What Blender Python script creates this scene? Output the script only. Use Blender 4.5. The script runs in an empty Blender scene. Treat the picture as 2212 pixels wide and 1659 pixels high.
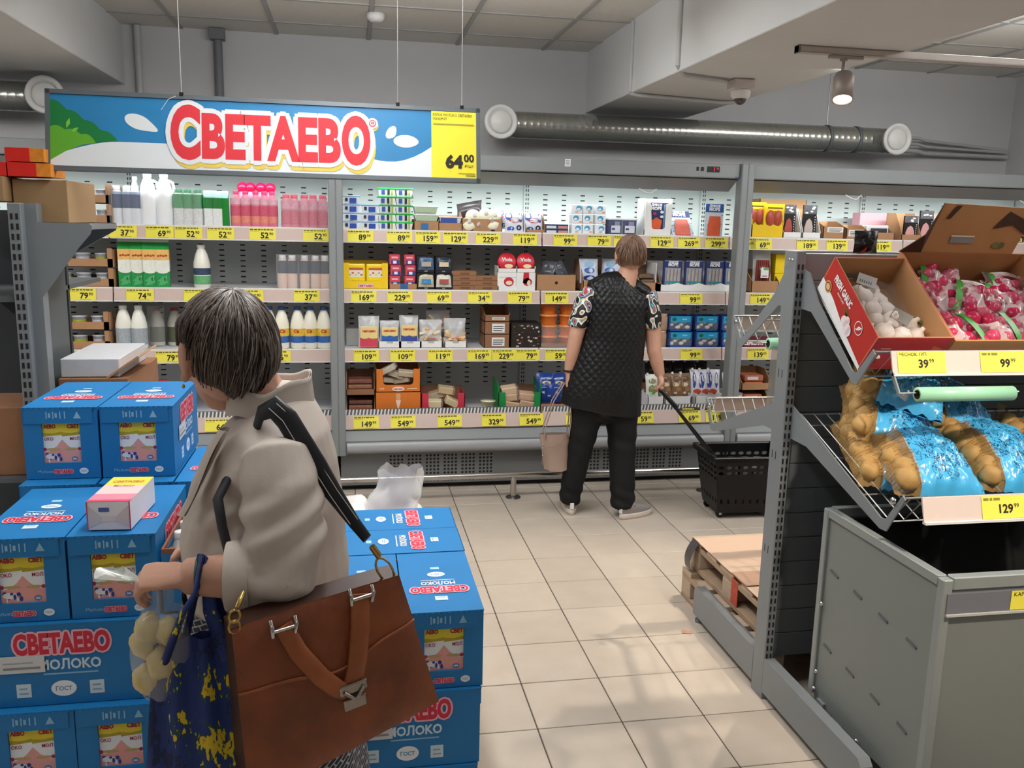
import bpy, bmesh, math, random
import numpy as np
from mathutils import Vector, Matrix, noise
SC = bpy.context.scene
COL = SC.collection
PI = math.pi
rnd = random.Random(7)

# ------------------------------------------------------------------ camera, world, lamps, exposure
cd = bpy.data.cameras.new('camera'); cam = bpy.data.objects.new('camera', cd); COL.objects.link(cam)
cd.sensor_fit = 'HORIZONTAL'; cd.sensor_width = 36.0
cd.lens = 36.0 * 1875.094 / 2212.0
cd.clip_start = 0.05
YAW, PIT, ROL, CH = 0.184581133, 0.183864734, 0.0229084274, 1.69695
_f = Vector((math.sin(YAW) * math.cos(PIT), math.cos(YAW) * math.cos(PIT), -math.sin(PIT)))
_r0 = Vector((math.cos(YAW), -math.sin(YAW), 0)); _u0 = _r0.cross(_f)
_r = math.cos(ROL) * _r0 + math.sin(ROL) * _u0
_u = -math.sin(ROL) * _r0 + math.cos(ROL) * _u0
cam.matrix_world = Matrix(((_r.x, _u.x, -_f.x, 0), (_r.y, _u.y, -_f.y, 0), (_r.z, _u.z, -_f.z, CH), (0, 0, 0, 1)))
SC.camera = cam
SC.view_settings.view_transform = 'Standard'
SC.view_settings.look = 'None'
SC.view_settings.exposure = 0.0
SC.view_settings.gamma = 1.0
SC.view_settings.use_curve_mapping = False
try:
    SC.cycles.max_bounces = 8; SC.cycles.transparent_max_bounces = 16
    SC.cycles.caustics_reflective = False; SC.cycles.caustics_refractive = False
except Exception:
    pass
w = bpy.data.worlds.new('shop_ambient'); SC.world = w; w.use_nodes = True
w.node_tree.nodes['Background'].inputs[0].default_value = (0.9, 0.95, 1.0, 1)
w.node_tree.nodes['Background'].inputs[1].default_value = 0.3

def area(name, loc, size, power, color=(1, 1, 1), rot=(0, 0, 0), spread=PI):
    l = bpy.data.lights.new(name, 'AREA'); l.shape = 'RECTANGLE'; l.size, l.size_y = size
    l.energy = power; l.color = color; l.spread = spread
    o = bpy.data.objects.new(name, l); o.location = loc; o.rotation_euler = rot; COL.objects.link(o)
    return o

def spot(name, loc, target, power, angle, color=(1, .87, .72), blend=.5, radius=.04):
    l = bpy.data.lights.new(name, 'SPOT'); l.energy = power; l.color = color
    l.spot_size = math.radians(angle); l.spot_blend = blend; l.shadow_soft_size = radius
    o = bpy.data.objects.new(name, l); o.location = loc
    o.rotation_euler = (Vector(target) - Vector(loc)).to_track_quat('-Z', 'Y').to_euler(); COL.objects.link(o)
    return o
# ceiling LED rows of the sales floor (all above or behind the camera's view), each with an added upward fill to lift ceiling and walls
NEUT = (.97, .985, 1.0)
for rx, ry, sx, sy, pw in ((0.0, 2.5, .12, 2.2, 27), (-2.6, 1.8, .12, 3.0, 28), (3.2, 1.6, .12, 3.0, 27), (0.2, 3.8, 1.6, .12, 17), (3.6, 3.8, 1.6, .12, 17), (-3.0, 3.9, 1.6, .12, 16), (0.2, -2.4, 3.0, .12, 18)):
    area('ceiling_light_row', (rx, ry, 2.70), (sx, sy), pw, NEUT)
    area('ceiling_fill_up', (rx, ry, 2.72), (sx, sy), pw * 1.05, NEUT, (PI, 0, 0))
# added fill lamps above the cabinet aisle to brighten the back wall
for rx, pw in ((.2, 11), (3.3, 11), (-3.1, 9)): area('wall_fill_light', (rx, 4.2, 2.62), (1.9, .45), pw, NEUT, (math.radians(62), 0, 0))
# track spots aimed at the produce stand
spot('track_spot_light', (2.05, 0.7, 2.55), (1.95, 2.25, 1.3), 250, 44)
spot('track_spot_light', (1.55, 0.8, 2.55), (1.82, 2.1, .95), 190, 36)
spot('track_spot_light', (2.135, 3.64, 2.24), (1.25, 2.85, 0.0), 105, 84, radius=.02)
# lamp tubes inside the three chilled cabinets
for lx, lw, pw in ((-1.4, 2.4, 13), (1.2, 2.4, 21), (3.8, 2.4, 19)):
    area('cabinet_lamp', (lx, 5.50, 1.985), (lw, .05), pw, (.93, 1.0, .98), (math.radians(14), 0, 0))

# ------------------------------------------------------------------ materials
def lin(h):
    if isinstance(h, str):
        h = h.lstrip('#'); c = [int(h[i:i + 2], 16) / 255 for i in (0, 2, 4)]
    else:
        c = h
    return tuple(x / 12.92 if x <= .04045 else ((x + .055) / 1.055) ** 2.4 for x in c)
_mats = {}
def mat(col, rough=.55, metal=0.0, var=.06, scale=30.0, bump=0.0, bscale=None, spec=.4, alpha=1.0, trans=0.0, emit=0.0, coat=0.0, stretch=None):
    key = (col, rough, metal, var, scale, bump, bscale, spec, alpha, trans, emit, coat, stretch)
    if key in _mats: return _mats[key]
    m = bpy.data.materials.new('paint_' + str(len(_mats))); m.use_nodes = True
    nt = m.node_tree; b = nt.nodes['Principled BSDF']; c = lin(col)
    b.inputs['Roughness'].default_value = rough; b.inputs['Metallic'].default_value = metal
    b.inputs['Specular IOR Level'].default_value = spec
    b.inputs['Alpha'].default_value = alpha; b.inputs['Transmission Weight'].default_value = trans
    b.inputs['Coat Weight'].default_value = coat
    if emit:
        b.inputs['Emission Color'].default_value = (*c, 1); b.inputs['Emission Strength'].default_value = emit
    b.inputs['Base Color'].default_value = (*c, 1)
    if var or bump:
        tc = nt.nodes.new('ShaderNodeTexCoord'); mp = nt.nodes.new('ShaderNodeMapping')
        if stretch: mp.inputs['Scale'].default_value = stretch
        nt.links.new(tc.outputs['Object'], mp.inputs[0])
        n = nt.nodes.new('ShaderNodeTexNoise'); n.inputs['Scale'].default_value = scale; n.inputs['Detail'].default_value = 4
        nt.links.new(mp.outputs[0], n.inputs['Vector'])
    if var:
        mx = nt.nodes.new('ShaderNodeMixRGB'); mx.inputs[1].default_value = (*[x * (1 - var * 1.6) for x in c], 1)
        mx.inputs[2].default_value = (*[min(1, x * (1 + var)) for x in c], 1)
        nt.links.new(n.outputs['Fac'], mx.inputs[0]); nt.links.new(mx.outputs[0], b.inputs['Base Color'])
    if bump:
        bp = nt.nodes.new('ShaderNodeBump'); bp.inputs['Strength'].default_value = bump; bp.inputs['Distance'].default_value = .004
        if bscale:
            n2 = nt.nodes.new('ShaderNodeTexNoise'); n2.inputs['Scale'].default_value = bscale; n2.inputs['Detail'].default_value = 5
            nt.links.new(mp.outputs[0], n2.inputs['Vector'])
        else: n2 = n
        nt.links.new(n2.outputs['Fac'], bp.inputs['Height']); nt.links.new(bp.outputs[0], b.inputs['Normal'])
    _mats[key] = m
    return m
def flat(col, rough=.6): return mat(col, rough, var=0)

# ------------------------------------------------------------------ mesh building
_txt = {}
_LAT = str.maketrans('АВЕКМНОРСТХаеорсху', 'ABEKMHOPCTXaeopcxy')
def glyphs(s, bold=.02, res=2):
    s = s.translate(_LAT)          # same letter shapes, cleaner outlines
    k = (s, bold, res)
    if k not in _txt:
        c = bpy.data.curves.new('t', 'FONT'); c.body = s; c.offset = bold; c.resolution_u = res; c.fill_mode = 'BOTH'; c.size = 1
        o = bpy.data.objects.new('t', c); COL.objects.link(o)
        dg = bpy.context.evaluated_depsgraph_get()
        me = bpy.data.meshes.new_from_object(o.evaluated_get(dg))
        v = [(p.co.x, p.co.y) for p in me.vertices]; f = [tuple(p.vertices) for p in me.polygons]
        bpy.data.objects.remove(o); bpy.data.curves.remove(c); bpy.data.meshes.remove(me)
        if v:
            x0 = min(a for a, _ in v); x1 = max(a for a, _ in v); y0 = min(b for _, b in v); y1 = max(b for _, b in v)
        else: x0 = y0 = 0; x1 = y1 = 1
        _txt[k] = ([(a - x0, b - y0) for a, b in v], f, x1 - x0, y1 - y0)
    return _txt[k]

def frame(o, ex, ey):
    """matrix with origin o, x axis ex, y axis ey (z = ex x ey)"""
    ex = Vector(ex).normalized(); ey = Vector(ey).normalized(); ez = ex.cross(ey)
    return Matrix(((ex.x, ey.x, ez.x, o[0]), (ex.y, ey.y, ez.y, o[1]), (ex.z, ey.z, ez.z, o[2]), (0, 0, 0, 1)))
def front(x, y, z): return frame((x, y, z), (1, 0, 0), (0, 0, 1))      # faces -Y: local x right, local y up, local z towards the viewer

class MB:
    def __init__(s, M=None): s.v = []; s.f = []; s.mi = []; s.sm = []; s.mats = []; s.M = M
    def idx(s, m):
        if m not in s.mats: s.mats.append(m)
        return s.mats.index(m)
    def add(s, vs, fs, m, smooth=False, M=None):
        b = len(s.v); i = s.idx(m)
        if M is not None: vs = [M @ Vector(p) for p in vs]
        if s.M is not None: vs = [s.M @ Vector(p) for p in vs]
        s.v += [tuple(p) for p in vs]
        for f in fs: s.f.append(tuple(k + b for k in f)); s.mi.append(i); s.sm.append(smooth)
        return s
    def box(s, a, b, m, bev=0, M=None):
        x0, y0, z0 = a; x1, y1, z1 = b
        if not bev:
            vs = [(x0, y0, z0), (x1, y0, z0), (x1, y1, z0), (x0, y1, z0), (x0, y0, z1), (x1, y0, z1), (x1, y1, z1), (x0, y1, z1)]
            return s.add(vs, [(3, 2, 1, 0), (4, 5, 6, 7), (0, 1, 5, 4), (1, 2, 6, 5), (2, 3, 7, 6), (3, 0, 4, 7)], m, M=M)
        bm = bmesh.new(); bmesh.ops.create_cube(bm, size=1)
        for v in bm.verts: v.co = Vector(((x0 + x1) / 2 + v.co.x * (x1 - x0), (y0 + y1) / 2 + v.co.y * (y1 - y0), (z0 + z1) / 2 + v.co.z * (z1 - z0)))
        bmesh.ops.bevel(bm, geom=list(bm.edges), offset=bev, segments=2 if bev > .006 else 1, profile=.6, affect='EDGES')
        bm.verts.index_update()
        s.add([v.co.copy() for v in bm.verts], [tuple(v.index for v in f.verts) for f in bm.faces], m, M=M); bm.free(); return s
    def prism(s, poly, ax, a, b, m, M=None, smooth=False):
        """2D polygon extruded along axis ax ('x': poly is (y,z); 'y': (x,z); 'z': (x,y)) from a to b"""
        def P(p, t): return {'x': (t, p[0], p[1]), 'y': (p[0], t, p[1]), 'z': (p[0], p[1], t)}[ax]
        n = len(poly); A = [P(p, a) for p in poly]; B = [P(p, b) for p in poly]
        s.add(A + B, [tuple(range(n)), tuple(range(2 * n - 1, n - 1, -1))], m, False, M)
        return s.add(A + B, [(i, (i + 1) % n, n + (i + 1) % n, n + i) for i in range(n)], m, smooth, M)
    def poly(s, pts, m, M=None): return s.add(pts, [tuple(range(len(pts)))], m, False, M)
    def rect(s, x0, y0, x1, y1, m, M, z=0): return s.add([(x0, y0, z), (x1, y0, z), (x1, y1, z), (x0, y1, z)], [(0, 1, 2, 3)], m, False, M)
    def oval(s, cx, cy, rx, ry, m, M, z=0, n=20): return s.add([(cx + rx * math.cos(2 * PI * i / n), cy + ry * math.sin(2 * PI * i / n), z) for i in range(n)], [tuple(range(n))], m, False, M)
    def tube(s, pts, r, m, n=8, closed=False, M=None, flatten=1.0, up=None):
        pts = [Vector(p) for p in pts]; k = len(pts)
        rs = r if isinstance(r, (list, tuple)) else [r] * k
        vs = []; prev = None
        for i, p in enumerate(pts):
            if closed: t = pts[(i + 1) % k] - pts[i - 1]
            else: t = pts[min(i + 1, k - 1)] - pts[max(i - 1, 0)]
            t.normalize()
            if prev is None:
                a = Vector(up) if up else (Vector((0, 0, 1)) if abs(t.z) < .9 else Vector((0, 1, 0)))
                u = (a - t * a.dot(t)).normalized()
            else: u = (prev - t * prev.dot(t)).normalized()
            prev = u; w_ = t.cross(u)
            for j in range(n):
                q = 2 * PI * j / n
                vs.append(p + u * (rs[i] * math.cos(q)) + w_ * (rs[i] * flatten * math.sin(q)))
        fs = []
        for i in range(k if closed else k - 1):
            for j in range(n):
                a = i * n + j; b = i * n + (j + 1) % n; c = ((i + 1) % k) * n
                fs.append((a, b, c + (j + 1) % n, c + j))
        s.add(vs, fs, m, n > 4, M)
        if not closed: s.add(vs, [tuple(range(n - 1, -1, -1)), tuple(range((k - 1) * n, k * n))], m, False, M)
        return s
    def lathe(s, prof, m, n=16, c=(0, 0, 0), sx=1, sy=1, M=None, smooth=True, cap=True):
        vs = [(c[0] + r * sx * math.cos(2 * PI * j / n), c[1] + r * sy * math.sin(2 * PI * j / n), c[2] + z) for r, z in prof for j in range(n)]
        k = len(prof); fs = [(i * n + j, i * n + (j + 1) % n, (i + 1) * n + (j + 1) % n, (i + 1) * n + j) for i in range(k - 1) for j in range(n)]
        s.add(vs, fs, m, smooth, M)
        if cap: s.add(vs, [tuple(range(n - 1, -1, -1)), tuple(range((k - 1) * n, k * n))], m, False, M)
        return s
    def ball(s, c, r, m, n=12, k=8, sc=(1, 1, 1), M=None, lump=0, seed=0):
        vs = []; 
        for i in range(k + 1):
            a = PI * i / k
            for j in range(n):
                q = 2 * PI * j / n; d = Vector((math.sin(a) * math.cos(q), math.sin(a) * math.sin(q), -math.cos(a)))
                rr = r * (1 + lump * noise.noise(d * 1.7 + Vector((seed * 3.1, seed, 0))))
                vs.append((c[0] + d.x * rr * sc[0], c[1] + d.y * rr * sc[1], c[2] + d.z * rr * sc[2]))
        fs = [(i * n + j, i * n + (j + 1) % n, (i + 1) * n + (j + 1) % n, (i + 1) * n + j) for i in range(k) for j in range(n)]
        return s.add(vs, fs, m, True, M)
    def grid(s, fn, nu, nv, m, smooth=True, M=None, wrap=False):
        vs = [fn(i / nu, j / nv) for j in range(nv + 1) for i in range(nu + 1)]
        k = nu + 1
        return s.add(vs, [(j * k + i, j * k + i + 1, (j + 1) * k + i + 1, (j + 1) * k + i) for j in range(nv) for i in range(nu)], m, smooth, M)
    def pillow(s, w, h, d, m, M=None, nu=10, nv=10, rough=.0, seed=0, crimp=.06, both=True):
        """stuffed bag in the local xy plane, thickness along z"""
        def side(sg):
            def fn(u, v):
                x = (u - .5) * w; y = v * h
                e = max(0, math.sin(PI * min(1, max(0, (v - crimp) / (1 - 2 * crimp))))) ** .5 * max(0, math.sin(PI * u)) ** .5
                nz = rough * noise.noise(Vector((u * 4 + seed * 7.3, v * 4, sg))) * e
                pin = 1 - .06 * math.sin(PI * v)
                return (x * pin, y, sg * (d / 2 * e) + nz * d * sg)
            return fn
        s.grid(side(1), nu, nv, m, True, M)
        if both: s.grid(lambda u, v: side(-1)(1 - u, v), nu, nv, m, True, M)
        return s
    def text(s, t, m, M, x, y, h=None, w=None, bold=.03, sx=1.0, z=0.0, align='l', halo=None, hw=.0, res=2):
        g, f, gw, gh = glyphs(t, bold, res)
        if h is None: h = w / sx * gh / gw
        k = h / gh
        kx = (w / gw) if w else k * sx
        ox = {'l': 0, 'c': -gw * kx / 2, 'r': -gw * kx}[align]
        if halo is not None:
            for i in range(8):
                q = 2 * PI * i / 8
                s.add([(x + ox + a * kx + hw * math.cos(q), y + b * k + hw * math.sin(q), z + i * 5e-5) for a, b in g], f, halo, False, M)
            z += .0006
        return s.add([(x + ox + a * kx, y + b * k, z) for a, b in g], f, m, False, M)
    def build(s, name, parent=None, loc=None, rot=None, kind=None, label=None):
        me = bpy.data.meshes.new(name); me.from_pydata(s.v, [], s.f)
        for m in s.mats: me.materials.append(m)
        me.polygons.foreach_set('material_index', s.mi); me.polygons.foreach_set('use_smooth', s.sm); me.update()
        o = bpy.data.objects.new(name, me); COL.objects.link(o)
        if parent is not None: o.parent = parent
        if loc is not None: o.location = loc
        if rot is not None: o.rotation_euler = rot
        if kind: o['kind'] = kind
        if label: o['label'] = label
        return o

def shelf_x(row, mark):
    """x of a ruler mark along shelf ROW (1 top .. 4 bottom deck)"""
    a, b, c, d = {1: (0.00265220557, -2.01025567, -8.63740972e-05, 1.0), 2: (0.00268309086, -2.03757697, -8.73799351e-05, 1.0), 3: (0.0027134743, -2.06445433, -8.83694292e-05, 1.0), 4: (0.00270658585, -2.06315935, -8.94225591e-05, 1.0)}[row]
    return (a * mark + b) / (c * mark + d)
def thing(name, label, cat, loc=(0, 0, 0), rotz=0, group=None):
    o = bpy.data.objects.new(name, None); o.empty_display_size = .05; COL.objects.link(o)
    o.location = loc; o.rotation_euler = (0, 0, rotz)
    return tag(o, label, cat, group)
def tag(o, label, cat, group=None):
    o['label'] = label; o['category'] = cat
    if group: o['group'] = group
    return o
def struct(o): o['kind'] = 'structure'; return o
def dup(o, loc=None, label=None, rotz=None, parent=None, group=None):
    c = o.copy(); COL.objects.link(c)
    if parent is not None: c.parent = parent
    for ch in o.children: dup(ch, parent=c)
    if loc is not None: c.location = loc
    if rotz is not None: c.rotation_euler = (c.rotation_euler[0], c.rotation_euler[1], rotz)
    if label: c['label'] = label
    if group: c['group'] = group
    return c
NUM = ['zero', 'one', 'two', 'three', 'four', 'five', 'six', 'seven', 'eight', 'nine', 'ten', 'eleven', 'twelve', 'thirteen', 'fourteen', 'fifteen', 'sixteen']
ORD = ['', 'first', 'second', 'third', 'fourth', 'fifth', 'sixth', 'seventh', 'eighth', 'ninth', 'tenth', 'eleventh', 'twelfth']
def nth(i, n, what):
    if n == 1: return what
    if i == 0: return 'leftmost of the ' + what
    if i == n - 1: return 'rightmost of the ' + what
    return '%s from left of the %s' % (ORD[i + 1], what)
def tier(i, n, what):
    if n == 1: return what
    if i == 0: return 'lowest of the ' + what
    if i == n - 1: return 'topmost of the ' + what
    return '%s from bottom of the %s' % (ORD[i + 1], what)

# shared paints
WHITE = mat('#e9e8e6', .5); BLACK = mat('#141414', .55); INK = flat('#26211c'); YEL = mat('#ebe04c', .55, var=.02)
GREY = mat('#85888a', .45, var=.03, scale=8); GREYD = mat('#6d7173', .45, var=.03, scale=8); CHROME = mat('#c9c9c9', .2, 1.0, var=.04)
STEEL = mat('#b4b5b4', .3, .9, var=.05); KRAFT = mat('#b08560', .8, var=.08, scale=14); KRAFTD = mat('#93684a', .8, var=.1, scale=14)
RAIL = mat('#cdb7ae', .45, var=.02); SHELFW = mat('#dcdce0', .4, var=.03)
FILM = mat('#e8e8ea', .12, alpha=.17, var=0, spec=.8); FILMW = mat('#eef0f2', .2, alpha=.5, var=0, spec=.7)

# ------------------------------------------------------------------ the room
WALLP = mat('#c9c8c8', .75, var=.04, scale=3, bump=.05, bscale=120); BEAMP = mat('#d2d3d3', .7, var=.03, scale=3)
CEILP = mat('#dcd8d0', .85, var=.05, scale=60, bump=.25, bscale=260); GRID = mat('#a9a8a5', .5, var=.03)
TILEP = None
X0, X1, Y0, Y1, ZC = -5.0, 5.1, -5.0, 6.25, 2.887
def slab(name, a, b, m): return struct(MB().box(a, b, m).build(name))
slab('wall_back', (X0 - .1, Y1, 0), (X1 + .1, Y1 + .15, ZC + .1), WALLP)
slab('wall_left', (X0 - .15, Y0, 0), (X0, Y1, ZC + .1), WALLP)
slab('wall_right', (X1, Y0, 0), (X1 + .15, Y1, ZC + .1), WALLP)
slab('wall_front', (X0 - .1, Y0 - .15, 0), (X1 + .1, Y0, ZC + .1), WALLP)

# floor: grout bed and separate tiles
GROUT = mat('#4e463f', .8, var=.15)
floor = struct(MB().box((X0, Y0, -.08), (X1, Y1, -.003), GROUT).build('floor'))
def tile_mat():
    m = bpy.data.materials.new('floor_tile'); m.use_nodes = True; nt = m.node_tree; b = nt.nodes['Principled BSDF']
    tc = nt.nodes.new('ShaderNodeTexCoord'); oi = nt.nodes.new('ShaderNodeObjectInfo')
    n = nt.nodes.new('ShaderNodeTexNoise'); n.inputs['Scale'].default_value = 9; n.inputs['Detail'].default_value = 6
    vm = nt.nodes.new('ShaderNodeVectorMath'); vm.operation = 'ADD'
    nt.links.new(tc.outputs['Object'], vm.inputs[0]); nt.links.new(oi.outputs['Location'], vm.inputs[1]); nt.links.new(vm.outputs[0], n.inputs['Vector'])
    mx = nt.nodes.new('ShaderNodeMixRGB'); mx.inputs[1].default_value = (*lin('#b2a595'), 1); mx.inputs[2].default_value = (*lin('#c6baad'), 1)
    nt.links.new(n.outputs['Fac'], mx.inputs[0])
    hs = nt.nodes.new('ShaderNodeHueSaturation'); mr = nt.nodes.new('ShaderNodeMapRange'); mr.inputs[3].default_value = .95; mr.inputs[4].default_value = 1.05
    nt.links.new(oi.outputs['Random'], mr.inputs[0]); nt.links.new(mr.outputs[0], hs.inputs['Value']); nt.links.new(mx.outputs[0], hs.inputs['Color'])
    nt.links.new(hs.outputs[0], b.inputs['Base Color'])
    mr2 = nt.nodes.new('ShaderNodeMapRange'); mr2.inputs[3].default_value = .3; mr2.inputs[4].default_value = .5
    nt.links.new(n.outputs['Fac'], mr2.inputs[0]); nt.links.new(mr2.outputs[0], b.inputs['Roughness'])
    return m
TILEP = tile_mat(); T = .3; g = .0022; TX, TY = .6082, 5.0315
tp = MB().box((-T / 2 + g, -T / 2 + g, -.012), (T / 2 - g, T / 2 - g, 0), TILEP, bev=.0018)
tme = None; far = MB()
for i in range(-19, 16):
    for j in range(-5, 34):
        x = TX + (i + .5) * T; y = TY - (j + .5) * T
        if not (X0 + .1 < x < X1 - .1 and Y0 + .1 < y < Y1 - .1): continue
        if -.5 < x < 2.7 and 1.3 < y < 5.6:
            if tme is None: o = tp.build('tile', floor); tme = o.data
            else: o = bpy.data.objects.new('tile', tme); COL.objects.link(o); o.parent = floor
            o.location = (x, y, rnd.uniform(-.0004, .0004))
        else: far.box((x - T / 2 + g, y - T / 2 + g, -.012), (x + T / 2 - g, y + T / 2 - g, 0), TILEP)
far.build('floor_tiles', floor, kind='stuff')

# ceiling: slab, grid bars, lay-in tiles
ceil = struct(MB().box((X0, Y0, ZC + .06), (X1, Y1, ZC + .16), WALLP).build('ceiling'))
gx = [.13 + .6 * k for k in range(-9, 9)]; gy = [5.88 - .6 * k for k in range(-1, 19)]
bars = MB()
for x in gx:
    if X0 < x < X1: bars.box((x - .012, Y0, ZC - .004), (x + .012, Y1, ZC + .03), GRID)
for y in gy:
    if Y0 < y < Y1: bars.box((X0, y - .012, ZC - .003), (X1, y + .012, ZC + .03), GRID)
bars.build('grid_bars', ceil)
cme = None; cfar = MB()
for x in gx:
    for y in gy:
        a, b = max(x + .012, X0), min(x + .588, X1); c, d = max(y - .588, Y0), min(y - .012, Y1)
        if b - a < .05 or d - c < .05: continue
        if y > 4.2 and (-1.5 < x < 5):
            MB().box((a, c, ZC + .003), (b, d, ZC + .02), CEILP, bev=.003).build('ceiling_tile', ceil)
        else: cfar.box((a, c, ZC + .003), (b, d, ZC + .02), CEILP)
cfar.build('ceiling_tiles', ceil, kind='stuff')
# the two plastered beams
for a, b, zb in ((1.655, 2.407, 2.476), (-2.25, -1.431, 2.52)):
    MB().box((a, Y0, zb), (b, Y1, ZC + .05), BEAMP, bev=.004).build('beam', ceil)

# cable ducts and pipes on wall and beams
PIPE = mat('#b9b9b8', .45); PIPED = mat('#77777c', .5)
def pipe(label, pts, r, m=PIPE, name='wall_pipe', cat='pipe'):
    return tag(MB().tube(pts, r, m, n=8).build(name), label, cat)
pipe('white vertical pipe in the wall corner beside the left ceiling beam', [(-1.335, 6.22, 2.0), (-1.335, 6.22, 2.885)], .022)
pipe('dark grey vertical pipe on the back wall behind the hanging sign', [(-.84, 6.215, 2.0), (-.84, 6.215, 2.86)], .028, PIPED)
o = MB().box((-.885, 6.16, 2.82), (-.795, 6.25, 2.885), PIPED).build('pipe_collar', bpy.data.objects['wall_pipe.001'])
pipe('thin grey conduit running up the side of the right ceiling beam', [(1.648, 5.2, 2.48), (1.648, 5.2, 2.88)], .012, name='conduit', cat='conduit')
pipe('conduit on the beam side near the dome camera, top right', [(1.646, 4.42, 2.50), (1.646, 4.42, 2.88)], .013, name='conduit', cat='conduit')
pipe('horizontal conduit under the beam leading to the dome camera', [(1.646, 4.42, 2.50), (1.70, 4.46, 2.462), (1.98, 4.56, 2.462)], .011, name='conduit', cat='conduit')
pipe('horizontal conduit under the beam behind the dome camera', [(1.65, 5.2, 2.47), (1.72, 5.2, 2.462), (2.28, 5.32, 2.462), (2.36, 5.3, 2.466)], .012, name='conduit', cat='conduit')
for k, (za, zb, dz) in enumerate(((2.385, 2.335, .06), (2.34, 2.32, .0), (2.29, 2.285, 0))):
    pts = [(3.7, 6.0, za), (4.2, 6.1, za + .004), (4.32, 6.18, za - .004), (5.05, 6.2, zb)]
    pipe('%s of the three grey pipes running from the duct end into the right corner' % ('top one', 'middle one', 'bottom one')[k], pts, .017 if k == 2 else .012)
tag(MB().lathe([(.0, 0), (.055, 0), (.05, -.03), (.03, -.045), (0, -.045)], WHITE, n=14, c=(.157, 5.47, 2.884)).build('smoke_detector'), 'white smoke detector on the ceiling above the hanging sign', 'detector')
tag(MB().lathe([(.0, 0), (.055, 0), (.05, -.03), (.03, -.045), (0, -.045)], WHITE, n=14, c=(3.05, 4.85, 2.884)).build('smoke_detector'), 'white smoke detector on the ceiling beyond the lamp track', 'detector')

# spiral ventilation ducts with round air valves
def duct(xa, xb, y, z, r, label):
    t = thing('ventilation_duct', label, 'duct', (xa, y, z)); L = xb - xa
    DM = mat('#b9b9b2', .24, .8, var=.12, scale=7, bump=.1, bscale=25)
    mb = MB(); n = 24; k = int(L / .045)
    pr = []
    for i in range(k + 1):
        xx = L * i / k; pr += [(r, max(0, xx - .004)), (r * 1.012, xx), (r, min(L, xx + .004))]
    mb.lathe(pr, DM, n=n, M=Matrix.Rotation(PI / 2, 4, 'Y'))
    mb.build('duct_pipe', t)
    return t
def valve(t, x, y):
    VP = mat('#e6e4e0', .35, var=.01)
    MB().lathe([(.085, .02), (.085, .075), (.108, .075), (.112, .085), (.104, .094), (.084, .09), (.078, .075), (.0, .075)], VP, n=28, M=Matrix.Translation((x, y, 0)) @ Matrix.Rotation(PI / 2, 4, 'X')).build('valve_ring', t)
    MB().lathe([(.0, .070), (.07, .070), (.074, .085), (.06, .094), (.0, .099)], VP, n=28, M=Matrix.Translation((x, y, 0)) @ Matrix.Rotation(PI / 2, 4, 'X')).build('valve_disc', t)
def clamp(t, x, r): MB().lathe([(r + .003, -.01), (r + .007, -.01), (r + .007, .01), (r + .003, .01)], GREYD, n=24, M=Matrix.Translation((x, 0, 0)) @ Matrix.Rotation(PI / 2, 4, 'Y'), cap=False).build('clamp_band', t)
d1 = duct(.93, 3.88, 5.98, 2.345, .088, 'galvanised spiral duct above the fridges between two round valves')
valve(d1, .045, -.07); valve(d1, 2.92, -.07)
clamp(d1, 2.45, .088); clamp(d1, 2.68, .088)
MB().tube([(2.45, 0, .08), (2.45, 0, .53)], .004, STEEL, n=5).build('hanger_rod', d1)
d2 = duct(-3.2, -1.75, 5.98, 2.385, .088, 'galvanised duct with round white valve behind the left end of the sign')
valve(d2, 1.41, -.07)

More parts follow.
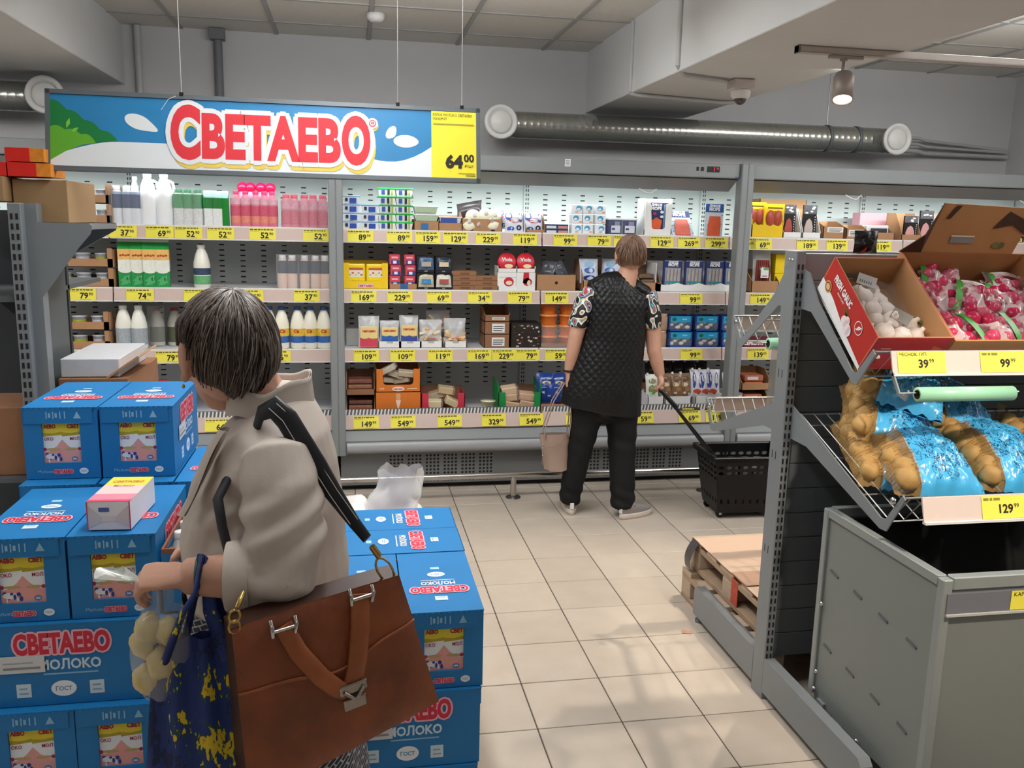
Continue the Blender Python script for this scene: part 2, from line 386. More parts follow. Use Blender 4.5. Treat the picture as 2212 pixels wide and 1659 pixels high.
# ------------------------------------------------------------------ chilled cabinets along the back wall
FB = mat('#c9cfcc', .45, var=.03, scale=5); FG = mat('#868a8b', .42, var=.03, scale=5); FGD = mat('#63676a', .45, var=.04, scale=5)
BUMP = mat('#a3a5a8', .35, var=.03); DARK = mat('#1a1a1b', .6); PLINTH = mat('#262626', .6)
YS, YP, YBK = 5.56, 5.33, 6.10                      # shelf fronts, post fronts, back panel
SZ = {1: 1.632, 2: 1.258, 3: .880}                   # shelf tops
def cabinet(label, xa, xb, mods, first_post, last_post):
    t = thing('chilled_cabinet', label, 'fridge', (xa, 0, 0)); L = xb - xa
    MB().box((0, YBK, .05), (L, YBK + .06, 2.05), FB).build('back_panel', t)
    MB().box((0, YP + .12, 2.035), (L, YBK + .06, 2.09), FG).build('roof_panel', t)
    m = MB().box((0.043, YP + .03, 2.005), (L - .043, YP + .07, 2.095), FG, bev=.006)
    m.box((.043, YP + .05, 2.005), (L - .043, YP + .2, 2.02), FGD); m.build('canopy_front', t)
    MB().prism([(YP + .07, 2.0), (YP + .2, 1.93), (YP + .215, 1.93), (YP + .1, 2.01)], 'x', .04, L - .04, FG).build('canopy_valance', t)
    MB().tube([(.08, YP + .25, 1.985), (L - .08, YP + .25, 1.985)], .014, mat('#f2fbff', .3, var=0, emit=4.0), n=8).build('lamp_tube', t)
    if first_post: MB().box((-.0, YP, .24), (.042, YP + .09, 2.10), FG, bev=.005).build('end_post', t)
    MB().box((L - .042, YP, .24), (L, YP + .09, 2.10), FG, bev=.005).build('end_post', t)
    # back columns with slots, rows of air slots
    sl = MB()
    x = 0
    for k in range(len(mods) - 1):
        xm = max(mods[k] - xa, .022)
        MB().box((xm - .022, YBK - .012, .4), (xm + .022, YBK, 2.0), FB).build('back_column', t)
        for z in np.arange(.5, 1.95, .03):
            for dx in (-.009, .006): sl.box((xm + dx, YBK - .0135, z), (xm + dx + .006, YBK - .011, z + .018), DARK)
    n = int(L / .135)
    for i in range(n):
        xx = .07 + i * .135
        for z in np.arange(.56, 1.90, .035): sl.box((xx, YBK - .0015, z), (xx + .032, YBK + .001, z + .008), DARK)
    sl.build('air_slots', t, kind='stuff')
    # shelves
    for z in (1, 2, 3):
        for k in range(len(mods) - 1):
            a, b = mods[k] - xa + .004, mods[k + 1] - xa - .004; zz = SZ[z]
            s = MB().box((a, YS + .004, zz - .03), (b, YBK, zz), SHELFW).build('shelf', t)
            r = MB().prism([(YS, zz + .004), (YS - .012, zz - .075), (YS - .006, zz - .078), (YS + .008, zz + .004)], 'x', a, b, RAIL)
            r.box((a, YS - .001, zz - .002), (b, YS + .010, zz + .006), WHITE); r.box((a, YS - .016, zz - .080), (b, YS - .004, zz - .074), WHITE)
            r.build('ticket_rail', s)
    # bottom deck, guard strip, rail, sloping nose, bumper, kick panel
    dk = MB().box((.02, 5.46, .43), (L - .02, YBK, .455), SHELFW).build('bottom_deck', t)
    gd = MB()
    for k in range(len(mods) - 1):
        a, b = mods[k] - xa + .01, mods[k + 1] - xa - .01
        gd.box((a, 5.435, .478), (b, 5.441, .518), FGD)
        nn = int((b - a) / .022)
        for i in range(nn):
            xx = a + (i + .2) * (b - a) / nn; gd.add([(xx, 5.433, .480), (xx + .010, 5.433, .480), (xx + .016, 5.433, .516), (xx + .006, 5.433, .516)], [(0, 1, 2, 3)], WHITE)
    gd.build('grille_strip', t, kind='stuff')
    for k in range(len(mods) - 1):
        a, b = mods[k] - xa + .006, mods[k + 1] - xa - .006
        MB().prism([(5.43, .482), (5.40, .395), (5.408, .392), (5.44, .48)], 'x', a, b, RAIL).build('ticket_rail', t)
    MB().prism([(5.42, .395), (5.36, .33), (5.36, .24), (5.46, .24), (5.46, .44), (5.44, .44)], 'x', .01, L - .01, FG).build('nose_panel', t)
    m = MB()
    for k in range(len(mods) - 1):
        a, b = mods[k] - xa + .012, mods[k + 1] - xa - .012
    MB().tube([(.05, 5.335, .29), (L - .05, 5.335, .29)], .036, BUMP, n=10, flatten=.5).build('bumper', t)
    MB().box((.01, 5.385, .035), (L - .01, 5.42, .25), mat('#7b7d7e', .4, .3, var=.04, scale=3)).build('kick_panel', t)
    vh = MB()
    for k in range(len(mods) - 1):
        c = (mods[k] + mods[k + 1]) / 2 - xa
        for q in range(6):
            for ii in range(4):
                for jj in range(8):
                    x = c - .33 + q * .115 + ii * .024; z = .055 + jj * .0235
                    vh.oval(x, z, .0085, .0085, DARK, front(0, 5.3845, 0), n=6)
    vh.build('vent_holes', t, kind='stuff')
    MB().box((.02, 5.43, 0), (L - .02, YBK + .06, .05), PLINTH).build('plinth', t)
    return t
c1 = cabinet('left chilled cabinet holding milk and yogurt bottles behind the two shoppers', -2.69, -.0885, (-2.69, -1.405, -.0885), True, True)
c2 = cabinet('middle chilled cabinet holding cheese and fish packs', -.0885, 2.5, (-.0885, 1.2125, 2.5), True, True)
c3 = cabinet('right chilled cabinet holding sausage packs behind the produce stand', 2.5, 5.09, (2.5, 3.795, 5.09), True, True)
# temperature display, switches, notice on the middle cabinet; wire price hooks
m = MB(front(2.23, YP + .029, 2.058)); m.rect(0, -.018, .085, .018, DARK, None, z=.001); m.text('1', flat('#ff2a3a'), None, .048, -.012, h=.026, z=.002, align='c')
m.text('°C', flat('#ff6a70'), None, .062, .0, h=.012, z=.002); m.rect(-.042, -.012, -.022, .012, DARK, None, z=.001); m.rect(-.072, -.012, -.056, .012, DARK, None, z=.001)
m.build('temperature_display', c2, loc=(.0885, 0, 0))
m = MB(front(1.30, YP + .029, 2.045)); m.rect(0, 0, .036, .044, WHITE, None, z=.001)
for k in range(4): m.rect(.005, .006 + k * .009, .03, .010 + k * .009, flat('#8a8a8a'), None, z=.0015)
m.build('notice_sticker', c2, loc=(.0885, 0, 0))
m = MB(front(2.42, YP + .029, 2.010)); m.rect(0, 0, .05, .007, flat('#3a62b8'), None, z=.001); m.build('blue_sticker', c2, loc=(.0885, 0, 0))
def hook(c, x, y=5.50, z=1.918):
    x -= c.location.x
    MB().tube([(x - .06, y, z + .012), (x - .035, y, z), (x - .02, y - .02, z - .012), (x, y - .025, z - .016), (x + .02, y - .02, z - .012), (x + .035, y, z), (x + .06, y, z + .012)], .005, WHITE, n=6).build('wire_hook', c)
hook(c2, 1.9114 - .02); hook(c3, 3.3491); hook(c3, 4.6917)
m = MB().box((0.15, 5.47, 1.925), (.0, 5.60, 1.94), SHELFW)

# steel bumper rail on posts in front of the cabinets
t = thing('bumper_rail', 'stainless steel bumper rail on posts in front of the chilled cabinets', 'rail', (0, 5.14, 0))
SS = mat('#c6c2bd', .18, 1.0, var=.05)
MB().tube([(-2.6, 0, .145), (2.9, 0, .145)], .019, SS, n=12).build('rail_tube', t)
for x in (-1.55, -.285, .983, 2.25):
    p = MB().lathe([(.019, 0), (.019, .135)], SS, n=12, c=(x, 0, 0)).build('post', t)
    MB().lathe([(.048, 0), (.046, .006), (.02, .009)], mat('#6b6560', .3, .8, var=.05), n=18, c=(x, 0, 0)).build('foot_plate', p)
    if x > 0: MB().lathe([(.0205, -.04), (.0205, .04)], SS, n=12, M=Matrix.Translation((x + .12, 0, .145)) @ Matrix.Rotation(PI / 2, 4, 'Y'), cap=False).build('rail_sleeve', t)

# ------------------------------------------------------------------ shelf price tags
def kop(p): return p
def price_tag(x, row, price, where, small='99', text=None, banner=None):
    """row: shelf 1..4; the card sits in the ticket rail"""
    if row < 4: y, z, dy, dz = YS - .0135, SZ[row] - .0765, .0115, .0765
    else: y, z, dy, dz = 5.3985, .397, .030, .080
    h = math.hypot(dy, dz); M = frame((0, 0, 0), (1, 0, 0), (0, dy, dz))
    wd = .158
    lab = 'yellow price tag reading %s.%s %s' % (price, small, where)
    mb = MB(M); mb.box((-wd / 2, .003, .0), (wd / 2, h - .004, .0012), YEL)
    o = mb.build('price_tag', loc=(x, y - .0015, z)); tag(o, lab, 'price tag', 'shelf price tags')
    p = MB(M)
    if not price == '':
        p.text(price, INK, None, .036, .012, h=.037, z=.002, align='r', bold=.03)
        p.text(small, INK, None, .039, .031, h=.018, z=.002, bold=.02)
    if text: p.text(text, INK, None, -.074, h - .019, h=.011, z=.002, bold=.01)
    else:
        q = random.Random(int(x * 1000) + row); a = -.074
        while a < .05:
            b = a + q.uniform(.008, .022); p.rect(a, h - .016, b, h - .009, flat('#5c5426'), None, z=.002); a = b + .004
    p.rect(-.074, h - .024, -.02, h - .021, flat('#b8ab3c'), None, z=.002); p.rect(-.01, .006, .05, .0085, flat('#a99d36'), None, z=.002)
    p.build('price_print', o)
    if banner:
        b = MB(M); b.poly([(-.079, h - .004, .0022), (.079, h - .002, .0022), (.079, h + .016, .0022), (.0, h + .026, .0022), (-.079, h + .010, .0022)], flat('#3a2c12'))
        b.text(banner, YEL, None, -.05, h + .001, h=.014, z=.003); b.build('banner', o)
    return o
PT = price_tag
# left cabinet
PT(-1.70 + .12, 2, '79', 'under the tray of pots beside the left gondola', '90')
PT(-1.3303, 1, '37', 'under the navy-labelled small bottles, top shelf', '90'); PT(-1.1236, 1, '69', 'under the two big white bottles', '90')
PT(-0.9594, 1, '52', 'under the green-capped bottles, left one of their two tags', '90'); PT(-0.7745, 1, '52', 'under the darker green bottles, top shelf', '90')
PT(-0.5298, 1, '52', 'under the tall pink bottles', '90'); PT(-0.2113, 1, '52', 'under the wrapped pink bottles beside the post', '90')
PT(-1.2526, 2, '74', 'under the green and yellow cartons', '90'); PT(-0.9238, 2, '66', 'under the single milk bottle', '90')
PT(-0.6151, 2, '64', 'under the empty part of the second shelf', '90'); PT(-0.2746, 2, '37', 'under the dark-labelled cocoa bottles', '90')
PT(-1.1071, 3, '79', 'under the milk bottles left of the grey-haired woman', '90'); PT(-0.4608, 3, '66', 'partly behind the grey-haired woman, third shelf', '90')
PT(-0.8120, 4, '64', 'on the bottom rail above the woman shoulder')
# middle cabinet
for u, p, wh in ((778, '89', 'under the blue-lidded tubs'), (862, '89', 'under the green-lidded tubs'), (923, '159', 'under the two flat white tubs'), (983, '129', 'under the single flat tub in a kraft box'), (1053, '229', 'under the box of round cheeses'), (1132, '119', 'under the blue and white bags')):
    PT(shelf_x(1, u), 1, p, wh)
for u, p, wh in ((1219, '99', 'under the flat dark boxes'), (1292, '79', 'under the stacked white cubes'), (1348, '149', 'partly behind the head of the standing shopper'), (1427, '129', 'under the white salmon display box'), (1486, '269', 'under the leaning salmon pack'), (1544, '299', 'under the upright salmon pack'), (1606, '89', 'partly hidden by the cabinet post')):
    PT(shelf_x(1, u), 1, p, wh, '00')
for u, p, wh in ((785, '169', 'under the yellow cheese box'), (863, '229', 'under the red packs'), (947, '69', 'under the black packs'), (1035, '34', 'under the flat kraft boxes'), (1121, '79', 'under the white boxes with red tins')):
    PT(shelf_x(2, u), 2, p, wh, text=None)
PT(1.3206, 2, '149', 'under the kraft box with a round hole', '00'); PT(2.2536, 2, '99', 'under the blue fish trays', '00')
for u, p, wh in ((791, '109', 'under the red-labelled cheese slices'), (869, '109', 'under the blue-labelled cheese slices'), (950, '119', 'under the bags of cheese pieces'), (1034, '169', 'below the bare patch of shelf'), (1087, '229', 'under the stacked kraft boxes'), (1138, '79', 'under the dark brown box')):
    PT(shelf_x(3, u), 3, p, wh)
PT(1.3331, 3, '59', 'under the orange tubs', '00'); PT(2.2787, 3, '99', 'under the mushroom trays', '00', text='ГРИБЫ 400Г')
for u, p, wh in ((790, '149', 'under the kraft boxes of brown packs'), (869, '549', 'under the orange cheese box'), (968, '549', 'under the red cheese box'), (1062, '329', 'under the small pale pot'), (1142, '549', 'under the green cheese box')):
    PT(shelf_x(4, u), 4, p, wh)
PT(1.4543, 4, '99', 'on the bottom rail behind the shopping woman left leg', '00'); PT(1.9007, 4, '59', 'on the bottom rail beside the vest hem', '00')
PT(2.2355, 4, '69', 'with a dark banner, under the brown pouches', '00', banner='НОВИНКА'); PT(2.4276, 4, '119', 'with a dark banner, under the blue and white pouches', '00', banner='НОВИНКА')
# right cabinet
for u, p, wh in ((1641, '69', 'under the yellow sausage packs'), (1741, '189', 'under the white display boxes'), (1805, '139', 'under the kraft box with a white label'), (1900, '119', 'behind the black bag on the gondola'), (2158, '79', 'at the right edge behind the open carton')):
    PT(shelf_x(1, u), 1, p, wh, '00')
PT(2.7579, 2, '149', 'under the sausage pack in a kraft box', '90'); PT(2.7658, 3, '139', 'under the burgundy box', '00')

# ------------------------------------------------------------------ goods on the shelves
YF = 5.585
Z1, Z2, Z3, Z4 = SZ[1] + .003, SZ[2] + .003, SZ[3] + .003, .458
def put(o, x, z, label, cat, group=None, y=YF, rotz=0):
    o.location = (x, y, z); o.rotation_euler[2] = rotz; return tag(o, label, cat, group)
def bottle(name, h, r, body, cap, label=None, shape='milk', handle=False, capname='cap'):
    B = mat(body, .3, var=.02, spec=.5)
    if shape == 'milk': pr = [(r * .9, 0), (r, .01), (r, h * .50), (r * .97, h * .58), (r * .75, h * .76), (r * .5, h * .88), (r * .42, h * .90), (r * .42, h * .93)]; ct = h * .92; cr = r * .48
    elif shape == 'small': pr = [(r * .9, 0), (r, .008), (r, h * .42), (r * .9, h * .5), (r, h * .58), (r, h * .78), (r * .62, h * .90), (r * .6, h * .92)]; ct = h * .9; cr = r * .68
    else: pr = [(r * .9, 0), (r, .01), (r * .93, h * .3), (r, h * .55), (r * .93, h * .68), (r * .6, h * .82), (r * .42, h * .88), (r * .4, h * .93)]; ct = h * .91; cr = r * .5
    m = MB(Matrix.Translation((0, r, 0))); m.lathe(pr, B, n=16)
    o = m.build(name)
    c = MB(Matrix.Translation((0, r, 0))); c.lathe([(cr, ct), (cr, h * .985), (cr * .9, h), (0.001, h)], mat(cap, .35, var=.02), n=14, cap=False); c.build(capname, o)
    if handle: MB(Matrix.Translation((0, r, 0))).tube([(r * .55, 0, h * .86), (r * 1.0, 0, h * .82), (r * 1.12, 0, h * .7), (r * .95, 0, h * .6)], r * .16, B, n=8).build('handle', o)
    if label:
        l = MB(Matrix.Translation((0, r, 0)))
        for z0, z1, col in label: l.lathe([(r * 1.012, h * z0), (r * 1.012, h * z1)], mat(col, .45, var=.25, scale=60), n=16, cap=False)
        l.build('label', o)
    return o
def rowof(o, xs, z, what, cat, group, y=YF, tail='', jit=.006):
    n = len(xs); out = []
    for i, x in enumerate(xs):
        lb = nth(i, n, what) + tail
        yy = y + rnd.uniform(0, jit)
        if i == 0: put(o, x, z, lb, cat, group, yy, rnd.uniform(-.2, .2)); out.append(o)
        else: out.append(dup(o, (x, yy, z), lb, rnd.uniform(-.2, .2)))
    return out
def wrap(x0, x1, z, h, d, label, y=YF):
    """shrink film round a row of bottles"""
    m = MB()
    q = 14
    def side(u, v): 
        x = x0 + (x1 - x0) * u; return (x, y - .006 + .005 * noise.noise(Vector((u * 9, v * 5, x0))), z + .004 + h * v)
    m.grid(side, q, 6, FILM); m.grid(lambda u, v: (x0 + (x1 - x0) * u, y - .006 + d * v, z + h * (1 + .02 * noise.noise(Vector((u * 8, v * 4, 3))))), q, 4, FILM)
    return tag(m.build('shrink_wrap'), label, 'film')
def lsp(a, b, n): return [a + (b - a) * i / (n - 1) for i in range(n)] if n > 1 else [(a + b) / 2]

# --- left cabinet, top shelf
o = bottle('yogurt_bottle', .225, .031, '#e6e9ee', '#eef0f4', [(.42, .78, '#2f4a76'), (.78, .84, '#9fb2d0')], 'small')
rowof(o, lsp(-1.3743, -1.2600, 3), Z1, 'small navy-labelled white bottles wrapped together, top shelf', 'bottle', 'navy-labelled bottles')
wrap(-1.4054, -1.2312, Z1, .228, .07, 'clear shrink film around the three navy-labelled bottles')
o = bottle('kefir_bottle', .285, .033, '#b9c0cc', '#cfd6e0', None, 'milk'); put(o, -1.2886, Z1, 'grey white bottle standing behind the navy-labelled bottles', 'bottle', None, 5.70)
o = bottle('milk_bottle', .305, .051, '#f4f6f8', '#f4f6f8', None, 'milk', True)
rowof(o, (-1.1919, -1.1052), Z1, 'big plain white bottles with handles on the top shelf', 'bottle', 'big white bottles', jit=0)
o = bottle('yogurt_bottle', .215, .032, '#dfe9e2', '#1f8a5a', [(.48, .86, '#2f9a55'), (.04, .42, '#e8ecea')], 'small')
rowof(o, lsp(-1.0152, -0.9140, 3), Z1, 'green-capped bottles with white lower labels', 'bottle', 'green-capped bottles')
wrap(-1.0470, -0.8846, Z1, .218, .07, 'clear shrink film around the three green-capped bottles')
def carton(name, w, d, h, cols, cap=None, gable=True, text=None):
    """cols: list of (z0,z1,colour) bands as fractions of the body height"""
    hb = h * (.80 if gable else 1); m = MB()
    for z0, z1, c in cols: m.box((-w / 2, 0, hb * z0), (w / 2, d, hb * z1), mat(c, .4, var=.12, scale=50))
    if text:
        for k in range(4): m.oval(-w * .28 + w * .19 * k, hb * (text[2] + .05 + .012 * (k % 2)), w * .10, hb * .028, flat(text[1]), front(0, -.0008 - k * 1e-4, 0), n=10)
    if text:
        for i in range(5): q = random.Random(i); m.poly([(-w / 2 + w * q.uniform(0, .6), hb * q.uniform(.03, .2), 0), (-w / 2 + w * q.uniform(.5, 1), hb * q.uniform(.05, .25), 0), (-w / 2 + w * q.uniform(.4, .9), hb * q.uniform(.28, .36), 0)], flat(('#1c7a3a', '#4fb06a', '#cfe2d2')[i % 3]), front(0, -.0009 - i * 1e-4, 0))
        m.oval(0, hb * .42, w * .42, hb * .05, mat(cols[1][2], .4), front(0, -.0016, 0))
    o = m.build(name)
    if gable:
        g = MB(); c = mat(cap, .4, var=.12, scale=40)
        g.prism([(0, hb), (d, hb), (d * .5 + .004, h * .94), (d * .5 + .004, h), (d * .5 - .004, h), (d * .5 - .004, h * .94)], 'x', -w / 2, w / 2, c); g.build('gable_top', o); MB().box((-w / 2, d * .5 - .0045, h * .945), (w / 2, d * .5 + .0045, h + .001), mat('#dfe6dc', .4)).build('gable_ridge', o)
    return o
o = carton('juice_carton', .052, .058, .21, [(0, .62, '#e4e6e4'), (.62, 1, '#1c7a2e')], '#9fc9c4')
rowof(o, (-0.8444, -0.7933), Z1, 'dark green topped white cartons', 'carton', 'dark green cartons', tail=' right of the green-capped bottles')
o = carton('juice_carton', .05, .058, .21, [(0, 1, '#158a2c')], '#8fc4b8'); put(o, -0.7583, Z1, 'plain green carton standing at the end of the green group, top shelf', 'carton', 'dark green cartons', YF + .02)
o = bottle('yogurt_bottle', .215, .034, '#e27c93', '#e0346a', [(.62, .80, '#f3b6c4'), (.10, .30, '#f0907f'), (.30, .58, '#d85f78')], 'wavy')
rowof(o, lsp(-0.6852, -0.4721, 5), Z1, 'pink bottles in front of the round red caps', 'bottle', 'tall pink bottles')
o = bottle('yogurt_bottle', .258, .034, '#e0637f', '#dc1e52', [(.3, .6, '#d85f78')], 'wavy')
MB().ball((0, .034, .238), .033, mat('#d81c4f', .25, var=.05), n=12, k=8).build('red_round_cap', o)
rowof(o, lsp(-0.6581, -0.4941, 4), Z1, 'round red-capped bottles standing behind the pink bottles', 'bottle', 'round red caps', y=YF + .085)
o = bottle('yogurt_bottle', .2, .032, '#dd7f92', '#d92357', [(.55, .82, '#f0a5b8'), (.1, .5, '#d8637c')], 'small')
rowof(o, lsp(-0.3949, -0.1692, 5), Z1, 'crimson-capped pink bottles wrapped beside the cabinet post', 'bottle', 'wrapped pink bottles')
wrap(-0.4280, -0.1383, Z1, .205, .07, 'clear shrink film around the five crimson-capped pink bottles')
# pots in cardboard trays, left module
POT = None
def pots_tray(x, z, w, h, npot, label, y=YF, notch=True):
    t = thing('cardboard_tray', label, 'tray', (x, y, z)); m = MB(); th = .004
    m.box((-w / 2, 0, 0), (w / 2, .26, th), KRAFTD); m.box((-w / 2, 0, 0), (w / 2, th, h * .42), KRAFT); m.box((-w / 2, .26, 0), (w / 2, .264, h * .42), KRAFT)
    for s in (-1, 1): m.prism([(0, 0), (.264, 0), (.264, h * .9), (.17, h * .9), (.15, h * .42), (.11, h * .42), (.09, h * .9), (0, h * .9)], 'x', s * (w / 2) - th / 2, s * (w / 2) + th / 2, KRAFT)
    m.box((-w / 2, 0, 0), (-w / 2 + .03, th, h * .95), KRAFT); m.box((w / 2 - .03, 0, 0), (w / 2, th, h * .95), KRAFT)
    m.build('tray_walls', t); return t
def pot(label_col):
    m = MB(Matrix.Translation((0, .042, 0))); m.lathe([(.032, 0), (.04, .07), (.044, .072), (.044, .076), (.001, .078)], mat('#c9cdd4', .3, var=.2, scale=80), n=14, cap=False); o = m.build('dairy_pot')
    MB(Matrix.Translation((0, .042, 0))).lathe([(.0348, .012), (.0395, .055)], mat(label_col, .4, var=.3, scale=70), n=14, cap=False).build('label', o); return o
pw, pg = pot('#d4d8df'), pot('#b7c23c')
used = [False, False]
def put_pot(k, x, y, z, lab):
    src = (pw, pg)[k]
    if not used[k]: put(src, x, z, lab, 'pot', 'dairy pots in cardboard trays', y); used[k] = True
    else: dup(src, (x, y, z), lab)
for si, (xa, z, cols, nm) in enumerate(((-1.5846, Z2, ((1, 0, 0), (0, 0, 1)), 'second'), (-1.6276, Z3, ((0, 1, 0), (0, 1, 0)), 'third'))):
    for lv in range(2):
        pots_tray(xa, z + lv * .118, .36, .118, 3, 'kraft tray of pots, %s of the two on the %s shelf of the left cabinet' % (('lower', 'upper')[lv], nm))
        for i in range(3): put_pot(cols[lv][i], xa + (-.11, 0, .11)[i], YF + .012, z + lv * .118 + .006, '%s pot, %s in the %s kraft tray of the %s shelf' % (('pale', 'yellow-green labelled')[cols[lv][i]], ('left one', 'middle one', 'right one')[i], ('lower', 'upper')[lv], nm))
for lv in range(2):
    pots_tray(-1.4930, Z1 + lv * .118, .2, .118, 2, 'kraft tray of pots, %s of the two on the top shelf' % ('lower', 'upper')[lv])
    put_pot(0, -1.4493, YF + .012, Z1 + lv * .118 + .006, 'pale pot in the %s kraft tray of the top shelf' % ('lower', 'upper')[lv])

# --- left cabinet, second shelf
o = carton('kefir_carton', .077, .07, .285, [(0, .42, '#2c9650'), (.42, .72, '#eef0e6'), (.72, 1, '#f0c070')], '#2aa04a', text=(None, '#b8452c', .78))
rowof(o, lsp(-1.3422, -1.1252, 4), Z2, 'gable-top cartons banded green, white and yellow', 'carton', 'gable-top kefir cartons', jit=.02)
o = bottle('milk_bottle', .26, .05, '#efece0', '#f2f0ea', [(.30, .46, '#3c4c66'), (.08, .28, '#6fb57c')], 'milk')
put(o, -0.9048, Z2, 'single milk bottle with a navy and green label alone on the second shelf', 'bottle')
o = bottle('cocoa_bottle', .205, .032, '#e2c6b4', '#dfe2e8', [(.46, .84, '#3d4656')], 'small')
rowof(o, lsp(-0.4235, -0.1613, 5), Z2, 'dark-labelled small bottles with beige bottoms on the second shelf', 'bottle', 'dark-labelled cocoa bottles')
wrap(-0.4570, -0.1300, Z2, .208, .07, 'clear shrink film around the dark-labelled cocoa bottles')
# --- third shelf
o = bottle('milk_bottle', .265, .048, '#efeee4', '#e8e8e4', [(.1, .48, '#a9b2b8')], 'milk')
rowof(o, (-1.3697, -1.2845), Z3, 'cream milk bottles with grey labels on the third shelf', 'bottle', 'grey-labelled milk bottles', jit=0)
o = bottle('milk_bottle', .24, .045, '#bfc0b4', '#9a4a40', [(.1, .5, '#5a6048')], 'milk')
rowof(o, lsp(-1.2095, -1.0149, 3), Z3, 'dim red-capped bottles at the back of the third shelf', 'bottle', 'red-capped bottles at the back', y=5.72)
wrap(-1.2524, -1.1503, Z3, .25, .1, 'crumpled clear film over the red-capped bottles', y=5.70)
o = bottle('milk_bottle', .262, .046, '#f2eedc', '#2f5aa8', [(.30, .48, '#efc648'), (.14, .30, '#3c6cb4')], 'milk')
MB(front(0, -.002, 0)).text('Св', flat('#c8342c'), None, 0, .10, h=.022, bold=.04, align='c').build('brand_print', o)
rowof(o, (-0.5059, -0.4297, -0.3446, -0.2648, -0.1759), Z3, 'blue-capped milk bottles with yellow and blue labels', 'bottle', 'blue-capped milk bottles', jit=0)
o = bottle('yogurt_bottle', .2, .034, '#e8d5d2', '#c23a44', [(.2, .6, '#d98a8f')], 'small')
rowof(o, lsp(-1.3865, -1.1653, 4), Z4 + .02, 'red-capped bottles on the bottom deck behind the milk boxes', 'bottle', 'red-capped bottles on the bottom deck', y=5.62)

# --- generic packs
def tub(name, w, d, h, body, lid, lidh=.008, deco=None, taper=.86):
    m = MB(); k = taper
    m.add([(-w / 2 * k, d * (1 - k) / 2, 0), (w / 2 * k, d * (1 - k) / 2, 0), (w / 2 * k, d * (1 + k) / 2, 0), (-w / 2 * k, d * (1 + k) / 2, 0), (-w / 2, 0, h - lidh), (w / 2, 0, h - lidh), (w / 2, d, h - lidh), (-w / 2, d, h - lidh)],
          [(3, 2, 1, 0), (4, 5, 6, 7), (0, 1, 5, 4), (1, 2, 6, 5), (2, 3, 7, 6), (3, 0, 4, 7)], mat(body, .35, var=.02))
    if deco:
        M = front(0, -.001 + d * (1 - k) / 2 * .5, 0)
        for x0, y0, x1, y1, c in deco: m.poly([(x0 * w, y0 * h, 0.006), (x1 * w, y0 * h, 0.006), (x1 * w, y1 * h, .008), (x0 * w, y1 * h, .008)], flat(c), M)
    o = m.build(name)
    MB().box((-w / 2 - .006, -.006, h - lidh), (w / 2 + .006, d + .006, h), mat(lid, .35, var=.02), bev=.003).build('lid', o)
    return o
def stackof(o, x, z, n, h, what, cat, group, y=YF, tail=''):
    for i in range(n):
        lb = tier(i, n, what) + tail; j = rnd.uniform(-.004, .004)
        if i == 0: put(o, x, z, lb, cat, group, y)
        else: dup(o, (x + j, y + j, z + i * h), lb)
DC = [(-.33, .2, -.12, .75, '#3b55a8'), (.02, .15, .16, .8, '#2a2f2a'), (.24, .1, .34, .8, '#a8b04a')]
b = tub('cheese_tub', .105, .12, .05, '#eceef2', '#9cc6ea', deco=[(-.1, .1, .3, .7, '#2f4fa8'), (-.36, .3, -.2, .7, '#30353a')])
b2 = dup(b); b3 = tub('cheese_tub', .105, .12, .05, '#eceef2', '#1fc04c', deco=DC); b4 = dup(b3)
stackof(b, 0.0030, Z1, 4, .0515, 'white tubs with pale blue lids', 'tub', 'blue-lidded tubs', tail=' stacked beside the cabinet post')
stackof(b2, 0.1198, Z1, 3, .0515, 'white tubs with pale blue lids', 'tub', 'blue-lidded tubs', tail=' left of the green lids')
stackof(b3, 0.2231, Z1, 5, .0515, 'green-lidded tubs in the left stack', 'tub', 'green-lidded tubs')
stackof(b4, 0.3300, Z1, 5, .0515, 'green-lidded tubs in the right stack', 'tub', 'green-lidded tubs')
def obox(name, w, d, h, fh, mout=KRAFT, min_=None, cut=0, t=.004, back=True, slope=False, sides=None):
    """open cardboard display box: front wall fh high (cut>0: U notch), other walls h high"""
    min_ = min_ or mout; o = MB(); 
    o.box((-w / 2, 0, 0), (w / 2, d, t), min_)
    if cut:
        k = w / 2 - cut; r = min(.03, (fh - h * .25) * .5) if False else .02; zl = h * .30
        o.prism([(-w / 2, 0), (w / 2, 0), (w / 2, fh), (k, fh), (k, zl + r), (k - r * .3, zl + r * .3), (k - r, zl), (-k + r, zl), (-k + r * .3, zl + r * .3), (-k, zl + r), (-k, fh), (-w / 2, fh)], 'y', 0, t, mout)
    else: o.box((-w / 2, 0, 0), (w / 2, t, fh), mout)
    o.box((-w / 2, d - t, 0), (w / 2, d, h), min_)
    for s in (-1, 1):
        x0 = s * w / 2 - (t if s > 0 else 0)
        if slope: o.prism([(0, 0), (d, 0), (d, h), (d * .45, h), (0, fh)], 'x', x0, x0 + t, mout)
        else: o.box((x0, 0, 0), (x0 + t, d, h if not cut else fh), mout)
    return o
def boxthing(name, label, cat, x, z, mb, group=None, y=YF, rotz=0): return put(mb.build(name), x, z, label, cat, group, y, rotz)
def lbl(o, M, x0, y0, x1, y1, name='paper_label', lines=3):
    m = MB(M); m.rect(x0, y0, x1, y1, WHITE, None, z=.001)
    for i in range(lines):
        yy = y0 + (y1 - y0) * (.18 + .7 * i / lines); m.rect(x0 + (x1 - x0) * .1, yy, x0 + (x1 - x0) * (.9 if i else .8), yy + (y1 - y0) * .10, flat('#4a4a4a'), None, z=.0015)
    return m.build(name, o)
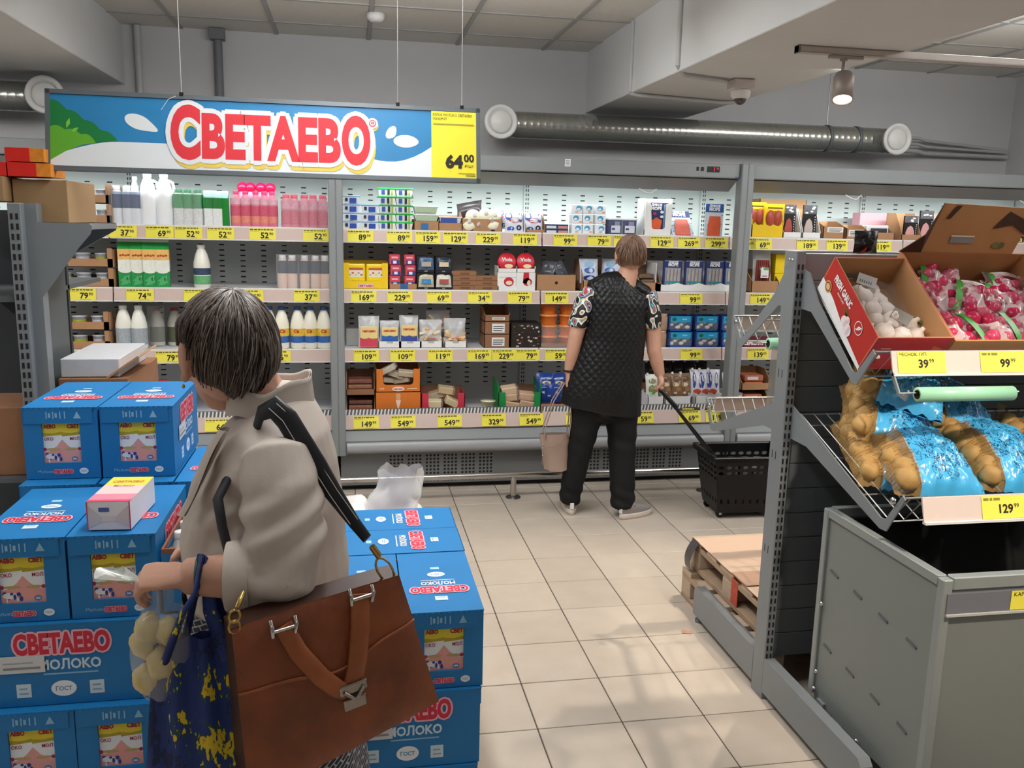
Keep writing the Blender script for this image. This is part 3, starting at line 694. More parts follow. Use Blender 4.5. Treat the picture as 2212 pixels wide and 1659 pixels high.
# two flat tubs on a kraft tray
bx = boxthing('kraft_tray', 'kraft tray with a blue square holding two flat white tubs', 'box', 0.4698, Z1, obox('k', .16, .2, .07, .058))
MB(front(-.02, -.001, 0)).rect(-.015, .0, .032, .045, flat('#2f6ea6'), None, z=.001).build('blue_square', bx)
b = tub('cheese_tub', .148, .15, .05, '#dfe6dc', '#eef1ee', deco=[(-.45, .2, .45, .75, '#a9c0a0')]); stackof(b, 0.4698, Z1 + .05, 2, .0515, 'flat white tubs standing in the kraft tray with a blue square', 'tub', 'flat white tubs', y=YF + .012)
bx = boxthing('kraft_tray', 'low kraft box holding one flat white tub', 'box', 0.6227, Z1, obox('k', .155, .2, .10, .05, slope=True))
b = tub('cheese_tub', .14, .15, .05, '#e6e8ee', '#eef1f2', deco=[(-.45, .2, .3, .8, '#3c56a0')]); put(b, 0.6227, Z1 + .04, 'single flat white tub with a blue print in the low kraft box', 'tub', None, YF + .012)
# round cheeses in a carton
bx = boxthing('kraft_box', 'kraft carton with hand holes filled with round pale cheeses', 'box', 0.8249, Z1, obox('k', .262, .25, .12, .08, slope=True))
for s in (-.07, .07): MB(front(s, -.001, .01)).oval(0, 0, .014, .007, BLACK, None, z=.0005, n=12).build('hand_hole', bx)
ch = MB(); ch.lathe([(.02, 0), (.045, .008), (.05, .03), (.045, .052), (.02, .06), (.001, .061)], mat('#efe9cf', .5, var=.05), n=16, cap=False); ch = ch.build('round_cheese')
MB().tube([(0, 0, .058), (.004, 0, .072), (-.006, .004, .085)], [.016, .008, .014], FILMW, n=6).build('film_twist', ch)
cp = [(-.085, .02, .035, 1.2), (0.0, .03, .03, 1.4), (.075, .02, .035, 1.0), (-.06, .06, .085, 1.35), (.03, .05, .09, 1.2), (.085, .06, .085, 1.3), (-.10, .15, .03, 0.2), (.04, .17, .05, .2)]
cw = ('front left of the lower row', 'front middle of the lower row', 'front right of the lower row', 'tallest one on the left', 'upper middle one', 'upper right one', 'back left one', 'back right one')
for i, (dx, dy, dz, tl) in enumerate(cp):
    lb = 'round pale cheese in the kraft carton, ' + cw[i]
    q = ch if i == 0 else dup(ch)
    q.location = (0.8249 + dx, YF + dy + .035, Z1 + dz); q.rotation_euler = (tl, 0, rnd.uniform(-.5, .5)); tag(q, lb, 'cheese', 'round pale cheeses')
o = MB(); o.pillow(.17, .1, .05, mat('#3c3436', .3, var=.4, scale=50), M=frame((0, 0, 0), (1, 0, .2), (0, .4, 1)), rough=.3); put(o.build('dark_pouch'), 0.7621, Z1 + .095, 'dark crumpled pouch behind the round cheeses', 'pouch', None, YF + .14)
# blue white bags
def snackbag(name, w, h, d, base, blot, seed=0, text=None):
    m = MB(); M = frame((0, .03, 0), (1, 0, 0), (0, .25, 1))
    m.pillow(w, h, d, mat(base, .28, var=.06, scale=25), M=M, rough=.35, seed=seed, nu=12, nv=10)
    o = m.build(name); l = MB(); e = l.pillow(w * .96, h * .98, d * 1.03, mat(base, .28), M=M)
    # printed blotches follow the bag's front
    l = MB()
    for (u, v, ru, rv, c) in blot:
        pts = []
        for i in range(12):
            q = 2 * PI * i / 12; uu = min(.97, max(.03, u + ru * math.cos(q))); vv = min(.95, max(.05, v + rv * math.sin(q)))
            e = max(0, math.sin(PI * min(1, max(0, (vv - .06) / .88)))) ** .5 * max(0, math.sin(PI * uu)) ** .5
            nz = .35 * noise.noise(Vector((uu * 4 + seed * 7.3, vv * 4, 1))) * e
            pts.append(((uu - .5) * w * (1 - .06 * math.sin(PI * vv)), vv * h, -(-(d / 2 * e + nz * d)) + .003))
        l.poly([M @ Vector(p) for p in pts], flat(c, .35))
    l.build('print', o); return o
BL = [(.2, .75, .18, .2, '#2f57a8'), (.85, .7, .12, .25, '#2f57a8'), (.5, .55, .3, .12, '#c9384a'), (.5, .6, .22, .05, '#e8eaf0'), (.3, .15, .2, .1, '#3d64b0'), (.75, .2, .15, .12, '#3a3f58')]
o = snackbag('cheese_bag', .125, .135, .05, '#e4e6ee', BL, 1); put(o, 1.0388, Z1, 'blue, white and red bag leaning in front, left of the two on the top shelf', 'bag', 'blue and white bags')
dup(o, (1.0024, YF + .07, Z1 + .02), 'blue, white and red bag half hidden behind the leaning one', .2)
dup(o, (1.1636, YF + .006, Z1), 'blue, white and red bag in the small kraft box at the shelf end', -.1)
boxthing('kraft_box', 'small kraft box behind the right blue and white bag, end of the shelf', 'box', 1.1789, Z1, obox('k', .13, .2, .125, .02, slope=True), y=YF + .012)
# --- middle cabinet, top shelf, right module
o = MB(); o.box((-.075, 0, 0), (.075, .1, .028), mat('#2c3862', .4, var=.1)); 
M = front(0, -.001, 0); o.rect(-.07, .003, -.005, .018, flat('#d9dbe6'), M); o.rect(.008, .003, .07, .018, flat('#c98a80'), M); o = o.build('fish_tin')
put(o, 1.3172, Z1, 'lower one of the two flat navy boxes at the shelf joint', 'box', 'flat navy boxes'); dup(o, (1.3172, YF + .004, Z1 + .029), 'upper one of the two flat navy boxes at the shelf joint')
def cube(seed):
    q = random.Random(seed); w, h = .070, .060; m = MB(); m.box((-w / 2, 0, 0), (w / 2, .08, h), mat('#eef0f2', .35, var=.03), bev=.004); o = m.build('cream_cheese_pack')
    l = MB(front(0, -.001, 0)); a = q.uniform(-.01, .012); l.oval(a, .036, .02, .017, flat('#4aa0cc'), None, n=14); l.oval(a - .003, .03, .012, .008, flat('#e8f2f6'), None, z=.0004, n=12); l.oval(-a * 1.5 + .012, .012, .012, .006, flat('#e3a78c'), None, z=.0003, n=10); l.build('print', o)
    return o
for c in range(3):
    for r_ in range(3):
        put(cube(c * 3 + r_), shelf_x(1, (1246, 1270, 1297)[c]), Z1 + r_ * .064, 'white cube pack with blue print, %s row, %s column of the three by three stack' % (('bottom', 'middle', 'top')[r_], ('left', 'middle', 'right')[c]), 'pack', 'white cube packs', YF + rnd.uniform(0, .01))
b = tub('fish_tub', .092, .1, .105, '#55597c', '#f0f0f2', .012, deco=[(-.36, .1, .36, .55, '#d6d9e4'), (-.1, .5, .3, .8, '#8f93b4'), (-.3, .2, -.05, .4, '#4b5070')], taper=.94)
rowof(b, (1.7109, 1.8093), Z1, 'white-lidded tubs with navy and silver print', 'tub', 'white-lidded navy tubs')
# salmon packs
def salmon(name, w, h, t, top, ice, fish, fx=(.1, .9), fz=(.0, .62), txt=True):
    m = MB(); m.box((-w / 2, 0, 0), (w / 2, t, h), mat(ice, .35, var=.1, scale=40)); m.rect(-w / 2, h * .74, w / 2, h, flat(top, .4), front(0, -.0007, 0))
    if txt:
        m.text('ДИКОЕ', WHITE, front(0, -.0012, 0), 0, h * .88, w=w * .6, bold=.05, align='c'); m.text('МОРЕ', WHITE, front(0, -.0012, 0), 0, h * .78, w=w * .6, bold=.05, align='c')
    q = random.Random(int(w * 1e4 + h * 1e3))
    for i in range(10):
        a = q.choice((-1, 1)) * w * q.uniform(.36, .47); m.oval(a, h * q.uniform(.1, .7), w * .05, h * .02, flat(q.choice(('#8fb9d8', '#dcebf5', '#5f8fb8'))), front(0, -.0008, 0), n=6)
    o = m.build(name)
    f = MB(); f.prism([(-w * .36, h * .0), (w * .32, h * .0), (w * .34, h * fz[1] * .6), (w * .30, h * fz[1]), (-w * .26, h * fz[1]), (-w * .34, h * fz[1] * .55)], 'y', -.012, 0, mat(fish, .35, var=.15, scale=25, bump=.3)); f.build('fish_fillet', o)
    return o
bx = boxthing('white_display_box', 'white upright display box holding a dark salmon pack', 'box', 2.0013, Z1, obox('w', .19, .16, .24, .035, WHITE, slope=False, sides=1))
m = MB(); m.prism([(-.09, 0), (.09, 0), (.09, .215), (.052, .205), (.048, .05), (.035, .04), (-.03, .04), (-.042, .05), (-.055, .205), (-.09, .225)], 'y', -.004, 0, WHITE); m.build('cut_front', bx)
m = MB(); m.box((-.075, 0, 0), (.075, .01, .20), mat('#283060', .35, var=.1)); m.text('ДИКОЕ', WHITE, front(-.01, -.001, 0), 0, .175, w=.075, bold=.05, align='c'); m.text('МОРЕ', WHITE, front(-.01, -.001, 0), 0, .152, w=.075, bold=.05, align='c')
for a, z, c in ((-.02, .13, '#a83a52'), (.03, .14, '#e6ecf2'), (.03, .11, '#e6ecf2')): m.oval(a, z, .013, .009, flat(c), front(0, -.001, 0), n=10)
m.rect(.04, .03, .07, .19, flat('#7fa6c8'), front(0, -.001, 0)); o = m.build('salmon_pack'); MB().prism([(-.04, .03), (.02, .03), (.03, .085), (-.01, .105), (-.045, .08)], 'y', -.006, -.0005, mat('#e0633a', .35, var=.15)).build('fish_fillet', o)
put(o, 2.0013, Z1 + .012, 'dark blue salmon pack inside the white display box', 'pack', 'salmon packs', YF + .012)
o = salmon('salmon_pack', .15, .205, .012, '#38406c', '#cfe0ea', '#e2705f'); put(o, 2.1859, Z1, 'leaning salmon pack with pink fillet right of the white display box', 'pack', 'salmon packs', YF + .0, 0); o.rotation_euler[0] = -.65
o = salmon('salmon_pack', .128, .215, .012, '#1f559a', '#cfe0ea', '#e0653f'); put(o, 2.3957, Z1, 'upright blue-topped salmon pack near the cabinet post', 'pack', 'salmon packs')
dup(o, (2.6014, YF, Z1), 'blue-topped salmon pack half hidden by the cabinet post')
# --- second shelf
def yellow_pack(): 
    m = MB(); m.box((-.06, 0, 0), (.06, .05, .115), mat('#f2d51c', .35, var=.04), bev=.01); o = m.build('cheese_pack'); l = MB(front(0, -.001, 0))
    l.rect(-.045, .03, .048, .085, flat('#e6ddc6'), None); l.rect(-.045, .075, .048, .09, flat('#c0563a'), None, z=.0003)
    for k in range(5): l.oval(-.035 + k * .018, .045 + (k % 2) * .012, .008, .006, flat(('#9aa6b8', '#c2563c', '#d9c07a')[k % 3]), None, z=.0004, n=8)
    l.build('print', o); return o
bx = boxthing('display_box', 'bright yellow display box with cut-out front at the left end of the second shelf', 'box', 0.0881, Z2, obox('y', .285, .24, .172, .165, mat('#f0c81e', .5, var=.03), cut=.04))
MB(front(0, -.0015, .0)).text('СВЕТАЕВО', flat('#c8322e'), None, 0, .014, w=.1, bold=.05, align='c', halo=WHITE, hw=.003).build('brand_print', bx)
y = yellow_pack(); put(y, 0.0247, Z2 + .045, 'left of the two yellow cheese packs in the yellow display box', 'pack', 'yellow cheese packs', YF + .008); dup(y, (0.1519, YF + .008, Z2 + .045), 'right of the two yellow cheese packs in the yellow display box')
bx = boxthing('kraft_tray', 'low kraft tray with a blue square under the red packs', 'box', 0.3241, Z2, obox('k', .18, .2, .04, .036)); MB(front(.0, -.001, 0)).rect(-.02, 0, .03, .036, flat('#2f6396'), None, z=.0008).build('blue_square', bx)
m = MB(); m.box((-.034, 0, 0), (.034, .06, .066), mat('#cf4a5c', .4, var=.05), bev=.004); rp = m.build('red_pack'); l = MB(front(0, -.001, 0)); l.rect(-.022, .004, .03, .03, flat('#3a3f86'), None); l.rect(-.01, .008, .012, .026, flat('#e8e2e8'), None, z=.0003); l.rect(-.02, .042, .02, .052, flat('#e9b6bc'), None); l.build('print', rp)
for c in range(2):
    for k in range(3):
        lb = 'red pack with a blue patch, %s of the %s column' % (('bottom', 'middle', 'top')[k], ('left', 'right')[c]); p = (shelf_x(2, (853, 885)[c]) + (.006 if k == 1 else 0), YF + .012 + .012 * k, Z2 + .018 + k * .068)
        if c == k == 0: put(rp, p[0], p[2], lb, 'pack', 'red packs', p[1])
        else: dup(rp, p, lb)
def black_pack(c1, c2, seed):
    m = MB(); m.box((-.06, 0, 0), (.06, .08, .105), mat('#1c1b1d', .5, var=.1)); m.text('СЫР', flat('#b9b9b9'), front(0, -.001, 0), 0, .006, h=.008, align='c'); o = m.build('cheese_box')
    m = MB(); m.pillow(.1, .085, .03, mat(c1, .3, var=.3, scale=40), M=frame((0, -.004, .018), (1, 0, 0), (0, .1, 1)), rough=.5, seed=seed); m.build('bag', o)
    m = MB(front(0, -.021, .02)); m.rect(-.03, .02, .03, .05, flat(c2), None); m.build('print', o); return o
for i, (u, k, a, b_, nm) in enumerate(((920, 0, '#c9c3a8', '#3c86b8', 'bottom left'), (958, 0, '#dcd8cc', '#a8544a', 'bottom right'), (920, 1, '#4a6c90', '#b0a69a', 'top left'), (958, 1, '#2f3c54', '#d4c3a2', 'top right'))):
    put(black_pack(a, b_, i), shelf_x(2, u), Z2 + k * .108, 'black open box with a bag inside, %s of the group of four' % nm, 'box', 'black open boxes', YF + k * .01)
m = MB(); m.box((-.08, 0, 0), (.08, .14, .03), KRAFTD, bev=.002); m.rect(-.025, .008, .035, .02, flat('#6b4a33'), front(0, -.001, 0)); fb = m.build('flat_kraft_box')
for i in range(4):
    p = (0.7163 + rnd.uniform(-.004, .004), YF + rnd.uniform(0, .006), Z2 + i * .0305); lb = tier(i, 4, 'flat kraft boxes beside the black group')
    if i == 0: put(fb, p[0], p[2], lb, 'box', 'flat kraft boxes', p[1])
    else: dup(fb, p, lb)
for i in range(3): dup(fb, (0.8615, YF + .003 * i, Z2 + i * .0305), tier(i, 3, 'flat kraft boxes beside the white boxes'))
for i, u in enumerate((1095, 1135)):
    bx = boxthing('white_carton', '%s white carton with a red round tin on top' % ('left', 'right')[i], 'box', shelf_x(2, u), Z2, MB().box((-.064, 0, 0), (.064, .13, .117), WHITE, bev=.002).box((-.064, .0, .119), (.064, .004, .142), WHITE).box((-.064, .0, .119), (-.06, .13, .158), WHITE).box((.06, .0, .119), (.064, .13, .158), WHITE), 'white cartons with red tins')
    l = MB(front(0, -.001, 0)); 
    if i == 0: l.oval(.01, .056, .033, .03, flat('#c22a33'), None, n=16); l.oval(.012, .05, .022, .014, flat('#e6d7bd'), None, z=.0004, n=12); l.rect(-.055, .085, .06, .087, flat('#7a7a7a'), None)
    else: l.poly([(-.015, .117, 0), (.02, .117, 0), (.024, .04, 0), (-.02, .05, 0)], flat('#c22a33')); l.oval(.012, .056, .03, .026, flat('#c22a33'), None, n=14); l.oval(.02, .05, .012, .018, flat('#e6d7bd'), None, z=.0004, n=12)
    l.build('print', bx)
    t = MB(); t.lathe([(.058, 0), (.06, .004), (.06, .032), (.057, .036), (.001, .036)], mat('#cf2635', .35, var=.03), n=26, M=frame((0, .045, .178), (1, 0, 0), (0, .25, 1)), cap=True); o = t.build('red_round_tin')
    l = MB(frame((0, .008, .187), (1, 0, 0), (0, .25, 1))); l.text('Viola', WHITE, None, 0, .0, w=.07, bold=.03, align='c'); l.oval(.01, -.03, .028, .014, flat('#e6cfa6'), None, n=12); l.build('print', o)
    put(o, shelf_x(2, u), Z2, '%s red round cheese tin standing in a white carton' % ('left', 'right')[i], 'tin', 'red round tins', YF + .01)
def kbox(label, x, z, w, d, h, fh=None, m=KRAFT, y=YF, slope=False, group=None, name='kraft_box', hole=False, rotz=0):
    o = boxthing(name, label, 'box', x, z, obox('k', w, d, h, fh if fh else h, m, slope=slope), group, y, rotz)
    if hole: MB(front(0, -.001, h * .5)).oval(0, 0, .010, .010, BLACK, None, z=.0005, n=14).build('round_hole', o)
    return o
kbox('kraft box with a round hole full of dark pouches, second shelf', 1.3237, Z2, .268, .24, .105, hole=True)
o = MB().pillow(.1, .13, .035, mat('#55585f', .25, var=.4, scale=45), rough=.5).build('dark_pouch')
for i, (dx, dy, a) in enumerate(((-.06, .05, .5), (-.01, .1, .9), (.07, .06, 1.5))):
    q = o if i == 0 else dup(o); q.location = (1.3237 + dx, YF + dy, Z2 + .07); q.rotation_euler = (1.2, 0.3 - a * .4, a - 1); tag(q, nth(i, 3, 'grey silvery pouches in the kraft box with a round hole'), 'pouch', 'silvery pouches')
kbox('kraft box of blue and white pouches half hidden by the standing shopper', 1.6363, Z2, .26, .26, .2, .07, slope=True)
o = snackbag('seafood_pouch', .13, .165, .04, '#c9d4e6', [(.5, .5, .3, .12, '#3a66b0'), (.5, .75, .25, .1, '#8fc0dc'), (.5, .2, .35, .1, '#2a4a8c')], 4); put(o, 1.5600, Z2 + .05, 'blue and white seafood pouch standing in the kraft box left of the shopper head', 'pouch', 'blue seafood pouches', YF + .02)
q = dup(o, (1.6938, YF + .05, Z2 + .05), 'darker seafood pouch leaning behind the first one near the shopper shoulder', -.5)
kbox('kraft tray with dim brown packs between the shopper and the blue fish trays', 1.9713, Z2, .15, .24, .14, .06, slope=True)
o = MB().box((-.055, 0, 0), (.055, .12, .03), mat('#7a6653', .3, var=.4, scale=50), bev=.006).build('brown_pack'); put(o, 1.9713, Z2 + .05, 'lower dim brown pack in the kraft tray right of the shopper', 'pack', 'dim brown packs', YF + .012); dup(o, (1.9583, YF + .03, Z2 + .085), 'upper dim brown pack in the kraft tray right of the shopper')
# fish trays in a white carton
bx = thing('white_display_box', 'white scalloped display carton holding four blue fish trays', 'box', (2.3167, YF, Z2)); L = .62
m = MB(); sc = [(-L / 2, 0), (L / 2, 0)]
for k in range(41):
    u = 1 - k / 40; sc.append((-L / 2 + L * u, .062 - .016 * abs(math.sin(PI * 4 * u))))
m.prism(sc, 'y', 0, .004, WHITE); m.box((-L / 2, 0, 0), (L / 2, .2, .004), WHITE); m.box((-L / 2, .196, 0), (L / 2, .2, .2), WHITE); m.box((-L / 2, 0, 0), (-L / 2 + .004, .2, .19), WHITE); m.build('carton_walls', bx)
m = MB(); m.box((-.066, 0, 0), (.066, .025, .2), mat('#2c3a6e', .3, var=.08), bev=.008); o = m.build('fish_tray'); l = MB(); M = front(0, -.001, 0)
l.rect(-.055, .03, .055, .15, flat('#8d93a4'), M)
for k in range(4): l.prism([(-.045 + k * .025, .035), (-.03 + k * .025, .035), (-.026 + k * .025, .14), (-.04 + k * .025, .145)], 'y', -.006, -.001, mat('#b7ada3', .3, var=.3, scale=40))
l.build('fish_fillets', o); l = MB(front(0, -.0025, 0)); l.text('ДИКОЕ', WHITE, None, 0, .175, w=.07, bold=.05, align='c'); l.text('МОРЕ', WHITE, None, 0, .158, w=.07, bold=.05, align='c'); l.rect(-.05, .045, .05, .06, flat('#2f8a98'), None, z=.005); l.oval(0, .03, .05, .012, flat('#7d86a8'), None, z=.003); l.build('print', o)
rowof(o, [shelf_x(2, u) for u in (1452, 1498, 1542, 1583)], Z2 + .012, 'blue fish trays in the white scalloped carton', 'tray', 'blue fish trays', y=YF + .008, jit=.003)
for q in COL.objects:
    if q.name.startswith('fish_tray'): q.rotation_euler[2] = 0
# --- third shelf
def slicebag(w, h, base, cheese, lab, seed):
    m = MB(); M = frame((0, .03, 0), (1, 0, 0), (0, .16, 1)); m.pillow(w, h, .03, FILMW, M=M, rough=.5, seed=seed); o = m.build('cheese_slices_bag')
    c = MB(); c.box((-w * .4, .012, .005), (w * .4, .03, h * .68), mat(cheese, .5, var=.05), bev=.004); c.build('cheese', o)
    l = MB(front(0, .008, 0)); l.rect(-w * .4, h * .30, w * .4, h * .66, flat('#e9cf8c'), None, z=.001); l.text('СВЕТАЕВО', flat('#c23a34'), None, 0, h * .5, w=w * .62, bold=.05, align='c', z=.003); l.poly([(-w * .42, 0.01, .002), (w * .42, .01, .002), (w * .42, h * .32, .002), (w * .2, h * .26, .002), (0, h * .33, .002), (-w * .2, h * .27, .002), (-w * .42, h * .34, .002)], flat(lab)); l.build('print', o)
    return o
def wtray(label, u, w=.145, h=.045): 
    o = boxthing('white_tray', label, 'box', u, Z3, obox('w', w, .2, h, h, WHITE)); MB(front(0, -.001, 0)).rect(-.02, h - .012, .02, h, flat('#b9b4a8'), None, z=.0008).build('notch', o); return o
put(slicebag(.135, .205, '', '#ecd9a0', '#cf4258', 1), 0.1056, Z3, 'bag of cheese slices with a red label', 'bag', 'cheese slice bags', YF + .004)
wtray('low white tray under the blue-labelled cheese slices', 0.2380); wtray('low white tray under the purple and blue cheese bag', 0.3685); wtray('low white tray under the left bag of cheese pieces', 0.5032); wtray('low white tray under the right bag of cheese pieces', 0.6633)
put(slicebag(.125, .14, '', '#ecd9a0', '#2f64b4', 2), 0.2380, Z3 + .035, 'bag of cheese slices with a blue label, shorter', 'bag', 'cheese slice bags', YF + .012)
put(slicebag(.125, .19, '', '#d9c9a0', '#3a4f9c', 3), 0.3626, Z3 + .02, 'taller bag of cheese slices with a purple blue label', 'bag', 'cheese slice bags', YF + .012)
def piecebag(seed, w=.15, h=.16):
    q = random.Random(seed); m = MB(); m.pillow(w, h, .07, FILMW, M=frame((0, .04, 0), (1, 0, 0), (0, .1, 1)), rough=.6, seed=seed); o = m.build('cheese_pieces_bag')
    p = MB()
    for i in range(22): 
        x, z = q.uniform(-.055, .055), q.uniform(.01, .1); a = q.uniform(-.8, .8); M = Matrix.Translation((x, q.uniform(.01, .05), z)) @ Matrix.Rotation(a, 4, 'Y'); p.box((-.022, 0, -.008), (.022, .012, .008), mat(q.choice(('#e8cf9a', '#f0dcb0', '#d8a878', '#f3e6d0')), .5), M=M)
    p.build('cheese_pieces', o, kind='stuff'); l = MB(front(0, -.002, 0)); l.text('СВЕТАЕВО', flat('#c8483c'), None, 0, .035, w=.07, bold=.05, align='c', z=.004); l.build('print', o); return o
put(piecebag(5), 0.5032, Z3 + .02, 'clear bag of cheese pieces in the left white tray', 'bag', 'bags of cheese pieces', YF + .01); put(piecebag(9, .145, .17), 0.6633, Z3 + .02, 'clear bag of cheese pieces with crumpled top, right white tray', 'bag', 'bags of cheese pieces', YF + .01)
put(piecebag(12, .16, .14), 0.5604, Z3 + .09, 'brownish bag of cheese pieces lying behind and above the two bags', 'bag', 'bags of cheese pieces', YF + .11)
o = MB().box((-.05, 0, 0), (.05, .1, .11), mat('#a9a9a4', .6)).build('grey_pack'); put(o, 0.0122, Z3, 'grey pack in the dim corner beside the post, third shelf', 'pack', None, YF + .15)
for i in range(3):
    h = (.088, .083, .075)[i]; b = kbox(tier(i, 3, 'kraft boxes with white paper labels on the third shelf'), 0.9358, Z3 + (0, .089, .173)[i], .168, .22, .09 if i == 2 else (.088, .083)[i], .045 if i == 2 else None, KRAFTD, group='labelled kraft boxes', slope=i == 2)
    if i < 2: MB().box((-.084, 0.001, (.088, .083)[i] - .003), (.084, .22, (.088, .083)[i] - .0005), KRAFTD).build('box_top', b)
    lbl(b, front(.005, -.001, 0), -.04, .012, .045, (.07, .072, .03)[i])
m = MB(); m.box((-.1, 0, 0), (.1, .2, .16), mat('#2a2420', .5, var=.1)); M = front(0, -.001, 0)
q = random.Random(3)
for i in range(46): a, b_ = q.uniform(-.095, .08), q.uniform(.005, .15); m.rect(a, b_, a + q.uniform(.006, .02), b_ + q.uniform(.004, .012), flat(q.choice(('#d8cfc2', '#7c2f28', '#4a3a30', '#b8ab98'))), M, z=.0003 + i * 1e-5)
put(m.build('brown_carton'), 1.1317, Z3, 'dark brown printed carton beside the shelf joint', 'box')
# orange tubs in a film-wrapped tray
kbox('low kraft tray under the orange tubs', 1.3648, Z3, .27, .26, .03, m=KRAFTD)
ot = MB(Matrix.Translation((0, .058, 0))); ot.lathe([(.05, 0), (.056, .056), (.060, .058), (.060, .068), (.001, .070)], mat('#d9702a', .3, var=.1, scale=40), n=20, cap=False); ot = ot.build('carrot_tub')
MB(Matrix.Translation((0, .058, 0))).lathe([(.0615, .057), (.0615, .069), (.001, .071)], mat('#e08a48', .25), n=20, cap=False).build('lid', ot)
for c in range(2):
    for k in range(4):
        lb = 'orange tub, %s of the %s column of four' % (('bottom one', 'second from the bottom', 'third from the bottom', 'top one')[k], ('left', 'right')[c]); p = (shelf_x(3, (1187, 1228)[c]), YF + .006 + rnd.uniform(0, .006), Z3 + .008 + k * .071)
        if c == k == 0: put(ot, p[0], p[2], lb, 'tub', 'orange tubs', p[1])
        else: dup(ot, p, lb)
wrap(1.2321, 1.4922, Z3, .14, .2, 'torn clear film around the lower orange tubs')
# mushroom trays
def mush(seed):
    q = random.Random(seed); m = MB(); BT = mat('#2a4f9c', .3, var=.05); w, d, h = .165, .12, .105
    m.add([(-w * .44, .01, 0), (w * .44, .01, 0), (w * .44, d - .01, 0), (-w * .44, d - .01, 0), (-w / 2, 0, h), (w / 2, 0, h), (w / 2, d, h), (-w / 2, d, h)], [(3, 2, 1, 0), (1, 2, 6, 5), (2, 3, 7, 6), (3, 0, 4, 7)], BT)
    M = frame((0, -.002, 0.0), (1, 0, 0), (0, .12, 1)); m.box((-w / 2, 0, 0), (w / 2, .006, .012), BT); m.box((-w / 2, .0, 0), (-w / 2 + .008, .02, h), BT); m.box((w / 2 - .008, 0, 0), (w / 2, .02, h), BT)
    o = m.build('mushroom_tray')
    for i in range(6):
        x, z = -.058 + .0235 * i, .024 + .02 * ((i * 7 + seed) % 3); MB().ball((x, .022, z), .017, mat('#e9e2d8', .5, var=.08), n=10, k=6, sc=(1.1, .8, .8), lump=.2, seed=seed + i).build('mushroom', o)
    l = MB(); l.box((-w * .44, -.001, h * .58), (w * .44, .010, h * .98), mat('#2aa0d0', .25, var=.05)); Ml = front(0, -.002, 0); l.oval(-.045, .082, .016, .012, flat('#1c5c50'), Ml, n=12); l.rect(.01, .078, .045, .086, flat('#8fd2ea'), Ml); l.build('blue_label', o)
    MB().add([(-w * .46, .004, .004), (w * .46, .004, .004), (w * .46, .001, h * .6), (-w * .46, .001, h * .6)], [(0, 1, 2, 3)], FILM).build('film', o)
    return o
for c in range(3):
    for k in range(2):
        put(mush(c * 2 + k), shelf_x(3, (1469, 1526, 1583)[c]), Z3 + k * .108, 'blue mushroom tray, %s row, %s' % (('lower', 'upper')[k], ('left column', 'middle column', 'right column half behind the post')[c]), 'tray', 'blue mushroom trays', YF + .02 * k)
o = MB(Matrix.Translation((0, .04, 0))); o.lathe([(.036, 0), (.04, .01), (.04, .085), (.034, .1), (.036, .112), (.001, .113)], mat('#b7957c', .15, var=.3, scale=30), n=14, cap=False); o = o.build('glass_jar')
put(o, 2.0785, Z3, 'lower brownish jar right of the shopper elbow', 'jar', 'brownish jars', YF); dup(o, (2.0818, YF + .004, Z3 + .115), 'upper brownish jar right of the shopper elbow')
# --- bottom deck
for i in range(2):
    b = kbox('%s kraft box of brown vacuum packs beside the post' % ('lower', 'upper')[i], 0.0487, Z4 + i * .135, .178, .24, .133, .04, KRAFTD, slope=True, group='kraft boxes of brown packs', y=5.50)
    for k in range(3):
        p = MB().box((-.075, 0, 0), (.075, .16, .028), mat(('#8a5a4a', '#9a6a52', '#7c4f44')[k], .25, var=.25, scale=40), bev=.008).build('brown_pack'); put(p, 0.0487 + rnd.uniform(-.004, .004), Z4 + i * .135 + .006 + k * .032, 'brown vacuum pack, %s in the %s kraft box' % (('bottom', 'middle', 'top')[k], ('lower', 'upper')[i]), 'pack', 'brown vacuum packs', 5.51 + .01 * k)
def cheesebox(label, u, w, h, col, cutfront, z=Z4, mark=True):
    C = mat(col, .5, var=.04); o = boxthing('cheese_display_box', label, 'box', u, z, obox('c', w, .24, h, h * .95 if cutfront else h, C, KRAFTD, cut=.045 if cutfront else 0), None, 5.50)
    l = MB(front(0, -.0012, 0)); l.oval(0, h * .13, w * .14, .016, flat('#e9d6cc'), None); l.text('СВЕТАЕВО', flat('#c8382f'), None, 0, h * .13 - .006, w=w * .2, bold=.05, align='c', z=.0006); l.text('СЫР', flat('#e8d8c8'), None, -w * .42, h * .11, h=.012, z=.0003); l.rect(w * .2, h * .12, w * .42, h * .12 + .007, flat('#e0c8b4'), None, z=.0003); l.build('brand_print', o)
    return o
def cblock(w=.1, d=.06, h=.035, c='#d9c08a'):
    m = MB(); m.box((-w / 2, -d / 2, 0), (w / 2, d / 2, h), mat(c, .4, var=.06), bev=.004); o = m.build('cheese_block'); MB().box((-w / 2 - .002, -d / 2 - .002, -.001), (w / 2 + .012, d / 2 + .002, h + .002), FILM, bev=.006).build('film', o); return o
OR = mat('#d9772a', .5, var=.04)
b = boxthing('cheese_display_box', 'lower closed orange cheese box with a printed crest', 'box', 0.2865, Z4, MB().box((-.142, 0, 0), (.142, .24, .152), OR, bev=.002), None, 5.50)
l = MB(front(0, -.0012, 0)); l.oval(0, .012, .04, .016, flat('#e9d6cc'), None); l.text('СВЕТАЕВО', flat('#c8382f'), None, 0, .006, w=.056, bold=.05, align='c', z=.0006); l.rect(-.014, .10, .014, .145, flat('#e0a878'), None); l.poly([(-.016, .1, 0), (.016, .1, 0), (.012, .08, 0), (.004, .05, 0), (0, .03, 0), (-.004, .05, 0), (-.012, .08, 0)], flat('#ecd9c8')); l.build('crest_print', b)
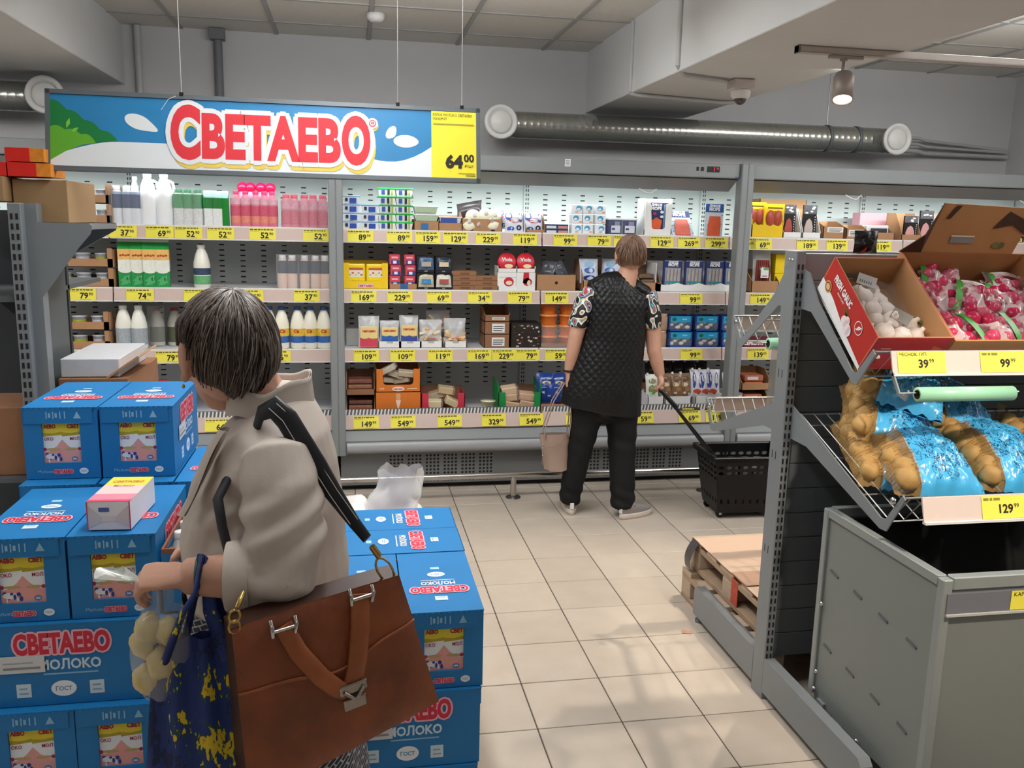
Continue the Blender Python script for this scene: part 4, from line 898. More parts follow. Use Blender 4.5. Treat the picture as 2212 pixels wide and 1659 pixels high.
b = cheesebox('upper orange cheese box with cut-out front full of cheese blocks', 0.2865, .284, .158, '#d9772a', True, Z4 + .154)
for i, (dx, dz, a) in enumerate(((-.05, .05, .1), (.03, .05, -.2), (-.02, .09, .35), (.05, .095, .1), (-.055, .125, -.5))):
    q = cblock(c=('#d8cbb0', '#c9b896', '#c0ab88', '#bba680', '#cfc3ae')[i]); put(q, 0.2865 + dx, Z4 + .154 + dz - .0, 'wrapped cheese block, %s in the orange box' % ('lower left', 'lower right', 'centre one', 'right one near the top', 'upper left tilted one')[i], 'cheese', 'wrapped cheese blocks', 5.60 - .012 * i); q.rotation_euler = (0.15, a, rnd.uniform(-.3, .3))
b = cheesebox('red cheese box with cut-out front holding pale cheese blocks', 0.5764, .282, .15, '#c9374a', True)
for i, (dx, dz, a, c) in enumerate(((-.06, .046, .02, '#e4d5a2'), (.055, .055, .45, '#d9c48e'), (.02, .125, .15, '#c2a76c'), (-.03, .09, -.3, '#b49d78'))):
    q = cblock(.1, .07, .045, c); put(q, 0.5764 + dx, Z4 + dz, 'wrapped pale cheese block, %s in the red box' % ('lower left', 'right tilted one', 'top one', 'dim one behind')[i], 'cheese', 'wrapped cheese blocks', (5.545, 5.54, 5.60, 5.62)[i]); q.rotation_euler = (0.1, a, rnd.uniform(-.2, .2))
m = MB(Matrix.Translation((0, .045, 0))); m.lathe([(.036, 0), (.044, .065), (.05, .067), (.05, .072), (.001, .074)], mat('#dcd9b4', .4, var=.04), n=18, cap=False); o = m.build('dairy_pot'); l = MB(front(0, .003, 0)); l.rect(-.02, .032, .012, .040, flat('#6b5a30'), None, z=.0015); l.rect(-.03, .012, .02, .02, flat('#b8b04a'), None, z=.001); l.build('print', o)
put(o, 0.8779, Z4 + .01, 'small pale pot standing alone between the red and green boxes', 'pot', None, 5.50)
b = cheesebox('green cheese box with cut-out front holding orange cheese packs', 1.0822, .285, .15, '#1d8c46', True)
for s in (-1, 1): MB().prism([(0, .14), (.10, .15), (.24, .15), (.24, .21), (.06, .20), (0, .18)], 'x', s * .142 - .002, s * .142 + .002, mat('#1d8c46', .5)).build('side_flap', b)
for i, (dx, dz) in enumerate(((-.055, .03), (.055, .035), (-.06, .082), (.05, .085), (-.065, .128))):
    q = cblock(.1, .08, .046, ('#e6b888', '#dcae80', '#e2b48a', '#d9aa7c', '#e0c094')[i]); put(q, 1.0822 + dx, Z4 + dz, 'orange-pale cheese pack, %s in the green box' % ('lower left', 'lower right', 'upper left', 'upper right', 'topmost left one')[i], 'cheese', 'wrapped cheese packs', 5.56); q.rotation_euler = (0.12, rnd.uniform(-.2, .2), rnd.uniform(-.15, .15))
kbox('low kraft tray under the blue bags on the bottom deck', 1.3145, Z4, .19, .24, .06, y=5.50)
o = snackbag('cheese_ball_bag', .13, .2, .07, '#24408c', [(.52, .66, .26, .06, '#ddd4a0'), (.28, .34, .05, .03, '#cfd8ee'), (.36, .33, .03, .05, '#cfd8ee'), (.6, .22, .05, .025, '#cfd8ee'), (.68, .22, .02, .04, '#cfd8ee'), (.5, .80, .3, .035, '#b9c8e8'), (.3, .5, .2, .02, '#8fa4d4')], 6)
put(o, 1.2703, Z4 + .06, 'left of the two dark blue bags on the bottom deck', 'bag', 'dark blue bags', 5.52); dup(o, (1.3684, 5.54, Z4 + .055), 'right dark blue bag beside the shopper left hand', .2)
def wbox(label, u, w): return boxthing('white_tray', label, 'box', u, Z4, obox('w', w, .2, .115, .10, WHITE), 'white trays of pouches', 5.50)
wbox('white tray under the green pouch beside the vest', 2.0226, .11); wbox('white tray under the brown pouches', 2.1820, .185); wbox('white tray under the blue and white pouches', 2.4005, .185); wbox('white tray half behind the post, bottom deck', 2.5842, .13)
def pouch(base, blot, seed, w=.09, h=.16):
    o = snackbag('sauce_pouch', w, h, .045, base, blot, seed); MB().tube([(-w * .3, .062, h * .93), (-w * .36, .066, h * 1.03)], .009, WHITE, n=8).build('spout', o); return o
BR = [(.5, .75, .35, .12, '#6b5240'), (.4, .5, .25, .1, '#cdb89a'), (.6, .3, .2, .1, '#b58a5c'), (.4, .15, .15, .05, '#d8cdbc')]; BLU = [(.28, .6, .12, .3, '#3a4f9e'), (.75, .6, .12, .3, '#3a4f9e'), (.5, .2, .3, .08, '#c8503c'), (.6, .14, .1, .05, '#5a8a3c'), (.5, .6, .1, .15, '#f0f0f4')]
put(pouch('#e2e6da', [(.5, .35, .35, .2, '#5f9a4a'), (.5, .7, .3, .12, '#8c8a74')], 1), 2.0094, Z4 + .085, 'white and green pouch beside the vest hem', 'pouch', 'sauce pouches', 5.51)
o = pouch('#8a6a50', BR, 2); rowof(o, [shelf_x(4, u) for u in (1444, 1463, 1484)], Z4 + .09, 'brown mushroom sauce pouches in the white tray', 'pouch', 'sauce pouches', y=5.515)
o = pouch('#e6e6ee', BLU, 3, .1, .19); rowof(o, [shelf_x(4, u) for u in (1507, 1526, 1541)], Z4 + .085, 'blue and white mayonnaise pouches in the white tray', 'pouch', 'sauce pouches', y=5.515)
put(pouch('#d9e0d6', [(.6, .3, .3, .25, '#3f6a8c'), (.4, .6, .25, .2, '#7f9a74')], 5), 2.5671, Z4 + .09, 'pale pouch with green and blue print half behind the post', 'pouch', 'sauce pouches', 5.51)
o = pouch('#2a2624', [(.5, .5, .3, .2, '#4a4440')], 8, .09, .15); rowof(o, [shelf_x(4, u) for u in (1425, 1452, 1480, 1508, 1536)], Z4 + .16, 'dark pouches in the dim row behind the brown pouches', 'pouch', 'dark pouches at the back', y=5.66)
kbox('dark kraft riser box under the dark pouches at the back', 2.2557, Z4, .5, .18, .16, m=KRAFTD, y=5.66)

# --- right cabinet
def ypack(): 
    m = MB(); m.box((-.075, 0, 0), (.075, .02, .215), mat('#f2cf1a', .4, var=.03), bev=.003); o = m.build('salami_pack'); 
    for s in (-1, 1): MB().lathe([(.03, 0), (.032, .004), (.03, .008), (.001, .009)], mat('#b8503c', .4, var=.25, scale=60), n=16, sy=1.7, M=frame((s * .028, -.001, .12), (1, 0, 0), (0, 0, 1)), cap=False).build('salami_slices', o)
    l = MB(front(0, -.001, 0)); l.rect(-.05, .185, .06, .193, flat('#3a3210'), None); l.rect(-.02, .16, .055, .168, flat('#6a5a10'), None); l.build('print', o); return o
kbox('yellow display box holding two salami packs', 2.7861, Z1, .23, .16, .12, .085, mat('#efc71c', .5, var=.03), name='display_box')
o = ypack(); put(o, 2.8300, Z1 + .01, 'right yellow salami pack in the yellow display box', 'pack', 'yellow salami packs', YF + .008); dup(o, (2.7053, YF + .03, Z1 + .02), 'left yellow salami pack half hidden by the cabinet post')
def dbox(label, u, w, h=.2, m=WHITE, y=YF, z=Z1): return boxthing('display_box', label, 'box', u, z, obox('d', w, .2, h, .04, m, KRAFT, slope=True), 'open display boxes', y)
def ham(seed, w=.1, h=.2, meat='#e2a8a4'):
    m = MB(); m.box((-w / 2, 0, 0), (w / 2, .014, h), mat('#1f1d1e', .4, var=.08)); o = m.build('ham_pack')
    s = MB(); s.prism([(-w * .36, .01), (w * .22, .01), (w * .24, h * .3), (w * .12, h * .5), (-w * .05, h * .58), (-w * .25, h * .5), (-w * .38, h * .28)], 'y', -.006, 0, mat(meat, .35, var=.08)); s.build('ham_slices', o)
    t = MB(front(0, -.001, 0)); q = random.Random(seed); t.rect(-w / 2, h * .72, w / 2, h, mat('#9a9aa2', .15, .8, var=.4, scale=60), None)
    for i in range(4): a = q.uniform(-.4, .2) * w; b_ = h * q.uniform(.74, .94); t.oval(a + .01, b_, .012, .006, flat('#e8e4dc'), None, z=.0004 + i * 1e-4, n=8)
    for k in range(8): t.rect(w * .36, h * (.05 + .08 * k), w * .42, h * (.09 + .08 * k), flat('#d8d8d8'), None)
    t.build('foil_print', o); return o
dbox('white display box with black salami packs, left of the pair', 2.9694, .135); dbox('white display box with a black salami pack, right of the pair', 3.1134, .135)
put(ham(1, .09, .215, '#b4554c'), 2.9558, Z1 + .01, 'black pack in the left white display box of the right cabinet', 'pack', 'black salami packs', YF + .03); put(ham(2, .10, .215, '#c9b8b0'), 3.1065, Z1 + .01, 'black pack in the right white display box of the right cabinet', 'pack', 'black salami packs', YF + .03)
kbox('large kraft box standing at the back of the top shelf', 3.0481, Z1, .36, .12, .27, y=5.9)
b = kbox('kraft box with a white label beside the white display boxes', 3.2760, Z1, .155, .22, .12, .085, slope=True); lbl(b, front(.0, -.001, 0), -.05, .045, .07, .08)
b = kbox('kraft box with a white label, second from the display boxes', 3.4436, Z1, .14, .22, .10, .075, slope=True); lbl(b, front(.0, -.001, 0), -.055, .02, .055, .065)
kbox('wide kraft tray with a white back and a dark pack', 3.6414, Z1, .2, .22, .10, .05, slope=True)
o = MB().box((-.085, 0, 0), (.085, .1, .08), WHITE, bev=.006).build('white_pack'); put(o, 3.6414, Z1 + .02, 'white pack lying in the wide kraft tray', 'pack', None, YF + .05)
o = MB().box((-.06, 0, 0), (.06, .01, .05), mat('#4a3e48', .4, var=.4, scale=60)).build('dark_pack'); put(o, 3.6414, Z1 + .03, 'small dark printed pack in front of the white pack', 'pack', None, YF + .03)
m = MB().box((-.17, 0, 0), (.17, .1, .19), mat('#d7a0a8', .5, var=.04)); m.rect(-.1, .09, .08, .105, flat('#c07f8a'), front(0, -.001, 0)); put(m.build('pink_carton'), 3.8198, Z1, 'pink carton at the back of the top shelf, right cabinet', 'box', None, 5.88)
for i, (u, mm) in enumerate(((1970, KRAFT), (2003, None), (2052, WHITE), (2098, KRAFT), (2145, KRAFT))):
    if mm: dbox('%s display box with a black ham pack, %s of the row above the open carton' % ('white' if mm is WHITE else 'kraft', ('first', 'second', 'third', 'fourth', 'last')[i]), shelf_x(1, u), .15, .19, mm)
    put(ham(10 + i, .105, (.16, .2, .215, .21, .21)[i]), shelf_x(1, u) + .01, Z1 + .01, 'black and pink ham pack, %s in the row above the open carton' % ('leftmost', 'second from left', 'third from left', 'fourth from left', 'rightmost')[i], 'pack', 'black ham packs', YF + .03)
for i in range(4):
    o = MB().box((-.05, 0, 0), (.05, .1, .05), mat('#4a2420', .5, var=.1), bev=.006).build('dark_pack'); l = MB(front(0, -.001, 0)); l.poly([(-.03, .008, 0), (.03, .008, 0), (.026, .032, 0), (-.02, .034, 0)], YEL); l.rect(-.014, .014, .014, .024, INK, None, z=.0004); l.build('yellow_sticker', o)
    put(o, 4.7332, Z1 + i * .052, tier(i, 4, 'dark packs with yellow stickers at the right edge'), 'pack', 'dark packs with yellow stickers')
# lower shelves of the right cabinet
kbox('kraft box with tape holding a thin-sausage pack', 2.7989, Z2, .2, .24, .15, .08, slope=True)
m = MB(); 
o = MB().pillow(.14, .26, .05, FILMW, M=frame((0, .03, 0), (1, 0, 0), (0, .15, 1)), rough=.3).build('sausage_pack')
for k in range(7): MB().tube([(-.045 + k * .015, .028, .02), (-.047 + k * .0155, .02, .1), (-.04 + k * .0135, .034, .17)], .007, mat('#8c3226', .35, var=.2), n=6).build('sausage', o)
l = MB(front(.0, -.004, 0)); l.rect(-.028, .05, .03, .12, WHITE, None); l.rect(-.01, .105, .03, .118, flat('#5aa04a'), None, z=.0004); l.rect(-.02, .06, .02, .065, INK, None, z=.0004); l.build('paper_label', o)
put(o, 2.7921, Z2 + .05, 'clear pack of thin red sausages with a white label', 'pack', None, YF + .012)
for i in range(2): boxthing('yellow_carton', '%s plain yellow carton behind the gondola upright' % ('lower', 'upper')[i], 'box', 2.9640, Z2 + i * .132, MB().box((-.075, 0, 0), (.075, .2, .13), mat('#f0cf10', .5), bev=.002), 'yellow cartons', YF + .05)
m = MB().box((-.14, 0, 0), (.14, .2, .05), mat('#7c2440', .5, var=.05)); m.text('СЕРВЕЛАТ', WHITE, front(0, -.001, 0), -.06, .014, w=.15, bold=.05, align='c'); put(m.build('burgundy_carton'), 2.8073, Z3, 'burgundy carton lettered in white below the wire shelf', 'box')
for i in range(2):
    kbox('%s kraft box of sausage packs on the bottom deck right of the post' % ('lower', 'upper')[i], 2.7493, Z4 + i * .135, .22, .24, .133, .05, group='kraft boxes of sausage packs', slope=True, y=5.50)
    for k in range(2):
        o = MB().box((-.07, 0, 0), (.07, .12, .045), mat(('#c87a50', '#b46a4c')[k], .25, var=.2), bev=.012).build('sausage_pack'); l = MB(front(0, -.001, 0)); l.rect(-.05, .012, .03, .034, flat(('#4a4f9c', '#d8cfd8')[k]), None); l.build('print', o)
        put(o, 2.7320, Z4 + i * .135 + .012 + k * .048, 'orange sausage pack, %s of two in the %s kraft box right of the post' % (('lower', 'upper')[k], ('lower', 'upper')[i]), 'pack', 'orange sausage packs', 5.51)

# ------------------------------------------------------------------ produce stand (gondola) on the right
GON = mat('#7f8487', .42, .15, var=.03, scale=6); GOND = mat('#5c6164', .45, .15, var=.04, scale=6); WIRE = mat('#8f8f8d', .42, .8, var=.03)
YC = 2.74
g = thing('produce_gondola', 'grey slotted metal gondola with sloping wire shelves of vegetables', 'gondola', (0, 0, 0))
def upright(x):
    u = MB().box((x, 2.70, .0), (x + .034, 2.785, 1.625), GON, bev=.003).build('upright', g); s = MB()
    z = .16
    while z < 1.58:
        for dx in (.006, .021): s.box((x + dx, 2.6985, z), (x + dx + .006, 2.701, z + .018), DARK); s.box((x + dx, 2.784, z), (x + dx + .006, 2.7865, z + .018), DARK)
        z += .0305
    s.build('slots', u, kind='stuff')
    r = MB()
    for z in (1.595,):
        for yy in (2.725, 2.745): r.lathe([(.006, 0), (.005, .004), (.001, .005)], CHROME, n=8, M=Matrix.Translation((x, yy, z)) @ Matrix.Rotation(-PI / 2, 4, 'Y'))
    r.build('rivets', u, kind='stuff')
    d = MB()
    for yy, z in ((2.735, .9), (2.76, .9), (2.735, 1.19), (2.76, 1.19), (2.735, .55), (2.76, .55)): d.box((x - .0008, yy, z), (x + .001, yy + .003, z + .028), DARK)
    d.build('side_slits', u, kind='stuff')
for x in (1.459, 2.70): upright(x)
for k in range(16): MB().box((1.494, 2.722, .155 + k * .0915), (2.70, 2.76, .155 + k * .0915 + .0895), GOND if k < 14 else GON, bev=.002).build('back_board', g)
def side(sg):
    """mirror a (Y,z) outline of the near side to the far side"""
    return lambda pts: [(y, z) if sg > 0 else (2 * YC + .005 - y, z) for y, z in pts]
UPB = [(2.70, 1.565), (2.70, 1.434), (2.63, 1.43), (2.36, 1.245), (2.335, 1.24), (2.255, 1.345), (2.268, 1.358), (2.342, 1.275), (2.362, 1.278), (2.59, 1.465), (2.66, 1.555)]
LOB = [(2.70, 1.10), (2.70, .985), (2.586, .983), (2.15, .855), (2.12, .857), (2.05, .972), (2.062, .982), (2.128, .89), (2.15, .888), (2.66, 1.085)]
for sg in (1, -1):
    m = side(sg)
    for x in (1.487, 2.694):
        for pl in (UPB, LOB): MB().prism(m(pl), 'x', x, x + .005, GON).build('bracket', g)
    for nm, a, b, lip, n in (('upper', (2.66, 1.512), (2.352, 1.268), (2.262, 1.352), 7), ('lower', (2.68, 1.075), (2.14, .882), (2.056, .975), 9)):
        w = MB(); (ya, za), (yb, zb), (yl, zl) = m([a])[0], m([b])[0], m([lip])[0]
        if nm == 'lower':
            for i in range(26): x = 1.51 + i * .047; w.tube([(x, ya, za), (x, yb, zb), (x, yl, zl)], .0022, WIRE, n=4)
            for t in (0, .12, .45, .78, 1): w.tube([(1.49, ya + (yb - ya) * t, za + (zb - za) * t - .004), (2.70, ya + (yb - ya) * t, za + (zb - za) * t - .004)], .003, WIRE, n=4)
        else:
            for i in range(26): x = 1.51 + i * .047; w.tube([(x, ya, za), (x, yb, zb), (x, yl, zl)], .0022, WIRE, n=4)
            for t in (0, .3, .6, 1): w.tube([(1.49, ya + (yb - ya) * t, za + (zb - za) * t - .004), (2.70, ya + (yb - ya) * t, za + (zb - za) * t - .004)], .003, WIRE, n=4)
        w.tube([(1.49, yl, zl), (2.70, yl, zl)], .004, WIRE, n=5)
        ws = w.build('wire_shelf', g, kind=None)
        dy = -.012 * sg; RL = mat('#d8c6bd', .35, var=.02)
        r = MB(); zt, zb2 = (zl + .004, zl - .060)
        r.prism([(yl + dy, zt), (yl + dy * 2.6, zb2), (yl + dy * 2.3, zb2 - .002), (yl + dy * .5, zt)], 'x', 1.535, 2.68, RL); r.box((1.535, min(yl + dy * 3.2, yl + dy * 2), zb2 - .006), (2.68, max(yl + dy * 3.2, yl + dy * 2), zb2 + .001), WHITE)
        r.build('ticket_rail', ws)
        if nm == 'lower' or sg < 0: MB().lathe([(.012, 0), (.011, .006), (.001, .008)], CHROME, n=6, M=Matrix.Translation((1.486, yl + dy * -3.4, zl - .02)) @ Matrix.Rotation(-PI / 2, 4, 'Y')).build('bolt', ws)
for x in (1.459, 2.70):
    for a, b in ((2.08, 2.70), (2.785, 3.36)):
        MB().prism([(a, .03), (b, .03), (b, .16), (a + .02, .16), (a, .14)] if a < 2.5 else [(a, .03), (b, .03), (b, .14), (b - .02, .16), (a, .16)], 'x', x, x + .04, GON).build('base_foot', g)
    for y in (2.12, 2.74, 3.33): MB().lathe([(.02, 0), (.02, .012), (.008, .014), (.008, .032)], GOND, n=10, c=(x + .02, y, 0)).build('levelling_foot', g)
def gtag(x, up, price, small, label, text=None, w=.155):
    if up: yl, zl = 2.262, 1.352
    else: yl, zl = 2.056, .975
    a = Vector((0, yl - .0135, zl + .003)); b = Vector((0, yl - .0322, zl - .058)); d = (a - b); h = d.length
    M = frame((0, 0, 0), (1, 0, 0), d); mb = MB(M); mb.rect(0, 0, w, h - .001, mat('#f3e25a', .5, var=.02), None, z=.0005); o = mb.build('price_tag', loc=(x, b.y, b.z)); tag(o, label, 'price tag', 'produce price tags')
    p = MB(M)
    if text: p.text(text, INK, None, .006, h - .014, h=.0105, z=.0012, bold=.0)
    else:
        for a, b2 in ((.006, .022), (.026, .034), (.038, .058)): p.rect(a, h - .013, b2, h - .006, flat('#8a7f3a'), None, z=.0012)
    p.text(price, INK, None, .098, .014, h=.026, z=.0012, align='r', bold=.03); p.text(small, INK, None, .101, .029, h=.012, z=.0012, bold=.01); p.build('price_print', o)
gtag(1.552, True, '39', '99', 'yellow price tag lettered ЧЕСНОК with 39.99 under the garlic carton', 'ЧЕСНОК 1УП')
gtag(1.822, True, '99', '99', 'yellow price tag reading 99 under the red onion carton')
gtag(1.715, False, '129', '99', 'yellow price tag reading 129 under the potato bags')
# --- cartons on the sloping upper shelf
EY = Vector((0, .774, .633)); EZ = Vector((0, -.633, .774))
def slope(x, s, h): return Vector((x, 2.36, 1.281)) + EY * s + EZ * (h + .004)
SM = Matrix(((1, 0, 0, 0), (0, EY.y, EZ.y, 0), (0, EY.z, EZ.z, 0), (0, 0, 0, 1)))
def onslope(o, x, s, h, spin=0):
    o.matrix_world = Matrix.Translation(slope(x, s, h)) @ SM @ Matrix.Rotation(spin, 4, 'Z'); return o
REDC = mat('#b32a24', .45, var=.05, scale=12); KIN = mat('#b98a5e', .75, var=.07, scale=10)
def tray_walls(o, w, l, h, out, kin=KIN, t=.005, hole=True):
    MB().box((0, 0, 0), (w, l, t), kin).build('box_bottom', o)
    for nm, a, b in (('box_wall', (0, 0), (w, t)), ('box_wall', (0, l - t), (w, l)), ('box_wall', (0, t), (t, l - t)), ('box_wall', (w - t, t), (w, l - t))):
        m = MB(); x0, y0 = a; x1, y1 = b
        if x1 - x0 > y1 - y0: m.box((x0, y0, 0), (x1, (y0 + y1) / 2, h), out if y0 < l / 2 else kin).box((x0, (y0 + y1) / 2, 0), (x1, y1, h), kin if y0 < l / 2 else out)
        else: m.box((x0, y0, 0), ((x0 + x1) / 2, y1, h), out if x0 < w / 2 else kin).box(((x0 + x1) / 2, y0, 0), (x1, y1, h), kin if x0 < w / 2 else out)
        m.build(nm, o)
GW, GL, GH = .247, .352, .138
gb = thing('garlic_carton', 'red carton printed FRESH GARLIC tilted on the upper wire shelf', 'box'); tray_walls(gb, GW, GL, GH, REDC); onslope(gb, 1.503, 0, 0)
ML = frame((-.0012, GL, 0), (0, -1, 0), (0, 0, 1))      # left side: local x runs down the slope, local y up
m = MB(ML); m.poly([(0, .0, 0), (.352, .0, 0), (.352, .012, 0), (.22, .022, 0), (.10, .045, 0), (.0, .052, 0)], WHITE)
m.text('FRESH GARLIC', WHITE, None, .055, .088, h=.026, sx=.62, bold=.045, z=.0006); m.text('Selected Quality', WHITE, None, .10, .072, h=.009, sx=.8, bold=.02, z=.0006)
m.oval(.045, .052, .021, .02, flat('#b99a5a'), None, z=.0008, n=18); m.oval(.045, .052, .016, .015, flat('#8a2a22'), None, z=.0012, n=18); m.oval(.045, .052, .012, .011, flat('#cdb27a'), None, z=.0016, n=18)
for cx, cy, r in ((.195, .045, .021), (.222, .038, .024), (.205, .06, .014)):
    m.oval(cx, cy, r, r * .85, flat('#e6d9d9'), None, z=.001 + r * .02, n=16); m.oval(cx + r * .3, cy, r * .3, r * .7, flat('#cdbcbf'), None, z=.0018, n=12)
for i in range(7): a = 1.2 + i * .25; m.poly([(.185, .06, .0007), (.188, .064, .0007), (.183 + .028 * math.cos(a), .062 + .026 * math.sin(a), .0007)], flat('#3f6a30'))
m.oval(.262, .085, .022, .022, WHITE, None, z=.0006, n=22); m.oval(.262, .085, .0195, .0195, REDC, None, z=.0009, n=22)
for k in (-1, 0, 1): m.poly([(.252 + k * .004, .074 + k * .004, .0012), (.262, .082 + k * .006, .0012), (.274 + k * .003, .09 + k * .005, .0012), (.273 + k * .003, .0935 + k * .005, .0012), (.26, .0855 + k * .006, .0012)], WHITE)
m.build('garlic_print', gb)
m = MB(frame((0, -.001, 0), (1, 0, 0), (0, 0, 1))); m.rect(.03, .09, .062, .095, flat('#d89a7c'), None).rect(.03, .08, .05, .084, flat('#d89a7c'), None); m.rect(.10, .02, .15, .04, WHITE, None, z=.0004); m.poly([(.19, .06, 0), (.235, .045, 0), (.235, .09, 0), (.20, .105, 0)], flat('#c8622e')); m.build('front_print', gb)
m = MB(frame((0, GL - .0062, 0), (1, 0, 0), (0, 0, 1))); m.rect(.065, .055, .115, .075, mat('#83807e', .6), None); m.rect(.055, .05, .1, .053, flat('#e0c9b0'), None, z=.0003); m.build('hand_hole', gb)
# garlic bulbs
gp = [(0, .0), (.016, .001), (.025, .009), (.0275, .02), (.024, .031), (.014, .039), (.007, .044), (.0055, .054), (.001, .055)]
GARL = mat('#e6dcd6', .6, var=.1, scale=20, bump=.2)
def bulb():
    m = MB(); n = 24; vs = []
    for r, z in gp:
        for j in range(n):
            q = 2 * PI * j / n; rr = r * (1 + .05 * math.cos(8 * q)); vs.append((rr * math.cos(q), rr * math.sin(q), z))
    k = len(gp); m.add(vs, [(i * n + j, i * n + (j + 1) % n, (i + 1) * n + (j + 1) % n, (i + 1) * n + j) for i in range(k - 1) for j in range(n)], GARL, True)
    return m.build('garlic_bulb')
grow = [(.285, [(.085, .06), (.14, .05)]), (.235, [(.045, .05), (.098, .07), (.15, .05)]), (.185, [(.042, .055), (.095, .065), (.150, .06)]), (.138, [(.042, .05), (.092, .06), (.145, .075), (.195, .05)]), (.092, [(.042, .05), (.095, .065), (.15, .065), (.20, .05)]), (.045, [(.042, .045), (.092, .055), (.145, .06), (.20, .04)]), (.034, [(.065, .03), (.12, .04), (.17, .045)])]
b0 = None
for ri, (s, row) in enumerate(grow):
    for ci, (x, h) in enumerate(row):
        b = bulb() if b0 is None else dup(b0); b0 = b0 or b
        tag(b, 'garlic bulb in the red carton, %s row from top, %s' % (ORD[ri + 1], ('leftmost', 'second from left', 'third from left', 'rightmost')[ci if ci < len(row) - 1 else 3]), 'garlic', 'garlic bulbs in the carton')
        b.matrix_world = Matrix.Translation(slope(1.503 + x, s, h - .02)) @ SM @ Matrix.Rotation(rnd.uniform(-1.0, 1.0), 4, 'X') @ Matrix.Rotation(rnd.uniform(-.5, .7), 4, 'Y'); b.scale = [1.1] * 3
m = MB(); m.grid(lambda u, v: (.012 + .2 * u, .005 + .30 * v, .075 + .022 * math.sin(PI * u) * math.sin(PI * v) + .012 * noise.noise(Vector((u * 6, v * 7, 0)))), 14, 16, mat('#eee6e2', .35, alpha=.09, var=0)); nb = m.build('net_bag'); onslope(nb, 1.503, 0, .0)
tag(nb, 'thin white net stretched over the garlic bulbs', 'net')
for k, (x, s, h, sp, c) in enumerate(((.115, .30, .085, -.5, '#b5b1ae'), (.15, .125, .10, -.75, '#8b8782'))):
    m = MB(); m.box((-.03, -.02, 0), (.03, .02, .0015), mat(c, .4, var=.1)); 
    for i in range(6): m.rect(-.022 + i * .007, -.012, -.019 + i * .007, -.002, flat('#55504d'), None, z=.002) if k == 0 else None
    onslope(tag(m.build('net_label'), ('pale', 'dark grey')[k] + ' paper label on the garlic net, ' + ('upper one', 'lower one')[k], 'label'), 1.503 + x, s, h, sp).rotation_euler.rotate_axis('X', .35)
# red onion / radish carton with its lid folded back
ob = thing('onion_carton', 'open brown carton of bagged radishes with its lid flap folded back', 'box'); OW, OL, OH = .46, .40, .125
KB = mat('#b58254', .75, var=.07, scale=9); KDK = mat('#4a3427', .8, var=.1)
tray_walls(ob, OW, OL, OH, KB, KB); onslope(ob, 1.762, 0, 0)
lid = MB(); TLM = frame((0, OL, OH), (1, 0, 0), (0, .05, 1)); 
lid.add([(.07, 0, 0), (OW - .05, 0, 0), (OW - .02, .155, 0), (.10, .165, 0), (.07, 0, .004), (OW - .05, 0, .004), (OW - .02, .155, .004), (.10, .165, .004)], [(0, 1, 2, 3), (7, 6, 5, 4), (0, 4, 5, 1), (1, 5, 6, 2), (2, 6, 7, 3), (3, 7, 4, 0)], KB, M=frame((0, OL, OH), (1, 0, 0), (0, .35, .95)))
LM = frame((0, OL - .002, OH), (1, 0, 0), (0, .35, .95))
lid.poly([(.12, .115, .0052), (.145, .16, .0052), (.165, .16, .0052), (.135, .115, .0052)], KDK, LM); lid.poly([(.30, .085, .0052), (.345, .145, .0052), (.43, .11, .0052), (.42, .07, .0052), (.37, .10, .0052)], KDK, LM); lid.rect(.16, .035, .245, .06, mat('#8d8b8b', .6), LM, z=.0053); lid.rect(.16, .056, .245, .061, flat('#e8d8c4'), LM, z=.0056)
lid.oval(.335, .03, .014, .011, flat('#7d7a4a'), LM, z=.0056, n=12); lid.oval(.355, .03, .012, .011, flat('#6c6a42'), LM, z=.0056, n=12)
lid.build('lid_flap', ob)
MB().add([(-.01, 0, 0), (.07, 0, 0), (.10, .165, 0), (.045, .07, .03), (-.01, 0, .004), (.07, 0, .004), (.10, .165, .004), (.045, .07, .034)], [(0, 1, 2, 3), (7, 6, 5, 4), (0, 4, 5, 1), (1, 5, 6, 2), (2, 6, 7, 3), (3, 7, 4, 0)], KDK, M=LM).build('corner_flap', ob)
MB().add([(OW - .004, .02, OH), (OW - .004, OL, OH), (OW + .08, OL - .02, OH + .12), (OW + .06, .05, OH + .05), (OW, .02, OH), (OW, OL, OH), (OW + .084, OL - .02, OH + .12), (OW + .064, .05, OH + .05)], [(3, 2, 1, 0), (4, 5, 6, 7), (0, 1, 5, 4), (1, 2, 6, 5), (2, 3, 7, 6), (3, 0, 4, 7)], KB).build('side_flap', ob)
RAD = mat('#c62a56', .25, var=.12, scale=30); PINKF = mat('#d9889a', .2, alpha=.45, var=.2, scale=40)
